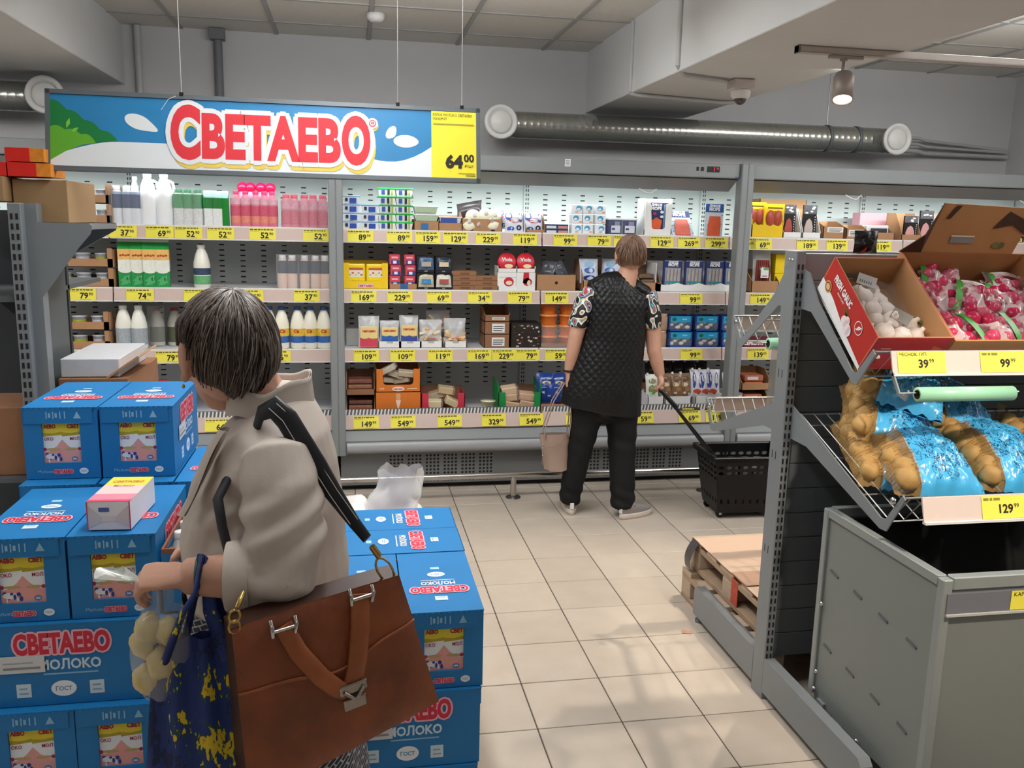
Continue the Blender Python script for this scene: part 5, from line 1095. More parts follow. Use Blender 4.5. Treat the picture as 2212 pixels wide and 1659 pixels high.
def rad_film():
    m = bpy.data.materials.new('radish_film'); m.use_nodes = True; nt = m.node_tree; b = nt.nodes['Principled BSDF']; tc = nt.nodes.new('ShaderNodeTexCoord'); n = nt.nodes.new('ShaderNodeTexNoise'); n.inputs['Scale'].default_value = 22; n.inputs['Detail'].default_value = 3
    r = nt.nodes.new('ShaderNodeValToRGB'); r.color_ramp.elements[0].color = (*lin('#c23a5c'), 1); r.color_ramp.elements[0].position = .40; r.color_ramp.elements[1].color = (*lin('#f2e2e2'), 1); r.color_ramp.elements[1].position = .58; e = r.color_ramp.elements.new(.5); e.color = (*lin('#dd8c9c'), 1)
    al = nt.nodes.new('ShaderNodeMapRange'); al.inputs[1].default_value = .48; al.inputs[2].default_value = .6; al.inputs[3].default_value = .18; al.inputs[4].default_value = .62; nt.links.new(tc.outputs['Object'], n.inputs['Vector']); nt.links.new(n.outputs['Fac'], r.inputs[0]); nt.links.new(n.outputs['Fac'], al.inputs[0]); nt.links.new(r.outputs[0], b.inputs['Base Color']); nt.links.new(al.outputs[0], b.inputs['Alpha']); b.inputs['Roughness'].default_value = .12; b.inputs['Specular IOR Level'].default_value = .9
    return m
RFILM = rad_film()
def radbag(seed, w=.15, h=.19):
    q = random.Random(seed); m = MB(); m.pillow(w, h, .07, RFILM, rough=.7, seed=seed, nu=12, nv=12); o = m.build('radish_bag')
    for i in range(14): MB().ball((q.uniform(-.052, .052), q.uniform(.025, h - .04), q.uniform(-.008, .018)), q.uniform(.018, .026), mat(('#c62a56', '#d4476a', '#cf5f78')[i % 3], .25, var=.15, scale=30), n=10, k=7, lump=.15, seed=i + seed).build('radish', o)
    m = MB(); m.grid(lambda u, v: (-w * .48 + .022 * v, h * (.08 + .86 * u), .022 * math.sin(PI * u) ** .5 + .003), 8, 1, mat('#3f9a36', .3, var=.1)); m.build('green_strip', o)
    m = MB(); m.grid(lambda u, v: (-w * .34 + w * .7 * u, h * (.84 + .1 * v), .012 * math.sin(PI * u) + .006), 6, 1, mat('#e8e2df', .3, var=.1)); m.build('white_header', o)
    for i in range(0): 
        x, y = q.uniform(-.05, .05), q.uniform(.03, h * .8); MB().grid(lambda u, v: (x + .02 * u - .01 + .01 * v, y + .03 * v, .038 + .004 * math.sin(3 * u)), 2, 2, mat(('#e9c3c4', '#f0e6e2', '#5a9a4a', '#b0324c')[i % 4], .25, var=.1)).build('printed_patch', o)
    return o
rb = [(.125, .255, .03, -.35, 'topmost bag with a white header'), (.105, .17, .03, .25, 'bag lying at the left wall with a green strip'), (.18, .15, .045, -.5, 'bright pink bag in the centre of the carton'), (.10, .03, .03, .4, 'bag at the front left corner'), (.23, .02, .04, .2, 'bag at the front middle'), (.30, .14, .04, -.4, 'bag on the right with a green strip'), (.36, .04, .035, .1, 'bag at the front right corner'), (.38, .2, .03, -.2, 'bag at the back right')]
for i, (x, s, h, sp, wh) in enumerate(rb): tag(onslope(radbag(i + 1), 1.762 + x, s, h + .014, sp), 'clear bag of pink radishes, ' + wh, 'bag', 'bags of radishes')
tb = thing('brown_carton', 'plain brown carton at the right edge of the upper wire shelf', 'box'); tray_walls(tb, .40, .36, .14, KB, KB); onslope(tb, 2.262, 0, 0)
MB().add([(.0, .05, .14), (.0, .34, .14), (-.03, .31, .21), (-.02, .1, .17), (.004, .05, .14), (.004, .34, .14), (-.026, .31, .21), (-.016, .1, .17)], [(0, 1, 2, 3), (7, 6, 5, 4), (0, 4, 5, 1), (1, 5, 6, 2), (2, 6, 7, 3), (3, 7, 4, 0)], KB).build('side_flap', tb)
o = MB(); o.pillow(.09, .075, .05, mat('#1b1b1c', .35, var=.2), M=frame((0, 0, 0), (1, 0, 0), (0, 0, 1)), rough=.9, seed=4, nu=7, nv=7); o.poly([(-.01, .0, 0), (.012, .0, 0), (.0, .02, .03)], flat('#b84a2c'), frame((-.03, -.03, .002), (1, 0, 0), (0, 0, 1)))
tag(o.build('black_bag', loc=(1.73, 2.74, 1.622)), 'crumpled black bag lying on top of the gondola behind the cartons', 'bag')
# --- potato bags on the lower shelf
LEY = Vector((0, .942, .337)); LEZ = Vector((0, -.337, .942))
PTN = mat('#b08a50', .6, var=.2, scale=18, bump=.2); NETM = mat('#cfa662', .5, alpha=.38, var=.15, scale=40)
def film_mat():
    m = bpy.data.materials.new('blue_bag_film'); m.use_nodes = True; nt = m.node_tree; b = nt.nodes['Principled BSDF']
    tc = nt.nodes.new('ShaderNodeTexCoord'); v = nt.nodes.new('ShaderNodeTexVoronoi'); v.feature = 'DISTANCE_TO_EDGE'; v.inputs['Scale'].default_value = 6.5; v.inputs['Randomness'].default_value = 1
    n = nt.nodes.new('ShaderNodeTexNoise'); n.inputs['Scale'].default_value = 9; n.inputs['Detail'].default_value = 3
    a = nt.nodes.new('ShaderNodeMixRGB'); a.blend_type = 'LINEAR_LIGHT'; a.inputs[0].default_value = .25
    nt.links.new(tc.outputs['Object'], a.inputs[1]); nt.links.new(n.outputs['Color'], a.inputs[2]); nt.links.new(a.outputs[0], v.inputs['Vector'])
    r = nt.nodes.new('ShaderNodeValToRGB'); r.color_ramp.elements[0].color = (*lin('#143a5c'), 1); r.color_ramp.elements[0].position = .03; r.color_ramp.elements[1].color = (*lin('#49aee2'), 1); r.color_ramp.elements[1].position = .055
    n3 = nt.nodes.new('ShaderNodeTexNoise'); n3.inputs['Scale'].default_value = 6; gt = nt.nodes.new('ShaderNodeMath'); gt.operation = 'GREATER_THAN'; gt.inputs[1].default_value = .47
    nt.links.new(tc.outputs['Object'], n3.inputs['Vector']); nt.links.new(n3.outputs['Fac'], gt.inputs[0])
    mx = nt.nodes.new('ShaderNodeMixRGB'); mx.inputs[1].default_value = (*lin('#49aee2'), 1); nt.links.new(gt.outputs[0], mx.inputs[0])
    nt.links.new(v.outputs['Distance'], r.inputs[0]); nt.links.new(r.outputs[0], mx.inputs[2]); nt.links.new(mx.outputs[0], b.inputs['Base Color'])
    b.inputs['Roughness'].default_value = .22; b.inputs['Specular IOR Level'].default_value = .8
    bp = nt.nodes.new('ShaderNodeBump'); bp.inputs['Strength'].default_value = .6; bp.inputs['Distance'].default_value = .01; n2 = nt.nodes.new('ShaderNodeTexNoise'); n2.inputs['Scale'].default_value = 14; n2.inputs['Detail'].default_value = 3
    nt.links.new(tc.outputs['Object'], n2.inputs['Vector']); nt.links.new(n2.outputs['Fac'], bp.inputs['Height']); nt.links.new(bp.outputs[0], b.inputs['Normal'])
    return m
FILMB = film_mat()
def potbag(seed, w=.27, l=.34, d=.105, net=.24):
    """local x across, y along the slope, z up; net strip with potatoes on the left, printed film over the rest"""
    q = random.Random(seed); t = thing('potato_bag', '', 'bag')
    def top(u, v):
        e = max(0, math.sin(PI * min(1, u * 1.0))) ** .45 * max(0, math.sin(PI * v)) ** .45
        b = .5 + .5 * abs(noise.noise(Vector((u * 4.2 + seed * 5.1, v * 5.2, seed))))
        return ((u - .5) * w, v * l, .012 + d * e * (.72 + .4 * b) + .011 * noise.noise(Vector((u * 11, v * 11, seed))) + .007 * noise.noise(Vector((u * 23, v * 19, seed))))
    m = MB(); m.grid(lambda u, v: top(net + (1.0 - net) * u, v), 34, 34, FILMB); m.grid(lambda u, v: (lambda p: (p[0], p[1], .006))(top(net + (1 - net) * (1 - u), v)), 4, 4, FILMB); m.build('printed_film', t)
    m = MB(); m.grid(lambda u, v: (lambda p: (p[0] - .004, p[1], p[2] * 1.03 + .002))(top((net + .02) * u, v)), 8, 20, NETM)
    for j in range(1, 26): m.tube([(lambda p: (p[0] - .005, p[1], p[2] * 1.03 + .003))(top((net + .02) * k / 6, j / 26)) for k in range(7)], .0007, mat('#9c6e2c', .6), n=3)
    m.build('net_strip', t)
    for k in range(6):
        p = top(.10 + .05 * (k % 2), (k + .6) / 6.4); MB().ball((p[0] - .0, p[1], .012 + d * .38), q.uniform(.029, .035), PTN, n=12, k=8, sc=(.95, 1.12, .95), lump=.25, seed=seed * 9 + k).build('potato', t)
    m = MB(); m.tube([(-w * .36, l * .97, d * .35), (-w * .37, l * 1.02, d * .55), (-w * .36, l * 1.03, d * .8)], [.028, .01, .018], NETM, n=8, flatten=.5); m.build('net_knot', t)
    return t
LSM = Matrix(((1, 0, 0, 0), (0, LEY.y, LEZ.y, 0), (0, LEY.z, LEZ.z, 0), (0, 0, 0, 1)))
for i, (x, s, h, sp, tl, lab) in enumerate(((1.675, .01, .045, -.12, 0, 'front left potato bag with bright blue film and a net edge of potatoes'), (1.945, .01, .05, -.1, 0, 'front right potato bag lit by the spot lamp, knotted top'), (1.62, .10, .002, -.22, 0, 'lowest potato bag peeping out under the front left one'), (1.63, .22, .07, -.4, .1, 'potato bag in the middle of the shaded pile at the upright'), (1.66, .30, .17, -.5, .1, 'topmost potato bag in the shade right under the garlic carton'), (1.93, .29, .06, -.1, .1, 'dim potato bag at the back behind the bag roll'), (2.22, .05, .04, 0, 0, 'potato bag beyond the right edge of the front row'))):
    t = potbag(i + 2); t['label'] = lab; t['group'] = 'potato bags on the lower shelf'
    t.matrix_world = Matrix.Translation(Vector((x, 2.15, .886)) + LEY * s + LEZ * h) @ LSM @ Matrix.Rotation(sp, 4, 'Z') @ Matrix.Rotation(tl, 4, 'Y')
def bagroll(label, x0, x1, y, z, r, hang=None):
    t = thing('bag_roll', label, 'bag roll', (x0, y, z)); L = x1 - x0; GR = mat('#9fd8b4', .3, var=.06, stretch=(40, 1, 1)); RY = Matrix.Rotation(PI / 2, 4, 'Y')
    MB().lathe([(r * .62, 0), (r, 0), (r, L), (r * .62, L)], GR, n=20, M=RY, cap=False).build('film_roll', t); MB().lathe([(r * .6, -.002), (r * .6, L + .002)], mat('#4a3a2a', .7), n=16, M=RY, cap=False).build('core_tube', t)
    MB().tube([(-.06, 0, .004), (L + .02, 0, .004)], .003, CHROME, n=6).build('rod', t)
    return t
bagroll('pale green roll of plastic bags hanging below the upper ticket rail', 1.562, 1.865, 2.15, 1.247, .021)
m = MB(); m.prism([(2.235, 1.30), (2.25, 1.30), (2.20, 1.235), (2.165, 1.225), (2.15, 1.25), (2.158, 1.258), (2.17, 1.24), (2.195, 1.245)], 'x', 1.535, 1.540, GON); m.build('roll_hook', g)
t = bagroll('green roll with a clear bag hanging from it behind the upright', 1.482, 1.80, 2.90, 1.286, .022)
m = MB(); m.grid(lambda u, v: (.005 + .27 * u, -.022 + .01 * math.sin(5 * u + 2 * v), -.005 - .245 * v - .02 * v * math.sin(PI * u)), 10, 8, mat('#e4dccb', .2, alpha=.62, var=0, spec=.7)); m.build('hanging_bag', t)
# --- metal bin under the shelf
b = thing('produce_bin', 'open grey sheet metal bin with framed sides under the potato shelf', 'bin', (0, 0, 0)); F = mat('#8c918f', .4, .15, var=.03); PN = mat('#7b7f7c', .45, .1, var=.03, scale=4); BX0, BX1, BY0, BY1 = 1.520, 2.66, 1.90, 2.50
for (x, y) in ((BX0, BY0), (BX0, BY1 - .028), (BX1 - .028, BY0), (BX1 - .028, BY1 - .028)): MB().box((x, y, .15 if y > 2 else .10), (x + .028, y + .028, .80), F, bev=.003).build('frame_post', b)
MB().box((BX0, BY0 + .028, .775), (BX0 + .028, BY1 - .028, .803), F, bev=.002).build('frame_rail', b); MB().box((BX1 - .028, BY0 + .028, .775), (BX1, BY1 - .028, .803), F).build('frame_rail', b)
MB().box((BX0 + .028, BY0, .770), (BX1 - .028, BY0 + .03, .806), F, bev=.003).build('frame_rail', b); MB().box((BX0 + .028, BY1 - .028, .775), (BX1 - .028, BY1, .803), F).build('frame_rail', b)
sp = MB().box((BX0 + .010, BY0 + .028, .13), (BX0 + .016, BY1 - .028, .775), PN).build('side_panel', b); d = MB()
for k in range(2):
    for i in range(4): 
        y = 2.44 - i * .135; z = .60 - k * .26 - i * .012; d.prism([(y, z), (y - .045, z - .006), (y - .045, z + .0), (y, z + .008)], 'x', BX0 + .006, BX0 + .012, GOND)
d.build('louvre_dents', sp, kind='stuff')
MB().box((BX1 - .016, BY0 + .028, .13), (BX1 - .010, BY1 - .028, .775), PN).build('side_panel', b); MB().box((BX0 + .028, BY0 + .006, .10), (BX1 - .028, BY0 + .014, .775), PN).build('front_panel', b)
INB = mat('#1d1c1b', .8); MB().box((BX0 + .018, BY0 + .05, .32), (BX1 - .03, BY1 - .03, .33), INB).build('liner_floor', b); MB().box((BX0 + .018, BY1 - .034, .33), (BX1 - .03, BY1 - .03, .77), INB).build('liner_panel', b); MB().box((BX0 + .0165, BY0 + .02, .33), (BX0 + .0185, BY1 - .03, .77), INB).build('liner_panel', b); MB().box((BX0 + .0185, BY0 + .0145, .33), (BX1 - .03, BY0 + .0165, .77), INB).build('liner_panel', b)
MB().box((BX0 + .01, BY0 + .05, .10), (BX1 - .01, BY0 + .08, .13), F).build('base_bar', b); MB().box((BX0, BY1 - .1, .10), (BX1, BY1 - .06, .15), F).build('base_bar', b)
for y in (2.0, 2.4): MB().tube([(BX0 + .1, y, 0), (BX0 + .1, y, .32)], .02, F).build('leg', b); MB().tube([(BX1 - .1, y, 0), (BX1 - .1, y, .32)], .02, F).build('leg', b)
r = MB(); r.box((BX0 + .012, BY0 - .004, .705), (BX1 - .03, BY0 + .004, .762), mat('#6e6e76', .4, var=.03)); r.box((BX0 + .012, BY0 - .010, .700), (BX1 - .03, BY0 + .002, .706), mat('#b5b5b0', .3)); r.build('ticket_rail', b)
bl = MB()
for y, z in ((2.46, .48), (2.455, .24), (2.46, .175), (2.20, .145)): bl.lathe([(.008, 0), (.007, .006), (.001, .008)], CHROME, n=8, M=Matrix.Translation((BX0 + .0, y, z)) @ Matrix.Rotation(-PI / 2, 4, 'Y'))
bl.build('screws', b, kind='stuff')
o = MB(front(0, 0, 0)).rect(0, 0, .16, .054, YEL, None).build('price_tag', loc=(1.722, BY0 - .0052, .708)); tag(o, 'yellow price tag lettered КАРТО on the front of the metal bin', 'price tag'); MB(front(0, -.0006, 0)).text('КАРТО', INK, None, .008, .038, h=.012, bold=.0).build('price_print', o)
# --- pallets with a cardboard sheet behind the stand
WD = mat('#b8a38c', .75, var=.15, scale=14, stretch=(1, 1, 6)); WDD = mat('#a68d74', .8, var=.18, scale=14)
def pallet(label, x, y, z, w=1.2, d=.8):
    t = thing('wooden_pallet', label, 'pallet', (x, y, z))
    for i in range(5): yy = (d - .1) * i / 4; MB().box((0, yy, .122), (w, yy + (.13 if i in (0, 2, 4) else .1) - (.03 if i == 4 else 0), .144), WD, bev=.002).build('plank', t)
    for i in range(3): xx = (w - .1) * i / 2; MB().box((xx, 0, .100), (xx + .1, d, .122), WDD, bev=.002).build('plank', t); MB().box((xx, 0, 0), (xx + .1, d, .022), WDD, bev=.002).build('plank', t)
    for i in range(3):
        for j in range(3): MB().box(((w - .1) * i / 2, (d - .1) * j / 2, .022), ((w - .1) * i / 2 + .1, (d - .1) * j / 2 + .1, .100), WD, bev=.003).build('block', t)
    return t
p1 = pallet('lower worn wooden pallet on the floor behind the gondola upright', 1.502, 2.81, .0)
p2 = pallet('upper wooden pallet with a red paint mark, under a cardboard sheet', 1.535, 2.80, .146)
MB().box((-.0015, .30, .022), (.001, .36, .13), mat('#c2553f', .8, var=.3, scale=40)).build('paint_mark', p2)
m = MB(); m.grid(lambda u, v: (1.53 + 1.0 * u, 2.80 + .77 * v, .2935 + .004 * noise.noise(Vector((u * 7, v * 6, 1)))), 16, 14, mat('#c8ab94', .8, var=.06, scale=6)); 
m.grid(lambda u, v: (1.53 + 1.0 * u, 2.80 + .77 * v, .2905 + .004 * noise.noise(Vector((u * 7, v * 6, 1)))), 16, 14, KRAFTD); m.rect(1.53, 3.02, 2.5, 3.16, mat('#b08d75', .8, var=.05), None, z=.2985)
tag(m.build('cardboard_sheet'), 'sheet of pinkish brown cardboard covering the upper pallet', 'cardboard')
m = MB(); m.grid(lambda u, v: (1.53 - .03 * u - .02 * math.sin(3 * u), 3.50 + .07 * v, .295 - .13 * u), 6, 3, mat('#4d484a', .4, var=.1)); tag(m.build('black_strap'), 'torn dark plastic flap hanging off the pallet corner', 'plastic flap')
m = MB(); m.box((-.02, -.013, 0), (.02, .013, .004), mat('#b88e74', .8), bev=.001); o = m.build('cardboard_scrap', loc=(1.385, 3.24, .0005), rot=(0, 0, -.35)); tag(o, 'small scrap of cardboard lying on the floor tiles near the pallet', 'scrap')

# ------------------------------------------------------------------ pallet stack of blue milk boxes
BLUE = mat('#1a76b4', .5, var=.05, scale=9); BLUD = mat('#166ba3', .5, var=.04); REDL = flat('#cf2f45'); PINK = flat('#f3b9c6'); WHT = flat('#e9eef2'); KIN2 = mat('#8c5a46', .8)
BW, BL_, BH = .193, .385, .203
def logo(m, M, x, y, w, z=.0006, t='СВЕТАЕВО'):
    m.text(t, REDL, M, x, y, w=w, h=w * .26, bold=.045, res=3, align='c', halo=PINK, hw=w * .022, z=z)
def milk_front(m, M, half):
    """print on one carton face; local x 0..w, y 0..h"""
    w, h = .0485, .113
    m.rect(0, 0, w, h, WHT, M); m.rect(0, h * .72, w, h, flat('#e3cf3e'), M, z=.0002); m.poly([(0, h * .66, .0003), (w, h * .70, .0003), (w, h * .78, .0003), (w * .5, h * .74, .0003), (0, h * .76, .0003)], flat('#b3a22e'), M)
    pk = flat('#e0a099')
    if half == 0: m.poly([(0, 0, .0004), (w, 0, .0004), (w, h * .58, .0004), (w * .7, h * .42, .0004), (w * .3, h * .30, .0004), (0, h * .27, .0004)], pk, M)
    else: m.poly([(0, 0, .0004), (w, 0, .0004), (w, h * .27, .0004), (w * .7, h * .30, .0004), (w * .3, h * .42, .0004), (0, h * .58, .0004)], pk, M)
    m.oval(w * .5, h * .34, w * .4, h * .035, flat('#b7a56a'), M, z=.0006, n=10)
    m.text('АЕВО' if half == 0 else 'СВЕТ', flat('#a82434'), M, w * (.04 if half == 0 else .30), h * .86, w=w * .66, h=h * .11, bold=.05, z=.0008)
    m.text('ОКО' if half == 0 else 'МОЛ', flat('#a83a44'), M, w * (.04 if half == 0 else .42), h * .56, w=w * .5, h=h * .09, bold=.02, z=.0008)
    m.oval(w * (.06 if half == 0 else .9), h * .34, w * .1, h * .045, flat('#b32848'), M, z=.0009, n=10)
    if half == 0:
        for cx, cy, rx, ry, c in ((.40, .16, .34, .07, '#e6e4ea'), (.16, .20, .10, .05, '#27408f'), (.33, .12, .07, .055, '#27408f'), (.47, .20, .08, .03, '#27408f'), (.60, .13, .07, .06, '#27408f'), (.78, .19, .10, .045, '#27408f'), (.72, .08, .05, .05, '#e6e4ea'), (.25, .05, .04, .05, '#e6e4ea'), (.88, .09, .07, .06, '#27408f')): m.oval(w * cx, h * cy, w * rx, h * ry, flat(c), M, z=.001 + cx * .0004, n=10)
    else: m.oval(w * .62, h * .09, w * .18, h * .06, flat('#5a7cb4'), M, z=.001, n=12); m.rect(w * .52, h * .07, w * .72, h * .11, flat('#c9d4e6'), M, z=.0012)
def milk_box():
    t = thing('milk_box', '', 'box'); x0, x1, y0, y1 = -BW / 2, BW / 2, -BL_ / 2, BL_ / 2
    m = MB(); wz0, wz1, wx = .045, .158, .049
    # body with a window opening at both short ends
    m.box((x0, y0 + .012, 0), (x1, y1 - .012, BH - .002), BLUE)
    for ys, d in ((y0, 1), (y1, -1)):
        a, b = (ys, ys + .012 * d) if d > 0 else (ys + .012 * d, ys)
        m.box((x0, a, 0), (-wx, b, BH - .002), BLUE); m.box((wx, a, 0), (x1, b, BH - .002), BLUE); m.box((-wx, a, 0), (wx, b, wz0), BLUE); m.box((-wx, a, wz1), (wx, b, BH - .002), BLUE)
    m.build('box_body', t)
    l = MB()
    l.box((x0 - .001, y0 - .001, BH - .003), (x1 + .001, y1 + .001, BH), BLUE)
    for ys in (y0 - .003, y1): l.box((x0 + .004, ys, .158), (x1 - .012, ys + .003, BH - .002), BLUE)
    q = random.Random(5)
    for i in range(14): xx = x0 + BW * i / 14; l.box((xx + .002, y0 - .0035, BH - .004), (xx + .009, y0 - .0005, BH + .0008), BLUD)
    l.build('lid', t)
    for s in (0, 1):
        f = MB(); f.box((-.0485 + .0485 * s, y0 + .006, wz0), (.0485 * s - .001, y0 + .012, wz1), WHT); milk_front(f, front(-.0485 + .0485 * s, y0 + .0058, wz0), s); f.build('milk_carton', t)
    p = MB()
    for M in (front(0, y0 - .0006, 0), frame((0, y1 + .0006, 0), (-1, 0, 0), (0, 0, 1))):
        p.text('Молоко', flat('#9cc4dc'), M, -.066, .017, h=.0085, bold=.0); logo(p, M, .0, .014, .05); p.oval(.053, .021, .012, .009, WHT, M, n=14); p.text('ГОСТ', flat('#7fa8c4'), M, .053, .018, w=.016, h=.006, align='c', z=.0004)
        for k, g_ in enumerate((-.035, -.018, 0, .012, .035)):
            M2 = M @ Matrix.Translation((0, 0, .0032)); p.rect(g_, .172, g_ + .003, .192, flat('#8cbad6'), M2) if k != 4 else p.poly([(g_, .172, 0), (g_ + .02, .172, 0), (g_ + .01, .192, 0)], flat('#8cbad6'), M2)
            if k in (0, 1): p.rect(g_ + .006, .175, g_ + .012, .188, flat('#8cbad6'), M2)
    for M in (frame((x1 + .0006, 0, 0), (0, 1, 0), (0, 0, 1)), frame((x0 - .0006, 0, 0), (0, -1, 0), (0, 0, 1))):
        logo(p, M, .015, .128, .21); p.text('МОЛОКО', flat('#cfe2ee'), M, .03, .088, w=.135, h=.028, bold=.03, align='c'); p.rect(-.03, .076, .09, .080, flat('#8cbcd8'), M); p.oval(.012, .040, .028, .020, WHT, M, n=20); p.text('ГОСТ', flat('#5f94b4'), M, .012, .034, w=.036, h=.012, align='c', z=.0004)
        for xx in (-.075, .085): p.rect(xx - .016, .022, xx + .016, .056, flat('#c9dbe6'), M); p.rect(xx - .010, .030, xx + .010, .034, flat('#7fa9c4'), M, z=.0003); p.rect(xx - .010, .042, xx + .008, .046, flat('#7fa9c4'), M, z=.0003)
        p.rect(-.125, .085, -.025, .128, flat('#cfd2d4'), M, z=.0018); p.rect(-.115, .094, -.035, .100, flat('#8c8c90'), M, z=.002); p.rect(-.115, .108, -.05, .112, flat('#a9a9ac'), M, z=.002)
        p.rect(-.155, .0, -.153, BH - .01, BLUD, M, z=.0003)
    Mt = frame((0, 0, BH + .0009), (-1, 0, 0), (0, -1, 0))        # printed top, read from the far side
    logo(p, Mt, 0, .045, .15); p.text('МОЛОКО', WHT, Mt, 0, .012, w=.09, h=.022, bold=.03, align='c'); p.rect(-.045, .002, .045, .005, WHT, Mt); p.oval(0, -.035, .024, .016, WHT, Mt, n=18); p.text('ГОСТ', flat('#5f94b4'), Mt, 0, -.040, w=.03, h=.011, align='c', z=.0004)
    p.rect(-.016, .105, .016, .128, flat('#d3e4ee'), Mt); p.rect(-.010, .110, .010, .113, flat('#6fa2c2'), Mt, z=.0003); p.rect(-.012, -.085, .012, -.07, flat('#9cc8e2'), Mt)
    p.build('box_print', t)
    return t
mb0 = milk_box(); mbn = [0]
def mbox(x, y, lv, label, turn=0, group='blue milk boxes on the pallet'):
    """x, y: centre; lv: level 0..4; turn in quarter turns"""
    o = mb0 if mbn[0] == 0 else dup(mb0)
    mbn[0] += 1; o.location = (x + rnd.uniform(-.0015, .0015), y + rnd.uniform(-.002, .002), .1455 + lv * .205); o.rotation_euler = (0, 0, turn * PI / 2); o['label'] = label; o['group'] = group
H = BL_ / 2; Q = BW / 2
mbox(-.797, 2.52 + H, 4, 'left one of the two topmost blue milk boxes, window front')
mbox(-.597, 2.52 + H, 4, 'right one of the two topmost blue milk boxes, logo on its side')
mbox(-.753, 2.05 + H, 3, 'blue milk box at the left, one level below the two topmost boxes')
mbox(-.555, 2.05 + H, 3, 'blue milk box with a single pink carton lying on its top')
for i, x in enumerate((-.797, -.597, -.395)): mbox(x, 2.465 + H, 3, ('blue milk box carrying the left topmost box', 'blue milk box carrying the right topmost box', 'blue milk box whose pink logo top shows behind the woman chest')[i])
mbox(-.690, 2.035 + Q, 2, 'left milk box with the large logo and a paper sticker facing front', 1)
mbox(-.298, 2.035 + Q, 2, 'milk box half hidden by the clear bag of potatoes', 1)
mbox(.017, 1.98 + H, 2, 'window-front milk box behind the brown leather bag, second from the right corner')
mbox(.215, 1.98 + H, 2, 'window-front milk box at the right corner, its top logo upside down')
mbox(.119, 2.375 + Q, 2, 'crosswise milk box right behind the corner box, top logo turned sideways', 1)
mbox(.119, 2.572 + Q, 2, 'rearmost crosswise milk box of the right part, next to the white plastic bags', 1)
for i, x in enumerate((-.748, -.552, -.356, -.160)): mbox(x, 2.01 + H, 1, ('window-front milk box at the bottom left corner of the photo', 'second window-front milk box of the lower left row', 'third window-front milk box of the lower row, behind the blue floral bag', 'fourth window-front milk box of the lower row, behind the skirt')[i])
mbox(.112, 1.968 + Q, 1, 'milk box with large logo and sticker under the right corner box', 1)
mbox(.112, 2.168 + Q, 1, 'inner milk box hidden in the middle of the pallet stack', 1, 'inner milk boxes')
for x, y, lv in ((-.690, 2.235 + Q, 2), (-.298, 2.235 + Q, 2), (-.690, 2.435 + Q, 2), (-.298, 2.435 + Q, 2), (-.690, 2.635 + Q, 2), (-.298, 2.635 + Q, 2), (.112, 2.37 + Q, 1), (.112, 2.57 + Q, 1)): mbox(x, y, lv, 'inner milk box hidden in the middle of the pallet stack', 1, 'inner milk boxes')
for x in (-.748, -.552, -.356, -.160): mbox(x, 2.41 + H, 1, 'inner milk box hidden in the middle of the pallet stack', 0, 'inner milk boxes')
for i, x in enumerate((-.682, -.288, .106)):
    for j in range(4): mbox(x, 1.965 + .2 * j + Q, 0, ('lowest-level milk box at the %s front of the pallet' % ('left', 'middle', 'right')[i]) if j == 0 else 'inner milk box hidden in the middle of the pallet stack', 1, 'blue milk boxes on the pallet' if j == 0 else 'inner milk boxes')
pallet('wooden pallet carrying the blue milk boxes', -.885, 1.97, 0)
# open box of white-capped bottles
ob2 = thing('milk_box', 'opened blue box full of white-capped bottles in front of the woman', 'box', (-.352, 2.05 + H, .1455 + 3 * .205)); x0, x1, y0, y1 = -BW / 2, BW / 2, -H, H
MB().box((x0, y0, 0), (x1, y1, .005), KIN2).build('box_bottom', ob2)
for a, b in (((x0, y0), (x1, y0 + .006)), ((x0, y1 - .006), (x1, y1)), ((x0, y0 + .006), (x0 + .006, y1 - .006)), ((x1 - .006, y0 + .006), (x1, y1 - .006))): 
    h = .150; MB().box((a[0], a[1], 0), (b[0], b[1], h), BLUE).box((a[0] + .0004, a[1] + .0004, h), (b[0] - .0004, b[1] - .0004, h + .012), KIN2).build('box_wall', ob2)
o = bottle('yogurt_bottle', .185, .028, '#eceae8', '#f3f1ee', [(.3, .7, '#cf6a5a'), (.7, .76, '#e8d05a')], 'milk')
for i in range(3):
    for j in range(5):
        q = o if i == j == 0 else dup(o); tag(q, 'white-capped bottle in the opened blue box, %s from the front, %s column' % (('first', 'second', 'third', 'fourth', 'fifth')[j], ('left', 'middle', 'right')[i]), 'bottle', 'white-capped bottles in the open box'); q.location = (-.352 - .060 + .060 * i, 2.05 + .014 + .072 * j, .1455 + 3 * .205 + .006)
# lone carton on the box
mc = thing('milk_carton', 'single pink and yellow milk carton lying on top of a blue box', 'carton', (-.565, 2.075, .1455 + 4 * .205 + .002), -.06); CW, CL, CHh = .098, .20, .068
m = MB(); m.box((-CW / 2, 0, 0), (CW / 2, CL, CHh), mat('#e9e6ea', .35, var=.03)); m.build('carton_body', mc)
p = MB(); Mt = frame((0, 0, CHh + .0006), (1, 0, 0), (0, 1, 0)); p.rect(-CW / 2, .13, CW / 2, CL, flat('#e6d84a'), Mt); p.rect(-CW / 2, .06, CW / 2, .13, flat('#ecc9c8'), Mt); p.rect(-CW / 2, 0, CW / 2, .06, flat('#d98a9c'), Mt); p.rect(-CW / 2, 0, CW / 2, .014, flat('#cf4a68'), Mt, z=.0003)
p.text('СВЕТАЕВО', flat('#c97a4a'), Mt, 0, .15, w=.075, h=.018, align='c', z=.0005); p.text('Молоко', flat('#cf8f86'), Mt, 0, .115, w=.05, h=.018, align='c', z=.0005)
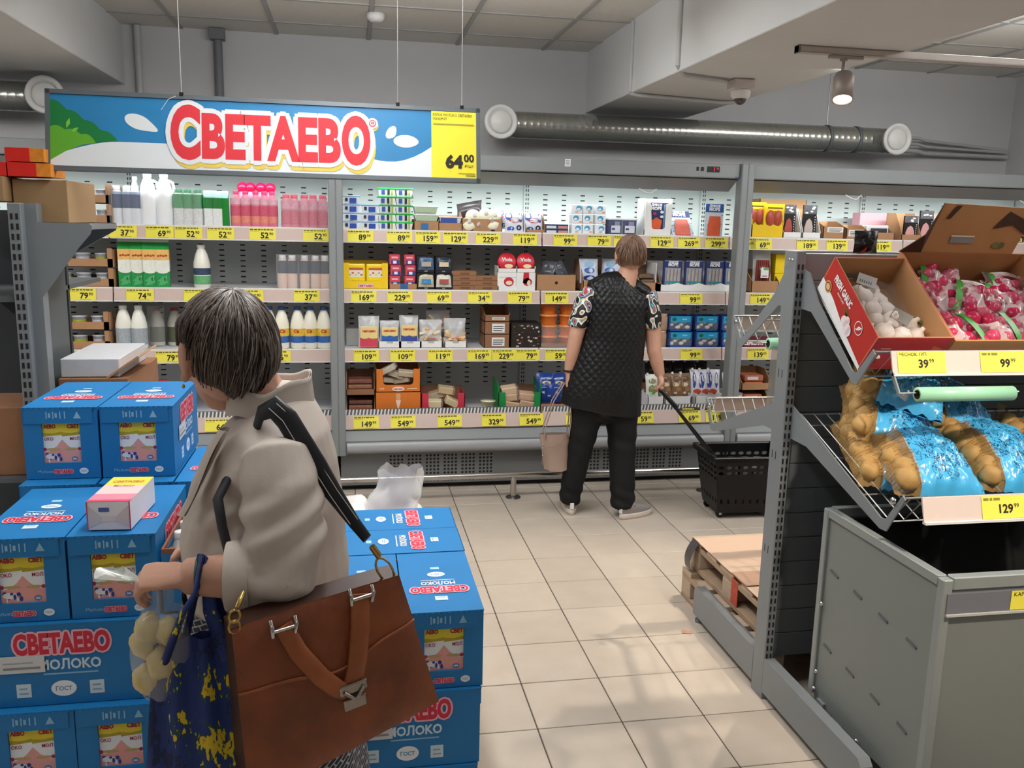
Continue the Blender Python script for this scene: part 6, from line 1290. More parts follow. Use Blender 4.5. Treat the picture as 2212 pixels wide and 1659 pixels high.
Me = front(0, -.0006, 0); p.poly([(-.046, .004, 0), (-.046, .06, 0), (-.014, .03, 0), (-.014, .02, 0)], flat('#cfcbd0'), Me); p.poly([(.046, .004, 0), (.046, .06, 0), (.014, .03, 0), (.014, .02, 0)], flat('#d6c9cc'), Me); p.rect(-.014, .02, .014, .034, flat('#e0d5d8'), Me, z=.0002); p.rect(-.022, .044, .002, .054, flat('#4a67a8'), Me, z=.0003)
for xx in (-CW / 2, CW / 2 - .003): p.rect(xx, 0, xx + .003, CHh, flat('#cf4a68'), Me, z=.0003)
p.build('carton_print', mc)
# white plastic sacks behind the stack
pallet('wooden pallet under the white plastic sacks behind the milk boxes', -.60, 2.80, 0, .86, .50)
SACK = mat('#e6e1df', .35, var=.05, scale=12, bump=.5, bscale=30); k = 0
for z, row in ((.146, ((-.38, 3.05), (.05, 3.05))), (.36, ((-.38, 3.05), (.04, 3.05))), (.555, ((-.36, 3.04), (-.0, 3.02), (.18, 3.06)))):
    for x, y in row:
        w = .40 if z < .5 else (.26, .17, .17)[row.index((x, y))]; m = MB(); hh = .205 if z < .5 else (.15, .15, .12)[row.index((x, y))]
        m.ball((0, 0, hh / 2), 1, SACK, n=20, k=12, sc=(w / 2, .2 if z < .5 else .19, hh / 2 * 1.02), lump=.18, seed=k); m.ball((0, 0, hh / 2), .92, SACK, n=16, k=10, sc=(w / 2, .2, hh / 2), lump=.3, seed=k + 9)
        tag(m.build('white_sack', loc=(x, y, z)), ('white plastic sack in the lower layers behind the milk boxes, %s' % ('lower left', 'lower right', 'middle left', 'middle right')[k]) if k < 4 else 'white plastic sack on top of the pile, %s' % ('left one', 'middle one beside the woman sleeve', 'right one')[k - 4], 'sack', 'white plastic sacks'); k += 1
m = MB(); 
def crump(u, v):
    a = 2 * PI * u; r = .085 * (1 - .35 * v) * (1 + .35 * noise.noise(Vector((math.cos(a) * 1.4, math.sin(a) * 1.4, v * 2.5)))); return (r * math.cos(a) * 1.25 + .03 * v, r * math.sin(a), .16 * v + .03 * noise.noise(Vector((math.cos(a) * 2, math.sin(a) * 2, v * 3 + 4))))
m.grid(crump, 28, 10, mat('#eeeeee', .15, alpha=.55, var=0, spec=.8)); m.grid(lambda u, v: tuple(x * .6 for x in crump(u, v)), 24, 8, mat('#e6e4e4', .2, alpha=.6, var=0)); tag(m.build('plastic_bag', loc=(.14, 3.0, .67)), 'crumpled clear plastic bag sticking up on the white sacks', 'plastic bag')
# ------------------------------------------------------------------ hanging sign
SX, SW, SH = -.925, 1.352, .232
sg = thing('hanging_sign', 'blue hanging sign with red dairy lettering and a yellow price of 64.00', 'sign', (SX, 3.0, 1.836)); SM_ = frame((0, 0, 0), (1, 0, 0), (0, .18, 1))
m = MB(SM_); m.box((-.008, -.008, -.022), (SW + .008, SH + .008, -.004), mat('#646b70', .4, .2)); 
for a, b in (((-.008, -.010), (SW + .008, .004)), ((-.008, SH - .004), (SW + .008, SH + .010)), ((-.008, -.01), (.006, SH + .01)), ((SW - .006, -.01), (SW + .008, SH + .01))): m.box((a[0], a[1], -.004), (b[0], b[1], .004), mat('#646b70', .4, .2))
m.build('sign_frame', sg)
def U(px): return (px - 102) / 935 * SW
m = MB(SM_); SKY = mat('#2a80b6', .45, var=.06, scale=9); PAPER = flat('#dfe4e6', .45)
m.rect(.004, .004, SW - .004, SH - .004, SKY, None)
hill = [(.004, .004), (U(928), .004), (U(928), .085)]
for i in range(41):
    t = 1 - i / 40; x = .004 + (U(928) - .004) * t
    a = min(1, max(0, (x - .16) / .09)); y = .03 + .055 * (1 - max(0, (.20 - x) / .20) ** 1.6) if x < .20 else .085 - .0 if x < .45 else .085 - .0
    if x > .95: y = .052 + .034 * ((x - 1.06) / (.14)) ** 2 if x < 1.06 else .052 + .055 * min(1, ((x - 1.06) / .135)) ** 1.8
    hill.append((x, y))
m.poly([(x, y, .0004) for x, y in hill], PAPER)
def bush(pts, c, z): m.poly([(x, y, z) for x, y in pts], flat(c))
dg_ = [(.004, .06), (.004, SH - .02)]
for i in range(24): t = i / 23; dg_.append((.004 + .20 * t, (SH - .022) * (1 - t) + .088 * t + .010 * abs(math.sin(t * 4 * PI))))
bush(dg_, '#12763a', .0005)
lg = [(.004, .02), (.004, .125)]
for i in range(20): t = i / 19; lg.append((.004 + .135 * t, .125 * (1 - t) ** .8 + .078 * t + .009 * abs(math.sin(t * 3 * PI))))
lg += [(.1, .072), (.05, .05)]; bush(lg, '#5ea82a', .0007)
for cx, cy, a, l in ((.058, .138, 1.3, .017), (.078, .118, .6, .013)): m.poly([(cx - l * math.cos(a), cy - l * math.sin(a), .0009), (cx + .006 * math.sin(a), cy - .006 * math.cos(a), .0009), (cx + l * math.cos(a), cy + l * math.sin(a), .0009), (cx - .006 * math.sin(a), cy + .006 * math.cos(a), .0009)], flat('#79bd36'))
def drop(cx, cy, rx, ry, tip, rot): 
    pts = []
    for i in range(28):
        q = 2 * PI * i / 28; k = 1 + tip * max(0, math.cos(q)) ** 5; x, y = rx * k * math.cos(q), ry * math.sin(q) - (.35 * ry * max(0, math.cos(q)) ** 4 * tip); pts.append((cx + x * math.cos(rot) - y * math.sin(rot), cy + x * math.sin(rot) + y * math.cos(rot), .0006))
    m.poly(pts, PAPER)
drop(U(285), .150, .042, .023, .55, -.35); drop(U(835), .150, .014, .024, .25, -.6); drop(U(868), .122, .040, .021, .1, 0)
# lettering: yellow shade, white halo, red letters
for t, x, y, h, w in (('С', U(352), .034, .178, .092), ('ВЕТАЕВ', U(418), .040, .148, .438), ('О', U(723), .034, .166, .094)):
    m.text(t, flat('#e6c95a'), None, x + .006, y - .016, h=h, w=w, bold=.045, res=5, halo=flat('#e6c95a'), hw=.012, z=.0010); m.text(t, flat('#d8313c'), None, x, y, h=h, w=w, bold=.045, res=5, halo=PAPER, hw=.015, z=.0022)
m.oval(U(794), .168, .018, .018, flat('#e6c95a'), None, z=.0014); m.oval(U(793), .176, .018, .018, PAPER, None, z=.0030); m.oval(U(793), .176, .012, .012, flat('#cf5a6a'), None, z=.0034); m.text('®', PAPER, None, U(793), .168, h=.017, align='c', z=.0038)
m.build('sign_print', sg)
m = MB(SM_); m.rect(U(928), .004, SW - .005, SH - .005, mat('#f2e23e', .4, var=.02), None, z=.003); m.text('64', INK, None, U(1001), .035, h=.048, bold=.05, align='r', z=.0045); m.text('00', INK, None, U(1003), .058, h=.027, bold=.03, z=.0045); m.text('₽/шт', INK, None, U(1005), .04, h=.010, bold=.0, z=.0045)
m.text('ЕЗЛОК МОЛОКО СВЕТАЕВО', flat('#3a3412'), None, U(932), SH - .022, w=.132, h=.010, bold=.0, z=.0045); m.text('1000МЛ', flat('#3a3412'), None, U(932), SH - .035, w=.045, h=.009, bold=.0, z=.0045); m.rect(U(932), SH - .050, U(1028), SH - .046, flat('#a89c3a'), None, z=.0045); m.rect(U(990), .018, U(1030), .021, flat('#a89c3a'), None, z=.0045); m.rect(U(1008), .011, U(1030), .014, flat('#6a6220'), None, z=.0045)
m.build('price_panel', sg)
for xx in (U(376), U(851), U(1000)):
    m = MB(); m.tube([(xx, .046, SH + .004), (xx, .045, 2.887 - 1.836)], .0013, mat('#d6d6d6', .3, .6, var=0), n=4); m.box((xx - .006, .038, SH - .002), (xx + .006, .05, SH + .014), BLACK); m.build('hanging_wire', sg)
MB().tube([(U(376), .045, SH + .01), (U(350), .03, SH - .01), (U(335), .02, SH - .045)], .0008, WHITE, n=4).build('loose_wire_end', sg)
# ------------------------------------------------------------------ left gondola end with cartons
lg_ = thing('side_gondola', 'grey slotted gondola at the left edge with a deep top bracket', 'gondola', (0, 0, 0))
u = MB().box((-1.02, 2.9, 0), (-.982, 2.97, 1.722), GON, bev=.003).build('upright', lg_); s = MB(); z = .3
while z < 1.70: 
    for dx in (.007, .022): s.box((-1.02 + dx, 2.8985, z), (-1.02 + dx + .007, 2.901, z + .018), DARK)
    z += .0305
s.build('slots', u, kind='stuff')
MB().box((-.982, 2.93, .0), (-.948, 2.98, 1.722), GON).build('end_cover', lg_)
MB().prism([(-.948, 1.665), (-.80, 1.665), (-.79, 1.655), (-.80, 1.63), (-.83, 1.595), (-.948, 1.435)], 'y', 2.93, 2.936, GON).build('bracket', lg_)
MB().box((-.948, 2.937, 1.645), (-.81, 3.30, 1.662), GON).build('shelf', lg_); MB().prism([(-.948, 1.665), (-.812, 1.665), (-.812, 1.64), (-.948, 1.56)], 'y', 3.296, 3.302, GON).build('bracket', lg_)
MB().box((-1.01, 2.97, .1), (-.99, 3.3, 1.66), GOND).build('back_board', lg_); MB().box((-.99, 2.98, .0), (-.72, 3.3, .12), GON).build('base_shelf', lg_); MB().box((-.948, 2.985, 1.02), (-.70, 3.46, 1.035), SHELFW).build('shelf', lg_)
MB().box((-1.60, 3.42, 0), (-1.02, 3.44, 1.70), mat('#3c4044', .6)).build('end_panel', lg_); MB().box((-1.30, 2.92, .84), (-1.02, 3.85, .856), GOND).build('shelf', lg_); MB().box((-1.30, 2.92, .55), (-1.02, 3.85, .566), GOND).build('shelf', lg_); MB().box((-1.30, 2.92, 1.42), (-1.02, 3.85, 1.436), GOND).build('shelf', lg_)
def plaincarton(name, label, a, b, m_, grp=None): return tag(MB().box(a, b, m_, bev=.002).build(name), label, 'box', grp)
plaincarton('kraft_carton', 'plain kraft carton on the top shelf of the left gondola', (-1.17, 2.95, 1.7235), (-.985, 3.24, 1.785), mat('#8f7350', .8, var=.05)) if False else None
plaincarton('kraft_carton', 'plain kraft carton standing on the left gondola bracket shelf', (-1.03, 2.985, 1.6635), (-.872, 3.29, 1.795), mat('#9a7c58', .8, var=.05, scale=5))
plaincarton('kraft_carton', 'long kraft carton reaching the left edge on top of the gondola', (-1.45, 2.93, 1.7245), (-1.035, 3.2, 1.800), mat('#9a7c58', .8, var=.05, scale=5))
RB = mat('#d5261c', .45, var=.05); OB = mat('#e08a2c', .45, var=.25, scale=50)
for i, (x, w, z) in enumerate(((-1.175, .14, 1.802), (-1.031, .082, 1.802), (-1.035, .07, 1.846))):
    o = MB().box((x, 2.96, z), (x + w, 3.1, z + .042), RB, bev=.001).build('red_box'); tag(o, ('red box lying at the left edge on the kraft carton', 'lower red box with an orange end on the kraft carton', 'upper red box with an orange end, stacked behind the sign corner')[i], 'box', 'red boxes'); 
    if i: MB().box((x + w, 2.961, z + .001), (x + w + .04, 3.099, z + .041), OB).build('orange_end', o)
plaincarton('white_carton', 'flat white carton with a grey front on the lower shelf of the left gondola', (-.94, 3.02, 1.165), (-.76, 3.4, 1.225), mat('#c9c9cc', .6)); plaincarton('kraft_carton', 'kraft carton under the flat white carton', (-.944, 3.0, 1.0365), (-.73, 3.45, 1.163), KRAFTD)
m = MB(); m.add([(-.80, 3.0, 1.165), (-.70, 3.02, 1.235), (-.70, 3.3, 1.235), (-.80, 3.3, 1.165), (-.797, 3.0, 1.159), (-.697, 3.02, 1.229), (-.697, 3.3, 1.229), (-.797, 3.3, 1.159)], [(0, 1, 2, 3), (7, 6, 5, 4), (0, 4, 5, 1), (1, 5, 6, 2), (2, 6, 7, 3), (3, 7, 4, 0)], KRAFT); o = m.build('carton_flap'); o.parent = COL.objects['kraft_carton.002']
plaincarton('kraft_carton', 'brown carton in the dim shelf at the far left edge', (-1.26, 2.95, .857), (-1.03, 3.2, 1.08), KRAFTD)
# ------------------------------------------------------------------ lamp track, spot lamp, dome camera
TRK = mat('#b0a8a2', .45, .2, var=.03)
lt = thing('lamp_track', 'grey lamp track hanging below the right ceiling beam', 'lamp track', (1.90, 3.665, 2.445))
MB().box((0, -.020, 0), (2.6, .020, .030), TRK, bev=.002).box((.01, -.021, .006), (2.59, -.0195, .024), mat('#c4bcb6', .4)).build('track_rail', lt); MB().box((0, -.021, -.001), (.006, .021, .031), GREYD).build('end_cap', lt)
MB().box((.4, -.006, .03), (.412, .006, .031 + .0), CHROME).build('clip', lt)
sp_ = thing('spot_lamp', 'lit cylindrical spot lamp on the ceiling track, top right', 'lamp', (2.125, 3.665, 2.445)); BOD = mat('#9c918a', .45, .2, var=.03)
MB().box((-.07, -.012, -.014), (.09, .012, 0), TRK, bev=.002).build('track_adapter', sp_); MB().lathe([(.016, -.022), (.016, -.012), (.001, -.010)], TRK, n=12).tube([(0, 0, -.014), (.0, 0, -.075)], .007, BOD, n=8).build('stem', sp_)
Ml = Matrix.Translation((.006, -.005, -.135)) @ Matrix.Rotation(math.radians(12), 4, 'Y') @ Matrix.Rotation(math.radians(-22), 4, 'X')
MB().lathe([(.001, .068), (.036, .066), (.044, .052), (.044, -.06), (.040, -.06), (.038, -.05)], BOD, n=28, M=Ml, cap=False).build('lamp_body', sp_)
MB().lathe([(.001, -.052), (.039, -.052)], mat('#fff4e6', .3, var=0, emit=18.0), n=24, M=Ml, cap=False).build('lens', sp_)
dc = thing('dome_camera', 'white dome security camera under the right ceiling beam', 'camera', (2.06, 4.56, 2.474)); 
MB().box((-.06, -.05, -.055), (.06, .05, 0), mat('#c9bfb8', .5), bev=.006).build('junction_box', dc); MB().lathe([(.052, -.055), (.054, -.062), (.05, -.085), (.04, -.098), (.001, -.098)], mat('#d9d4cf', .4), n=22, cap=False).build('housing', dc)
MB().ball((0, 0, -.098), .032, mat('#3a302c', .08, var=0, spec=.9), n=16, k=10).build('dome', dc)
# ------------------------------------------------------------------ wheeled shopping basket
bk = thing('shopping_basket', 'black wheeled plastic basket pulled by its long handle', 'basket', (2.31, 4.72, 0), -.04); BLK = mat('#060607', .35, var=.05)
zt, zb, wt, dt, wb, db = .375, .055, .235, .165, .195, .13
def wall(fn, nu, nv, holes, name):
    m = MB(); t = .003
    for i in range(nu):
        for j in range(nv):
            P = [fn((i + a) / nu, (j + b) / nv) for a, b in ((0, 0), (1, 0), (1, 1), (0, 1))]
            h = holes(i, j)
            if not h: m.add(P, [(0, 1, 2, 3)], BLK)
            else:
                k, sx, sy = h; R = [fn((i + .5 + sx * math.cos(2 * PI * q / 8 + PI / 8 + PI)) / nu, (j + .5 + sy * math.sin(2 * PI * q / 8 + PI / 8 + PI)) / nv) for q in range(8)]
                m.add(P + R, [(0, 1, 6, 5), (0, 5, 4), (1, 2, 8, 7), (1, 7, 6), (2, 3, 10, 9), (2, 9, 8), (3, 0, 4, 11), (3, 11, 10)], BLK)
    o = m.build(name, bk); md = o.modifiers.new('thickness', 'SOLIDIFY'); md.thickness = .004; md.offset = 0; return o
def lerp(a, b, t): return a + (b - a) * t
def hol(i, j):
    if j in (6, 7) : return (1, .36, .30)
    if j == 1: return (1, .18, .47)
    return None
def hol2(i, j): return (1, .36, .30) if j in (5, 6, 7) else ((1, .2, .45) if j == 1 else None)
for s in (-1, 1):
    wall(lambda u, v: (lerp(lerp(-wb, wb, u), lerp(-wt, wt, u), v), s * lerp(db, dt, v), lerp(zb, zt, v)), 9, 9, hol, 'long_wall')
    wall(lambda u, v: (s * lerp(wb, wt, v), lerp(lerp(-db, db, u), lerp(-dt, dt, u), v), lerp(zb, zt, v)), 6, 9, hol2, 'end_wall')
MB().box((-wb, -db, zb - .02), (wb, db, zb + .006), BLK, bev=.006).build('base', bk)
m = MB(); 
for s in (-1, 1): m.box((-wt - .02, s * dt - .014 + (.012 * s), zt - .02), (wt + .02, s * dt + .014 + .012 * s, zt + .014), BLK, bev=.005); m.box((s * (wt + .008) - .014, -dt - .02, zt - .02), (s * (wt + .008) + .014, dt + .02, zt + .014), BLK, bev=.005)
m.build('rim', bk)
for sx in (-1, 1):
    for sy in (-1, 1): w_ = MB().lathe([(.022, -.009), (.024, -.006), (.024, .006), (.022, .009)], BLK, n=14, M=Matrix.Translation((sx * .17, sy * .10, .0245)) @ Matrix.Rotation(PI / 2, 4, 'X')).build('wheel', bk); MB().box((sx * .17 - .008, sy * .10 - .013, .02), (sx * .17 + .008, sy * .10 - .010, .046), CHROME).build('wheel_fork', w_)
m = MB(front(0, -.147, .17)); m.oval(-.085, .03, .032, .011, WHITE, None, n=16); m.oval(-.075, -.015, .032, .011, mat('#c9d2c4', .5), None, n=16); m.oval(.12, .03, .03, .012, mat('#2f7a3c', .5), None, n=14); m.oval(.10, -.01, .03, .010, mat('#5a9a3c', .5), None, n=14); m.oval(.02, .13, .022, .008, mat('#9a9a98', .5), None, n=12)
m.build('stickers', bk, rot=(-.1, 0, 0))
# telescopic handle from the rim to the shopper hand (base frame coordinates)
def inb(x, y, z): 
    c, s = math.cos(.04), math.sin(.04); dx, dy = x - 2.31, y - 4.72; return (dx * c - dy * s, dx * s + dy * c, z)
A0, A1, B0, B1 = inb(2.13, 4.60, .29), inb(1.83, 4.66, .668), inb(2.15, 4.66, .31), inb(1.845, 4.70, .668)
MB().tube([A0, A1], .0065, BLK, n=8).build('handle_rod', bk); MB().tube([B0, B1], .0065, BLK, n=8).build('handle_rod', bk); MB().tube([inb(1.85, 4.685, .66), inb(1.765, 4.70, .752), inb(1.745, 4.705, .765)], [.014, .013, .011], BLK, n=10).build('handle_grip', bk)
for i, (x, c) in enumerate(((-.06, '#8f8f8f'), (.03, '#a6a6a4'), (.11, '#979794'))):
    o = MB().lathe([(.035, 0), (.035, .25), (.038, .252), (.038, .266), (.001, .268)], mat(c, .35, var=.1), n=18, cap=False).build('lidded_jar', loc=(2.31 + x, 4.74, .062)); tag(o, nth(i, 3, 'grey-lidded jars standing in the black basket'), 'jar', 'jars in the basket')
o = MB().box((-.13, -.055, 0), (.13, -.01, .09), mat('#b0704a', .3, var=.5, scale=60), bev=.01).build('snack_pack', loc=(2.31, 4.67, .063)); tag(o, 'patterned snack pack lying at the bottom of the black basket', 'pack')

# ------------------------------------------------------------------ people
def loft(m, secs, mt, n=16, up=(0, 0, 1), M=None):
    """closed limb through sections (centre, ru, rw): ru along UP-ish, rw across"""
    pts = [Vector(c) for c, *_ in secs]; k = len(pts); vs = []; prev = None
    for i, p in enumerate(pts):
        t = (pts[min(i + 1, k - 1)] - pts[max(i - 1, 0)]).normalized(); a = Vector(up) if prev is None else prev
        u = (a - t * a.dot(t)).normalized(); prev = u; w_ = t.cross(u); ru, rw = secs[i][1], secs[i][2]
        for j in range(n): q = 2 * PI * j / n; vs.append(p + u * (ru * math.cos(q)) + w_ * (rw * math.sin(q)))
    t0 = (pts[0] - pts[1]).normalized(); t1 = (pts[-1] - pts[-2]).normalized()
    vs += [pts[0] + t0 * min(secs[0][1:3]) * .55, pts[-1] + t1 * min(secs[-1][1:3]) * .55]; A, B = len(vs) - 2, len(vs) - 1
    fs = [(i * n + j, i * n + (j + 1) % n, (i + 1) * n + (j + 1) % n, (i + 1) * n + j) for i in range(k - 1) for j in range(n)]
    fs += [(A, (j + 1) % n, j) for j in range(n)] + [(B, (k - 1) * n + j, (k - 1) * n + (j + 1) % n) for j in range(n)]
    return m.add(vs, fs, mt, True, M)
def fuse(m, name, parent, mt, voxel, smooth=4, fn=None, label=None):
    """merge all lofts of a builder into one continuous skin"""
    o = m.build(name); r = o.modifiers.new('r', 'REMESH'); r.mode = 'VOXEL'; r.voxel_size = voxel; r.use_smooth_shade = True
    s = o.modifiers.new('s', 'SMOOTH'); s.iterations = smooth; s.factor = .5
    dg = bpy.context.evaluated_depsgraph_get(); me = bpy.data.meshes.new_from_object(o.evaluated_get(dg)); old = o.data
    o.modifiers.clear(); o.data = me; bpy.data.meshes.remove(old); me.name = name
    me.materials.clear(); me.materials.append(mt)
    me.polygons.foreach_set('use_smooth', [True] * len(me.polygons))
    if fn is not None:
        co = np.empty(len(me.vertices) * 3); me.vertices.foreach_get('co', co); no = np.empty(len(me.vertices) * 3); me.vertices.foreach_get('normal', no)
        co = co.reshape(-1, 3); no = no.reshape(-1, 3); co = fn(co, no); me.vertices.foreach_set('co', co.ravel()); me.update()
    if parent is not None: o.parent = parent
    if label: o['label'] = label
    return o
SKIN = mat('#c99a83', .5, var=.07, scale=18, bump=.1, bscale=150)
def hand(m, W, d, n, s, curl, k=1.0, spread=1.0, thumb=1.0):
    """W wrist, d towards the knuckles, n palm normal, s towards the thumb side; curl: bend per joint in radians"""
    W, d, n, s = Vector(W), Vector(d).normalized(), Vector(n).normalized(), Vector(s).normalized()
    loft(m, [(W - d * .01, .020 * k, .028 * k), (W + d * .03 * k, .017 * k, .036 * k), (W + d * .065 * k, .015 * k, .041 * k), (W + d * .088 * k, .012 * k, .040 * k)], SKIN, 12, up=n)
    for i, (off, L) in enumerate(((.030, .066), (.010, .074), (-.010, .070), (-.029, .055))):
        p = W + d * (.078 * k) + s * (off * k); a = .18; pts = [(p, .0095 * k, .0095 * k)]
        for j, fr in enumerate((.45, .32, .25)):
            a += curl[j]; dirn = (d * math.cos(a) + n * math.sin(a) + s * (off * 2.2 * spread)).normalized(); p = p + dirn * (L * fr * 1.15 * k); pts.append((p, (.0088, .0080, .0068)[j] * k, (.0088, .0080, .0068)[j] * k))
        loft(m, pts, SKIN, 8, up=s)
    p = W + d * (.022 * k) + s * (.026 * k); t1 = (d * .75 + s * .6 + n * .45 * thumb).normalized(); t2 = (d * .75 + s * .05 + n * .75 * thumb).normalized()
    loft(m, [(p, .014 * k, .014 * k), (p + t1 * .034 * k, .0105 * k, .0105 * k), (p + t1 * .034 * k + t2 * .03 * k, .009 * k, .009 * k), (p + t1 * .034 * k + t2 * .052 * k, .0075 * k, .0075 * k)], SKIN, 8, up=s)
def head(m, c, fwd, k=1.0, tilt=0):
    """skull, face, ears; c = centre of the skull, fwd = where the face looks"""
    f = Vector((fwd[0], fwd[1], 0)).normalized(); r = Vector((f.y, -f.x, 0)); c = Vector(c); f = (f * math.cos(tilt) - Vector((0, 0, 1)) * math.sin(tilt)); u = r.cross(f)
    M = Matrix(((r.x, f.x, u.x, c.x), (r.y, f.y, u.y, c.y), (r.z, f.z, u.z, c.z), (0, 0, 0, 1))) @ Matrix.Scale(k, 4)
    m.ball((0, -.008, .012), 1, SKIN, n=20, k=14, sc=(.074, .092, .098), M=M)
    loft(m, [((0, .030, .04), .06, .062), ((0, .036, -.02), .052, .060), ((0, .038, -.07), .042, .046), ((0, .046, -.098), .026, .028)], SKIN, 16, up=(0, 1, 0), M=M)
    loft(m, [((0, .088, .012), .007, .008), ((0, .098, -.012), .011, .011), ((0, .106, -.030), .012, .015), ((0, .094, -.038), .008, .013)], SKIN, 10, up=(0, 1, 0), M=M)
    for s in (-1, 1):
        m.ball((s * .032, .080, .014), .013, SKIN, n=10, k=8, M=M); m.ball((s * .040, .066, -.026), .024, SKIN, n=10, k=8, M=M)
        m.ball((s * .083, -.014, -.008), 1, SKIN, n=12, k=10, sc=(.009, .019, .032), M=M @ Matrix.Translation((0, 0, .012))); m.ball((s * .081, -.006, -.034), .010, SKIN, n=8, k=6, M=M)
    loft(m, [((-.022, .084, -.056), .006, .006), ((0, .092, -.056), .009, .008), ((.022, .084, -.056), .006, .006)], SKIN, 8, M=M)
    return M
def face_parts(M, par):
    m = MB()
    for s in (-1, 1): m.ball((s * .032, .086, .014), .0105, mat('#f2efec', .2, var=0), n=10, k=8, M=M); m.ball((s * .032, .0935, .014), .005, mat('#4a3a2c', .2, var=0), n=8, k=6, M=M)
    m.build('eyes', par); m = MB(); loft(m, [((-.022, .0905, -.056), .004, .004), ((0, .098, -.056), .007, .005), ((.022, .0905, -.056), .004, .004)], mat('#a8655c', .4, var=0), 8, M=M); m.build('lips', par)
    m = MB()
    for s in (-1, 1): loft(m, [((s * .016, .096, .034), .003, .003), ((s * .034, .094, .040), .004, .003), ((s * .05, .082, .034), .002, .002)], mat('#5a4a40', .7), 6, M=M)
    m.build('eyebrows', par)
def hairdo(M, cols, crown, limit, rad=(.084, .104, .112), n=520, seed=1, name='hair', par=None, wid=.0065, lift=.006, ctr=(0, -.010, .014)):
    q = random.Random(seed); m = MB(); H = [mat(c, .42, var=.25, scale=90, spec=.5) for c in cols]; cr = Vector(crown).normalized()
    a = Vector((1, 0, 0)) if abs(cr.x) < .8 else Vector((0, 1, 0)); e1 = (a - cr * a.dot(cr)).normalized(); e2 = cr.cross(e1)
    def P(th, ph, off):
        d = cr * math.cos(th) + (e1 * math.cos(ph) + e2 * math.sin(ph)) * math.sin(th); return d, Vector((ctr[0] + d.x * (rad[0] + off), ctr[1] + d.y * (rad[1] + off), ctr[2] + d.z * (rad[2] + off)))
    def lim(ph):
        th = .3
        while th < 2.9:
            d, p = P(th, ph, 0)
            if not limit(p): break
            th += .04
        return th
    nu = 48; L = [lim(2 * PI * i / nu) for i in range(nu)]
    m.grid(lambda u, v: P(.001 + (L[int(round(u * nu)) % nu] - .02) * v, 2 * PI * u, -.001)[1], nu, 18, H[0], True, M=M)
    m.grid(lambda u, v: P(.001 + (L[int(round(u * nu)) % nu] - .02) * v, 2 * PI * u, -.014)[1], nu, 10, H[0], True, M=M)
    for i in range(n):
        ph = q.uniform(0, 2 * PI); l = L[int(ph / (2 * PI) * nu) % nu]; t0 = q.uniform(.0, l * .72) if i % 3 else q.uniform(0, .4); t1 = min(l + q.uniform(-.05, .10), t0 + q.uniform(.5, 1.0)); off = q.uniform(-.002, lift); dr = q.uniform(-.18, .18); pts = []; rr = []
        for j in range(7):
            t = j / 6; d, p = P(t0 + (t1 - t0) * t, ph + dr * t, off + .004 * math.sin(PI * t) - .003 * t); pts.append(p); rr.append(wid * (.35 + math.sin(PI * min(.93, t + .12))) * .75)
        m.tube(pts, rr, q.choice(H), n=5, flatten=.35, up=tuple((pts[0] - Vector(ctr)).normalized()), M=M)
    return m.build(name, par)
def shoe(par, pos, ang, L=.25, up_='#8d8684', sole='#d6c8bc', k=1.0):
    M = Matrix.Translation(pos) @ Matrix.Rotation(ang, 4, 'Z'); s = MB(M); out = []
    for i in range(24):
        t = 2 * PI * i / 24; y = math.sin(t); w = .040 + .010 * y if y > 0 else .040 + .006 * y; out.append((w * math.cos(t), L * .5 + L * .5 * y))
    m2 = MB(M); n = 24; rings = []
    vs = []; prof = [(1.02, .0), (1.06, .012), (1.04, .028), (1.0, .034)]
    for k_, z in prof:
        for x, y in out: vs.append((x * k_, (y - L / 2) * k_ + L / 2, z + (.012 * max(0, (y / L - .8) / .2) if z < .01 else 0)))
    fs = [(i * n + j, i * n + (j + 1) % n, (i + 1) * n + (j + 1) % n, (i + 1) * n + j) for i in range(3) for j in range(n)] + [tuple(range(n - 1, -1, -1)), tuple(range(3 * n, 4 * n))]
    m2.add(vs, fs, mat(sole, .6, var=.08), True); so = m2.build('sole', par)
    u = MB(M); vs = []
    for k_, z in ((.98, .030), (.97, .05), (.86, .07), (.6, .09), (.35, .10)):
        for x, y in out:
            yy = (y - L * .35) * (k_ if y > L * .35 else min(1, k_ + .28)) + L * .35 - (.10 * max(0, z - .05)); zz = z if y < L * .4 else .030 + (z - .030) * (1 - .45 * (y - L * .4) / (L * .6)); vs.append((x * min(1, k_ + .1), yy, zz))
    u.add(vs, [(i * n + j, i * n + (j + 1) % n, (i + 1) * n + (j + 1) % n, (i + 1) * n + j) for i in range(4) for j in range(n)] + [tuple(range(4 * n, 5 * n))], mat(up_, .7, var=.08, scale=40), True); u.build('shoe_upper', par)
    st = MB(M); st.box((-.034, L * .28, .05), (.034, L * .5, .082), mat('#6d6360', .7), bev=.012); st.box((-.012, -.004, .035), (.012, .004, .075), WHITE, bev=.003); st.build('shoe_band', par)
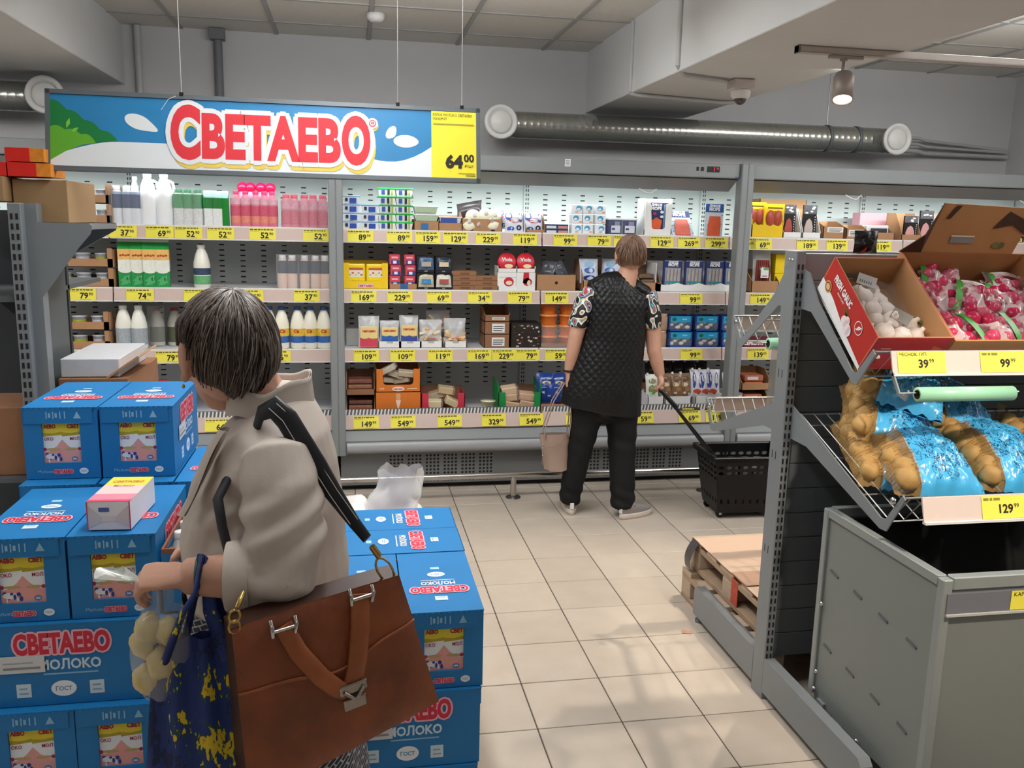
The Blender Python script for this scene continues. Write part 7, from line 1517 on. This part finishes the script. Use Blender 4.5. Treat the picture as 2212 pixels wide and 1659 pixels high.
# ---------- shopper in the quilted vest, seen from behind
w2 = thing('person', 'brown-haired woman in a long black quilted vest, back turned, pulling a basket', 'person', (1.44, 4.76, 0))
O = Vector((1.44, 4.76, 0)); 
def R(x, y, z): return (x - O.x, y - O.y, z)
b = MB(); HM = head(b, R(1.552, 4.76, 1.520), (.12, 1), 1.0, .05)
loft(b, [(R(1.545, 4.75, 1.45), .052, .055), (R(1.535, 4.745, 1.40), .052, .056), (R(1.51, 4.75, 1.33), .07, .09)], SKIN, 14, up=(0, 1, 0))
loft(b, [(R(1.50, 4.76, 1.33), .06, .15), (R(1.48, 4.76, 1.2), .09, .15), (R(1.46, 4.77, 1.0), .10, .15), (R(1.44, 4.78, .8), .11, .16)], SKIN, 16, up=(0, 1, 0))
loft(b, [(R(1.33, 4.76, 1.315), .05, .05), (R(1.285, 4.755, 1.20), .048, .048), (R(1.252, 4.75, 1.08), .044, .044), (R(1.240, 4.755, 1.00), .040, .040), (R(1.232, 4.765, .93), .035, .038), (R(1.222, 4.775, .85), .024, .028)], SKIN, 14, up=(0, 1, 0))
hand(b, R(1.222, 4.775, .852), (-.06, .10, -1), (1, -.2, 0), (.2, 1, 0), (.5, .9, .5), .9)
loft(b, [(R(1.665, 4.76, 1.295), .052, .05), (R(1.70, 4.755, 1.17), .05, .048), (R(1.712, 4.745, 1.05), .046, .045), (R(1.715, 4.735, .985), .043, .042), (R(1.735, 4.735, .92), .038, .040), (R(1.758, 4.735, .845), .026, .029)], SKIN, 14, up=(0, 1, 0))
hand(b, R(1.758, 4.735, .848), (.05, -.12, -1), (-.85, .3, 0), (.3, -1, 0), (.6, 1.0, .7), .9)
for sx, ax, ay, kx in ((1.345, 1.265, 4.83, 1.31), (1.545, 1.560, 4.72, 1.555)): loft(b, [(R(sx, 4.79, .78), .07, .07), (R(kx, 4.78, .45), .05, .05), (R(ax, ay, .10), .036, .038), (R(ax, ay + .02, .05), .036, .04)], SKIN, 12, up=(0, 1, 0))
body = fuse(b, 'body', w2, SKIN, .0055, 3); face_parts(HM, w2)
hairdo(HM, ('#7d604e', '#8d6d59', '#9c7b65', '#6b5143'), (0, -.35, .9), lambda p: (p.z > -.048 if p.y < -.035 else p.z > .012 if p.y < .05 else p.z > .07), seed=3, par=w2, rad=(.083, .101, .106), n=900, wid=.004, lift=.004)
# trousers
t = MB(); BT = mat('#08080a', .75, var=.15, scale=60)
loft(t, [(R(1.44, 4.79, .86), .12, .17), (R(1.445, 4.79, .72), .13, .185), (R(1.445, 4.79, .60), .11, .17)], BT, 20, up=(0, 1, 0))
loft(t, [(R(1.345, 4.79, .68), .11, .098), (R(1.335, 4.79, .56), .095, .090), (R(1.318, 4.79, .45), .080, .080), (R(1.30, 4.80, .34), .072, .074), (R(1.275, 4.82, .16), .062, .068), (R(1.268, 4.832, .065), .066, .062)], BT, 18, up=(0, 1, 0))
loft(t, [(R(1.545, 4.79, .68), .115, .108), (R(1.555, 4.785, .56), .10, .094), (R(1.558, 4.77, .45), .085, .084), (R(1.56, 4.75, .30), .076, .078), (R(1.562, 4.725, .14), .070, .074), (R(1.563, 4.715, .06), .074, .070)], BT, 18, up=(0, 1, 0))
def crease(co, no):
    z = co[:, 2]; d = .004 * np.sin(z * 75 + co[:, 0] * 30) * np.exp(-((z - .12) / .08) ** 2) + .003 * np.sin(z * 60 + 20 * co[:, 0]) * np.exp(-((z - .45) / .1) ** 2)
    return co + no * d[:, None]
fuse(t, 'trousers', w2, BT, .008, 5, crease)
# vest
v = MB(); VM = mat('#0b0c0f', .46, var=.1, scale=40, spec=.4)
loft(v, [(R(1.425, 4.79, .655), .165, .245), (R(1.435, 4.785, .78), .165, .228), (R(1.455, 4.78, .92), .155, .207), (R(1.475, 4.775, 1.05), .145, .190), (R(1.478, 4.77, 1.18), .14, .188), (R(1.485, 4.765, 1.27), .13, .190), (R(1.495, 4.76, 1.335), .105, .188), (R(1.51, 4.757, 1.375), .08, .125), (R(1.525, 4.75, 1.40), .060, .075)], VM, 28, up=(0, 1, 0))
loft(v, [(R(1.33, 4.76, 1.335), .055, .04), (R(1.42, 4.76, 1.37), .06, .04)], VM, 12, up=(0, 1, 0)); loft(v, [(R(1.66, 4.76, 1.315), .055, .04), (R(1.58, 4.76, 1.36), .06, .04)], VM, 12, up=(0, 1, 0))
def quilt(co, no):
    cx = 1.465 - O.x; s = np.arctan2(co[:, 0] - cx, -(co[:, 1] - .02)) * .19; z = co[:, 2]; p = .046
    a = np.abs(np.sin(PI * (s + z) / p)); b_ = np.abs(np.sin(PI * (s - z) / p)); d = .0055 * (np.minimum(a, b_) ** .5) - .003
    fade = np.clip((z - .70) / .05, 0, 1); d = d * fade
    low = np.clip((.70 - z) / .06, 0, 1)
    co = co + no * d[:, None]
    co[:, 2] += low * (-.10 * (co[:, 0] + .02) - .012)
    return co
fuse(v, 'quilted_vest', w2, VM, .0055, 3, quilt)
def blouse_mat():
    m = bpy.data.materials.new('printed_blouse'); m.use_nodes = True; nt = m.node_tree; b = nt.nodes['Principled BSDF']; tc = nt.nodes.new('ShaderNodeTexCoord'); n = nt.nodes.new('ShaderNodeTexNoise'); n.inputs['Scale'].default_value = 5; n.inputs['Detail'].default_value = 0
    mx = nt.nodes.new('ShaderNodeMixRGB'); mx.blend_type = 'LINEAR_LIGHT'; mx.inputs[0].default_value = .22; nt.links.new(tc.outputs['Object'], mx.inputs[1]); nt.links.new(n.outputs['Color'], mx.inputs[2])
    wv = nt.nodes.new('ShaderNodeTexWave'); wv.wave_type = 'RINGS'; wv.inputs['Scale'].default_value = .55; wv.inputs['Distortion'].default_value = 5.0; wv.inputs['Detail'].default_value = 0; wv.inputs['Detail Scale'].default_value = .4; nt.links.new(mx.outputs[0], wv.inputs['Vector'])
    r = nt.nodes.new('ShaderNodeValToRGB'); r.color_ramp.interpolation = 'CONSTANT'; e = r.color_ramp.elements; cols = ('#101014', '#e8e2d8', '#d8a868', '#2f9fbf', '#101014', '#46b0cc', '#c8323a', '#101014', '#e8d8c8', '#2f9fbf', '#c8323a')
    e[0].position = 0; e[0].color = (*lin(cols[0]), 1); e[1].position = .08; e[1].color = (*lin(cols[1]), 1)
    for i, c in enumerate(cols[2:]): x = e.new(.18 + .09 * i); x.color = (*lin(c), 1)
    nt.links.new(wv.outputs['Fac'], r.inputs[0]); nt.links.new(r.outputs[0], b.inputs['Base Color']); b.inputs['Roughness'].default_value = .6; return m
BM = blouse_mat()
def slv(co, no): return co + no * (.004 * np.sin(co[:, 2] * 40 + 50 * co[:, 1]))[:, None]
for sec in ([(R(1.335, 4.76, 1.325), .062, .058), (R(1.295, 4.755, 1.25), .064, .060), (R(1.270, 4.752, 1.18), .066, .058), (R(1.258, 4.75, 1.125), .066, .056)], [(R(1.655, 4.76, 1.31), .062, .06), (R(1.682, 4.755, 1.24), .064, .058), (R(1.692, 4.752, 1.18), .066, .056), (R(1.696, 4.75, 1.12), .066, .056)]):
    s = MB(); loft(s, sec, BM, 18, up=(0, 1, 0)); fuse(s, 'blouse_sleeve', w2, BM, .006, 4, slv)
MB().tube([R(1.224 + .031 * math.cos(q), 4.773 + .029 * math.sin(q), .868) for q in np.linspace(0, 2 * PI, 17)[:-1]], .006, BLACK, n=6, closed=True).build('bracelet', w2)
shoe(w2, R(1.268, 4.765, .0), -.12, .245); shoe(w2, R(1.535, 4.66, .0), -1.12, .245)
# her handbag
hb = thing('handbag', 'beige leather handbag with long handles held in the standing woman left hand', 'handbag', (1.165, 4.80, .27)); TAUPE = mat('#a58d80', .5, var=.06, scale=20, bump=.2)
m = MB()
def hbg(sg):
    def fn(u, v): e = max(0, math.sin(PI * u)) ** .5; return ((u - .5) * (.15 + .03 * v) - .02 * v + .01, sg * (.035 * e * (1 - .35 * v) + .006), .21 * v - .012 * math.sin(PI * u) * (1 - v) + .05 * (1 - u) * v * 0 + .012)
    return fn
m.grid(lambda u, v: hbg(-1)(u, v), 12, 10, TAUPE); m.grid(lambda u, v: hbg(1)(1 - u, v), 12, 10, TAUPE); m.grid(lambda u, v: hbg(-1 + 2 * v)(u, 0), 12, 3, TAUPE); m.grid(lambda u, v: hbg(-1 + 2 * v)(0, u), 8, 3, TAUPE); m.grid(lambda u, v: hbg(-1 + 2 * v)(1, u), 8, 3, TAUPE); m.build('bag_body', hb)
m = MB(); m.tube([(-.09, -.05, .05), (-.085, -.055, .15), (-.02, -.045, .155), (.06, -.044, .19)], .0025, mat('#8a7468', .6), n=5); m.build('seam', hb)
for sy in (-.03, .03):
    pts = [(-.075, sy, .20), (-.07, sy, .27), (-.025, sy * .8, .42), (.035, sy * .6, .52), (.060, sy * .5, .525), (.075, sy * .6, .48), (.08, sy, .30), (.07, sy, .21)]; MB().tube(pts, .0065, TAUPE, n=6, flatten=.5).build('handle', hb)
m = MB()
for i in range(7): m.lathe([(.004, -.002), (.006, 0), (.004, .002)], CHROME, n=8, M=Matrix.Translation((-.088 + .002 * (i % 2), -.05, .17 - i * .011)) @ Matrix.Rotation(i, 4, 'X'), cap=False)
m.build('chain_charm', hb)
# ---------- grey-haired woman in the beige jacket, near the camera
w1 = thing('person', 'grey-haired woman in a beige jacket carrying bags beside the milk boxes', 'person', (-.17, 1.70, 0)); O = Vector((-.17, 1.70, 0))
b = MB(); HM = head(b, R(-.236, 1.70, 1.436), (-.46, .89), 1.0, .10)
loft(b, [(R(-.20, 1.70, 1.40), .052, .054), (R(-.172, 1.70, 1.35), .052, .056), (R(-.155, 1.70, 1.29), .06, .09)], SKIN, 14, up=(1, 0, 0))
loft(b, [(R(-.155, 1.70, 1.29), .07, .14), (R(-.16, 1.70, 1.15), .10, .15), (R(-.17, 1.70, 1.0), .11, .16), (R(-.17, 1.7, .80), .12, .16)], SKIN, 16, up=(1, 0, 0))
loft(b, [(R(-.135, 1.52, 1.28), .045, .045), (R(-.125, 1.485, 1.17), .043, .043), (R(-.125, 1.47, 1.08), .042, .042), (R(-.175, 1.468, 1.086), .040, .040), (R(-.225, 1.468, 1.090), .036, .038), (R(-.285, 1.470, 1.092), .027, .031)], SKIN, 14, up=(0, 1, 0))
hand(b, R(-.280, 1.470, 1.093), (-1, .0, .02), (0, .35, -1), (-.05, 1, .3), (.75, .9, .6), .85, .6)
loft(b, [(R(-.14, 1.88, 1.28), .045, .045), (R(-.13, 1.90, 1.07), .042, .042), (R(-.28, 1.83, 1.02), .03, .033)], SKIN, 12, up=(0, 1, 0)); hand(b, R(-.28, 1.83, 1.02), (-1, -.2, 0), (0, 0, -1), (0, -1, 0), (.5, .6, .4), .85)
for y in (1.63, 1.79): loft(b, [(R(-.17, y, .8), .075, .075), (R(-.175, y, .45), .05, .05), (R(-.15, y, .25), .05, .048), (R(-.15, y, .09), .034, .034), (R(-.155, y, .05), .036, .036)], SKIN, 12, up=(1, 0, 0))
fuse(b, 'body', w1, SKIN, .005, 3); face_parts(HM, w1)
hairdo(HM, ('#54463f', '#63564e', '#7b7069', '#8d847e', '#483b34'), (.1, -.25, .95), lambda p: (p.z > -.042 - .042 * math.exp(-(p.x / .04) ** 2) if p.y < -.045 else p.z > .036 if p.y < .06 else p.z > .072), seed=8, par=w1, rad=(.085, .103, .106), n=1900, wid=.0034, lift=.007)
MB().lathe([(.001, 0), (.003, .002), (.003, .006), (.001, .008)], mat('#c9a227', .3, .9), n=8, M=Matrix.Translation(HM @ Vector((-.084, -.002, -.054)))).build('earring', w1)
# jacket
JM = mat('#bcb1a7', .78, var=.04, scale=25, bump=.08, bscale=300); j = MB()
loft(j, [(R(-.165, 1.70, .935), .150, .205), (R(-.172, 1.70, 1.0), .158, .205), (R(-.178, 1.70, 1.08), .158, .2), (R(-.165, 1.70, 1.17), .145, .195), (R(-.152, 1.70, 1.25), .122, .190), (R(-.145, 1.70, 1.30), .098, .175), (R(-.148, 1.70, 1.335), .075, .12), (R(-.158, 1.70, 1.36), .062, .07)], JM, 28, up=(1, 0, 0))
loft(j, [(R(-.135, 1.55, 1.285), .07, .06), (R(-.125, 1.515, 1.22), .078, .07), (R(-.12, 1.485, 1.14), .076, .07), (R(-.122, 1.47, 1.085), .070, .066), (R(-.16, 1.468, 1.082), .064, .060), (R(-.203, 1.468, 1.090), .056, .054)], JM, 20, up=(0, 1, 0))
loft(j, [(R(-.14, 1.85, 1.285), .07, .06), (R(-.13, 1.89, 1.16), .07, .065), (R(-.135, 1.90, 1.05), .06, .06), (R(-.2, 1.87, 1.03), .05, .05)], JM, 16, up=(0, 1, 0))
def folds(co, no):
    x, y, z = co[:, 0], co[:, 1] + O.y, co[:, 2]
    near = np.clip((1.60 - y) / .06, 0, 1)
    # pulled folds run from the armpit down to the elbow
    d = .011 * (np.abs(np.sin((z * .8 - x * .9) * 34 + 1.6 * np.sin(z * 21))) ** 1.6 - .5) * near * np.exp(-((z - 1.15) / .11) ** 2)
    d += .007 * np.sin((z + .35 * x) * 70) * near * np.exp(-((z - 1.06) / .05) ** 2 - ((x - .03) / .06) ** 2)
    d += .004 * np.sin(x * 70 + 9 * z) * (1 - near) * np.exp(-((z - 1.02) / .12) ** 2)
    cuff = near * np.exp(-((x + .030) / .007) ** 2) * np.clip((1.14 - np.abs(z - 1.09)) * 2, 0, 1) * (z < 1.16)
    d += .004 * cuff
    return co + no * d[:, None]
fuse(j, 'jacket', w1, JM, .0055, 5, folds)
c = MB()
c.grid(lambda u, v: R(-.176 - .040 * v, 1.468 + (.0600 + .003 * math.sin(PI * v)) * math.cos(2 * PI * u), 1.089 + (.0585 + .003 * math.sin(PI * v)) * math.sin(2 * PI * u)), 32, 6, JM); c.grid(lambda u, v: R(-.176 - .040 * v, 1.468 + .056 * math.cos(-2 * PI * u), 1.089 + .0545 * math.sin(-2 * PI * u)), 32, 4, JM); c.grid(lambda u, v: R(-.216, 1.468 + (.056 + .004 * v) * math.cos(2 * PI * u), 1.089 + (.0545 + .004 * v) * math.sin(2 * PI * u)), 32, 1, JM); c.build('sleeve_cuff', w1); c = MB()
c.grid(lambda u, v: R(-.222 - .075 * u - .012 * math.sin(PI * v) , 1.585 - .02 * u - .035 * v * (1 - .3 * u), 1.325 - .15 * u + .006 * math.sin(6 * u)), 12, 6, JM); c.grid(lambda u, v: R(-.218 - .075 * u - .008 * math.sin(PI * v), 1.588 - .02 * u - .035 * v * (1 - .3 * u), 1.323 - .15 * u), 12, 6, JM); c.build('lapel', w1); c = MB()
def collar(u, v, o=0):
    a = 2 * PI * u; r = .066 + .018 * v * (1 if v < .6 else .8) + o; back = max(0, math.cos(a)); return R(-.160 + (r + .006 * back) * math.cos(a) * 1.0, 1.70 + (r + .008) * math.sin(a) * 1.05, 1.335 + (.050 + .022 * back) * min(1, v * 1.7) - .075 * max(0, v - .55) * 1.6 + .004 * math.sin(5 * a))
c.grid(lambda u, v: collar(u, v), 40, 12, JM); c.grid(lambda u, v: collar(1 - u, v, -.004), 40, 12, JM); c.build('collar', w1)
# skirt
SKM = bpy.data.materials.new('stitched_skirt'); SKM.use_nodes = True; nt = SKM.node_tree; bs = nt.nodes['Principled BSDF']; tc = nt.nodes.new('ShaderNodeTexCoord'); mp = nt.nodes.new('ShaderNodeMapping'); mp.inputs['Rotation'].default_value = (0, .6, 0); br = nt.nodes.new('ShaderNodeTexBrick'); br.inputs['Scale'].default_value = 26; br.inputs['Color1'].default_value = (*lin('#15161b'), 1); br.inputs['Color2'].default_value = (*lin('#181920'), 1); br.inputs['Mortar'].default_value = (*lin('#8f8f98'), 1); br.inputs['Mortar Size'].default_value = .035; br.inputs['Brick Width'].default_value = .5; br.inputs['Row Height'].default_value = .25
sx_ = nt.nodes.new('ShaderNodeSeparateXYZ'); cb = nt.nodes.new('ShaderNodeCombineXYZ'); nt.links.new(tc.outputs['Object'], mp.inputs[0]); nt.links.new(mp.outputs[0], sx_.inputs[0]); nt.links.new(sx_.outputs['X'], cb.inputs['X']); nt.links.new(sx_.outputs['Z'], cb.inputs['Y']); nt.links.new(cb.outputs[0], br.inputs['Vector']); nt.links.new(br.outputs['Color'], bs.inputs['Base Color']); bs.inputs['Roughness'].default_value = .8
k = MB(); k.grid(lambda u, v: (lambda a: R(-.175 + (.158 + .05 * v + .010 * v * math.sin(7 * a)) * math.cos(a), 1.70 + (.20 + .04 * v + .010 * v * math.sin(7 * a)) * math.sin(a), .975 - .56 * v))(2 * PI * u), 64, 16, SKM); k.build('skirt', w1)
shoe(w1, R(-.10, 1.63, 0), PI / 2, .235, '#3a3230', '#2a2422'); shoe(w1, R(-.10, 1.79, 0), PI / 2, .235, '#3a3230', '#2a2422')
MB().tube([R(-.262, 1.47 + .036 * math.cos(q), 1.092 + .033 * math.sin(q)) for q in np.linspace(0, 2 * PI, 15)[:-1]], .003, mat('#2d4a4c', .5), n=6, closed=True).build('hair_tie', w1)
# brown leather bag on her shoulder
th = math.radians(20); EXB = Vector((math.cos(th), math.sin(th), 0)); NB = Vector((math.sin(th), -math.cos(th), 0)); PB = Vector((-.08, 1.42, 0))
bb = thing('shoulder_bag', 'worn brown leather briefcase-like bag with a metal clasp on the woman shoulder', 'bag', (-.08, 1.42, .75)); BO = Vector((-.08, 1.42, .75))
def BP(s, z, d): p = PB + EXB * s + NB * d; return (p.x - BO.x, p.y - BO.y, z - BO.z)
LEA = mat('#84431f', .45, var=.55, scale=10, bump=.7, bscale=45, spec=.5); LEA2 = mat('#95522c', .45, var=.3, scale=18, bump=.2, bscale=80); LEA_SHADE = mat('#3a1c10', .5, var=.2)  # darkest leather: the gussets' shade is put into its colour
def bq(u, v):
    a = Vector((-.118, .745)); b_ = Vector((.227, .831)); c_ = Vector((.156, 1.083)); d_ = Vector((-.133, 1.048)); p = (a * (1 - u) + b_ * u) * (1 - v) + (d_ * (1 - u) + c_ * u) * v; return p
def bface(sg, u, v):
    p = bq(u, v); e = (1 - abs(2 * u - 1) ** 6) * (1 - abs(2 * v - 1) ** 6); return BP(p.x, p.y + .006 * math.sin(PI * u) * (v - .5), sg * (.026 + .020 * (1 - v) + .012 * e + .004 * noise.noise(Vector((u * 4, v * 3, sg)))))
m = MB(); m.grid(lambda u, v: bface(1, u, v), 24, 18, LEA); m.grid(lambda u, v: bface(-1, 1 - u, v), 16, 12, LEA)
for u0, rev in ((0, 1), (1, 0)): m.grid(lambda u, v: (lambda f_, b_: tuple(f_[i] * (1 - u) + b_[i] * u - (0 if i == 2 else 0) for i in range(3)))(bface(1, u0, v), bface(-1, u0, v)), 6, 14, LEA_SHADE)
m.grid(lambda u, v: (lambda f_, b_: tuple(f_[i] * (1 - v) + b_[i] * v for i in range(3)))(bface(1, u, 1), bface(-1, u, 1)), 20, 3, LEA_SHADE); m.grid(lambda u, v: (lambda f_, b_: tuple(f_[i] * v + b_[i] * (1 - v) for i in range(3)))(bface(1, u, 0), bface(-1, u, 0)), 20, 3, LEA_SHADE); m.build('bag_body', bb)
def flap(u, v):      # front flap, lower edge dips to the clasp
    lo = .64 - .09 * math.exp(-((u - .52) / .22) ** 2) + .03 * u; f_ = bface(1, u, lo + (1 - lo) * v); n_ = NB * .005; return (f_[0] + n_.x, f_[1] + n_.y, f_[2])
m = MB(); m.grid(flap, 28, 8, LEA); m.tube([(lambda p: (p[0] + NB.x * .002, p[1] + NB.y * .002, p[2]))(flap(i / 24, 0)) for i in range(25)], .0028, LEA2, n=6); m.build('front_flap', bb)
def strip(pts, w, mt, th_=.004): 
    m = MB(); m.tube(pts, w, mt, n=10, flatten=th_ / w, up=tuple(EXB)); return m
strip([BP(-.055, 1.045, .048), BP(-.035, 1.0, .062), BP(.0, .95, .068), BP(.03, .918, .066), BP(.05, .908, .062)], .0155, LEA2).build('handle', bb)
strip([BP(.078, 1.072, .046), BP(.072, 1.02, .060), BP(.064, .96, .066), BP(.056, .915, .062)], .017, LEA2).build('handle', bb)
m = MB(frame(BP(.056, .912, .066), EXB * 1 + Vector((0, 0, .14)), Vector((-.14 * EXB.x, -.14 * EXB.y, 1)))); ST = mat('#a39a92', .3, .95, var=.1); m.box((-.024, -.004, 0), (.024, .014, .006), ST, bev=.002); m.box((-.012, -.014, .0), (.012, -.004, .004), mat('#5a5048', .4, .8)); m.box((-.020, -.036, -.004), (.020, -.014, .003), ST, bev=.002); m.tube([(-.018, .004, .007), (0, -.014, .010), (.018, .004, .007)], .0035, ST, n=6); m.build('clasp', bb)
for nm, s_, z_ in (('handle_buckle', -.055, 1.045), ('handle_buckle', .078, 1.072)):
    m = MB(); 
    for dx in (-.02, .02): m.tube([BP(s_ + dx, z_ + .012, .046), BP(s_ + dx, z_ + .004, .056), BP(s_ + dx * .9, z_ - .014, .052)], .0035, CHROME, n=6)
    m.tube([BP(s_ - .02, z_ - .006, .052), BP(s_ + .02, z_ - .002, .052)], .003, CHROME, n=6); m.build(nm, bb)
GOLD = mat('#b89a5a', .28, .95, var=.1)
def ring(pts, nm): MB().tube(pts, .0022, GOLD, n=6, closed=True).build(nm, bb)
ring([BP(.133 + .014 * math.cos(q) - .010 * math.sin(q), 1.095 + .024 * math.sin(q), .02) for q in np.linspace(0, 2 * PI, 13)[:-1]], 'ring'); MB().tube([BP(.122, 1.122, .02), BP(.110, 1.142, .018)], .006, GOLD, n=8).build('strap_clip', bb)
for i in range(2): ring([BP(-.128 + .009 * math.cos(q), 1.052 + .020 * i + .011 * math.sin(q), .03 + .004 * i) for q in np.linspace(0, 2 * PI, 11)[:-1]], 'ring')
MB().tube([BP(-.124, 1.086, .034), BP(-.118, 1.095, .03), BP(-.108, 1.10, .012)], .004, GOLD, n=6).build('strap_clip', bb)
STR = mat('#1c1d24', .5, var=.1)
def W3(x, y, z): return (x - BO.x, y - BO.y, z - BO.z)
sp = [W3(.022, 1.478, 1.142), W3(.0, 1.50, 1.165), W3(-.035, 1.515, 1.215), W3(-.066, 1.528, 1.265), W3(-.095, 1.535, 1.312), W3(-.115, 1.545, 1.345), W3(-.139, 1.555, 1.366), W3(-.162, 1.57, 1.352), W3(-.175, 1.585, 1.315)]
m = MB(); m.tube(sp, [.010, .012, .017, .021, .022, .022, .021, .018, .014], STR, n=12, flatten=.32, up=(.7, -.2, .6)); m.build('strap', bb)
m = MB(); m.tube([(p[0] + .006, p[1] - .006, p[2] + .008) for p in sp[1:7]], .0009, mat('#b9b4ac', .6), n=4); m.tube([(p[0] - .007, p[1] - .008, p[2] + .0) for p in sp[1:7]], .0009, mat('#b9b4ac', .6), n=4); m.build('strap_stitching', bb)
MB().tube([W3(-.175, 1.585, 1.315), W3(-.205, 1.572, 1.27), W3(-.232, 1.506, 1.215), W3(-.224, 1.490, 1.17), W3(-.214, 1.485, 1.125), W3(-.207, 1.488, 1.075), W3(-.203, 1.45, 1.052)], [.014, .013, .013, .012, .012, .010, .007], STR, n=10, flatten=.35, up=(.6, -.6, .2)).build('strap', bb)
# floral tote on her forearm
tt = thing('tote_bag', 'dark blue cloth bag with yellow flowers hanging from the woman forearm', 'bag', (-.265, 1.452, .70))
def tote_mat():
    m = bpy.data.materials.new('floral_cloth'); m.use_nodes = True; nt = m.node_tree; b = nt.nodes['Principled BSDF']; tc = nt.nodes.new('ShaderNodeTexCoord')
    v = nt.nodes.new('ShaderNodeTexVoronoi'); v.inputs['Scale'].default_value = 11; n = nt.nodes.new('ShaderNodeTexNoise'); n.inputs['Scale'].default_value = 16; n.inputs['Detail'].default_value = 2
    a = nt.nodes.new('ShaderNodeMixRGB'); a.blend_type = 'LINEAR_LIGHT'; a.inputs[0].default_value = .05; nt.links.new(tc.outputs['Object'], a.inputs[1]); nt.links.new(n.outputs['Color'], a.inputs[2]); nt.links.new(a.outputs[0], v.inputs['Vector'])
    r = nt.nodes.new('ShaderNodeValToRGB'); r.color_ramp.interpolation = 'CONSTANT'; e = r.color_ramp.elements; e[0].color = (*lin('#b5772a'), 1); e[1].position = .10; e[1].color = (*lin('#d0b428'), 1)
    for p, c in ((.30, '#1f4a3c'), (.36, '#1c3270'), (.66, '#17224a')): x = e.new(p); x.color = (*lin(c), 1)
    nt.links.new(v.outputs['Distance'], r.inputs[0])
    w_ = nt.nodes.new('ShaderNodeTexNoise'); w_.inputs['Scale'].default_value = 5; g_ = nt.nodes.new('ShaderNodeMath'); g_.operation = 'GREATER_THAN'; g_.inputs[1].default_value = .37; nt.links.new(tc.outputs['Object'], w_.inputs['Vector']); nt.links.new(w_.outputs['Fac'], g_.inputs[0])
    mx = nt.nodes.new('ShaderNodeMixRGB'); mx.inputs[1].default_value = (*lin('#1a2c66'), 1); nt.links.new(g_.outputs[0], mx.inputs[0]); nt.links.new(r.outputs[0], mx.inputs[2]); nt.links.new(mx.outputs[0], b.inputs['Base Color']); b.inputs['Roughness'].default_value = .75; return m
TM = tote_mat()
def tote(sg):
    def fn(u, v):
        w_ = .135 + .045 * (1 - v); y = sg * (.030 * max(0, math.sin(PI * u)) ** .5 * (1.15 - v) + .004); f_ = .008 * math.sin(u * 19 + 3 * v) * (.3 + v * .7); return ((u - .5) * w_ - .004 - .012 * (1 - v), y + f_ * sg, .34 * v - .06 + .012 * math.sin(3 * u))
    return fn
m = MB(); m.grid(tote(-1), 24, 20, TM); m.grid(lambda u, v: tote(1)(1 - u, v), 20, 16, TM); m.grid(lambda u, v: (lambda a, b_: tuple(a[i] * (1 - v) + b_[i] * v for i in range(3)))(tote(1)(u, 0), tote(-1)(u, 0)), 12, 2, TM); m.build('cloth_body', tt)
for dx, dy in ((.0, -.012), (.02, .016)): MB().tube([(-.05 + dx, dy * 2, .26), (-.02 + dx * .5, dy * 2 - .0, .34), (.006, -.026 + dy, .385), (.012, .0 + dy * .3, .432), (.012, .040 + dy * .4, .40), (.02, dy * 1.5 + .028, .33), (.05, dy, .25)], [.016, .013, .010, .009, .010, .013, .016], TM, n=8, flatten=.45).build('strap', tt)
# clear bag of potatoes in her hand
pb = thing('produce_bag', 'thin clear plastic bag in the hand of the grey-haired woman', 'plastic bag', (-.334, 1.46, .885)); CLR = mat('#e2e6e2', .1, alpha=.20, var=0, spec=1.0)
def pbag(u, v):
    a = 2 * PI * u; r = .048 * (math.sin(PI * min(1, .12 + v * .80)) ** .8) * (1 + .10 * math.sin(4 * a + 6 * v)) if v < .80 else .014 + .006 * math.sin(3 * a); return (r * math.cos(a) * 1.0 + .014 * v, r * math.sin(a) * .85, .20 * v - .006)
m = MB(); m.grid(pbag, 28, 18, CLR); m.build('film', pb)
m = MB(); m.grid(lambda u, v: ((.010 + .014 * v) * math.cos(2 * PI * u) - .028 - .040 * v, (.010 + .012 * v) * math.sin(2 * PI * u), .208 + .016 * v + .006 * math.sin(6 * PI * u) * v), 16, 6, mat('#dfe9df', .12, alpha=.5, var=.2, spec=1.0)); m.build('film_end', pb)
PT2 = mat('#cdb87c', .5, var=.15, scale=22)
for i, (x, y, z, r) in enumerate(((-.018, .0, .03, .024), (.008, -.010, .062, .026), (-.020, .010, .090, .026), (.016, .012, .098, .024), (.022, -.012, .120, .022), (-.010, -.008, .125, .023), (.0, .02, .05, .022))):
    o = MB().ball((0, 0, 0), r, PT2, n=16, k=10, sc=(1.0, .95, 1.15), lump=.2, seed=i).build('potato', loc=(-.334 + x, 1.46 + y, .885 + z)); tag(o, 'pale yellow potato inside the clear bag, %s' % ('lowest one', 'second lowest, at the front', 'left one', 'right one at the back', 'topmost right one', 'topmost left one', 'one hidden at the back'), 'potato', 'potatoes in the clear bag') if False else tag(o, 'pale yellow potato in the clear bag, ' + ('lowest one', 'front one above the lowest', 'left one', 'right one at the back', 'topmost right one', 'topmost left one', 'one hidden at the back')[i], 'potato', 'potatoes in the clear bag')
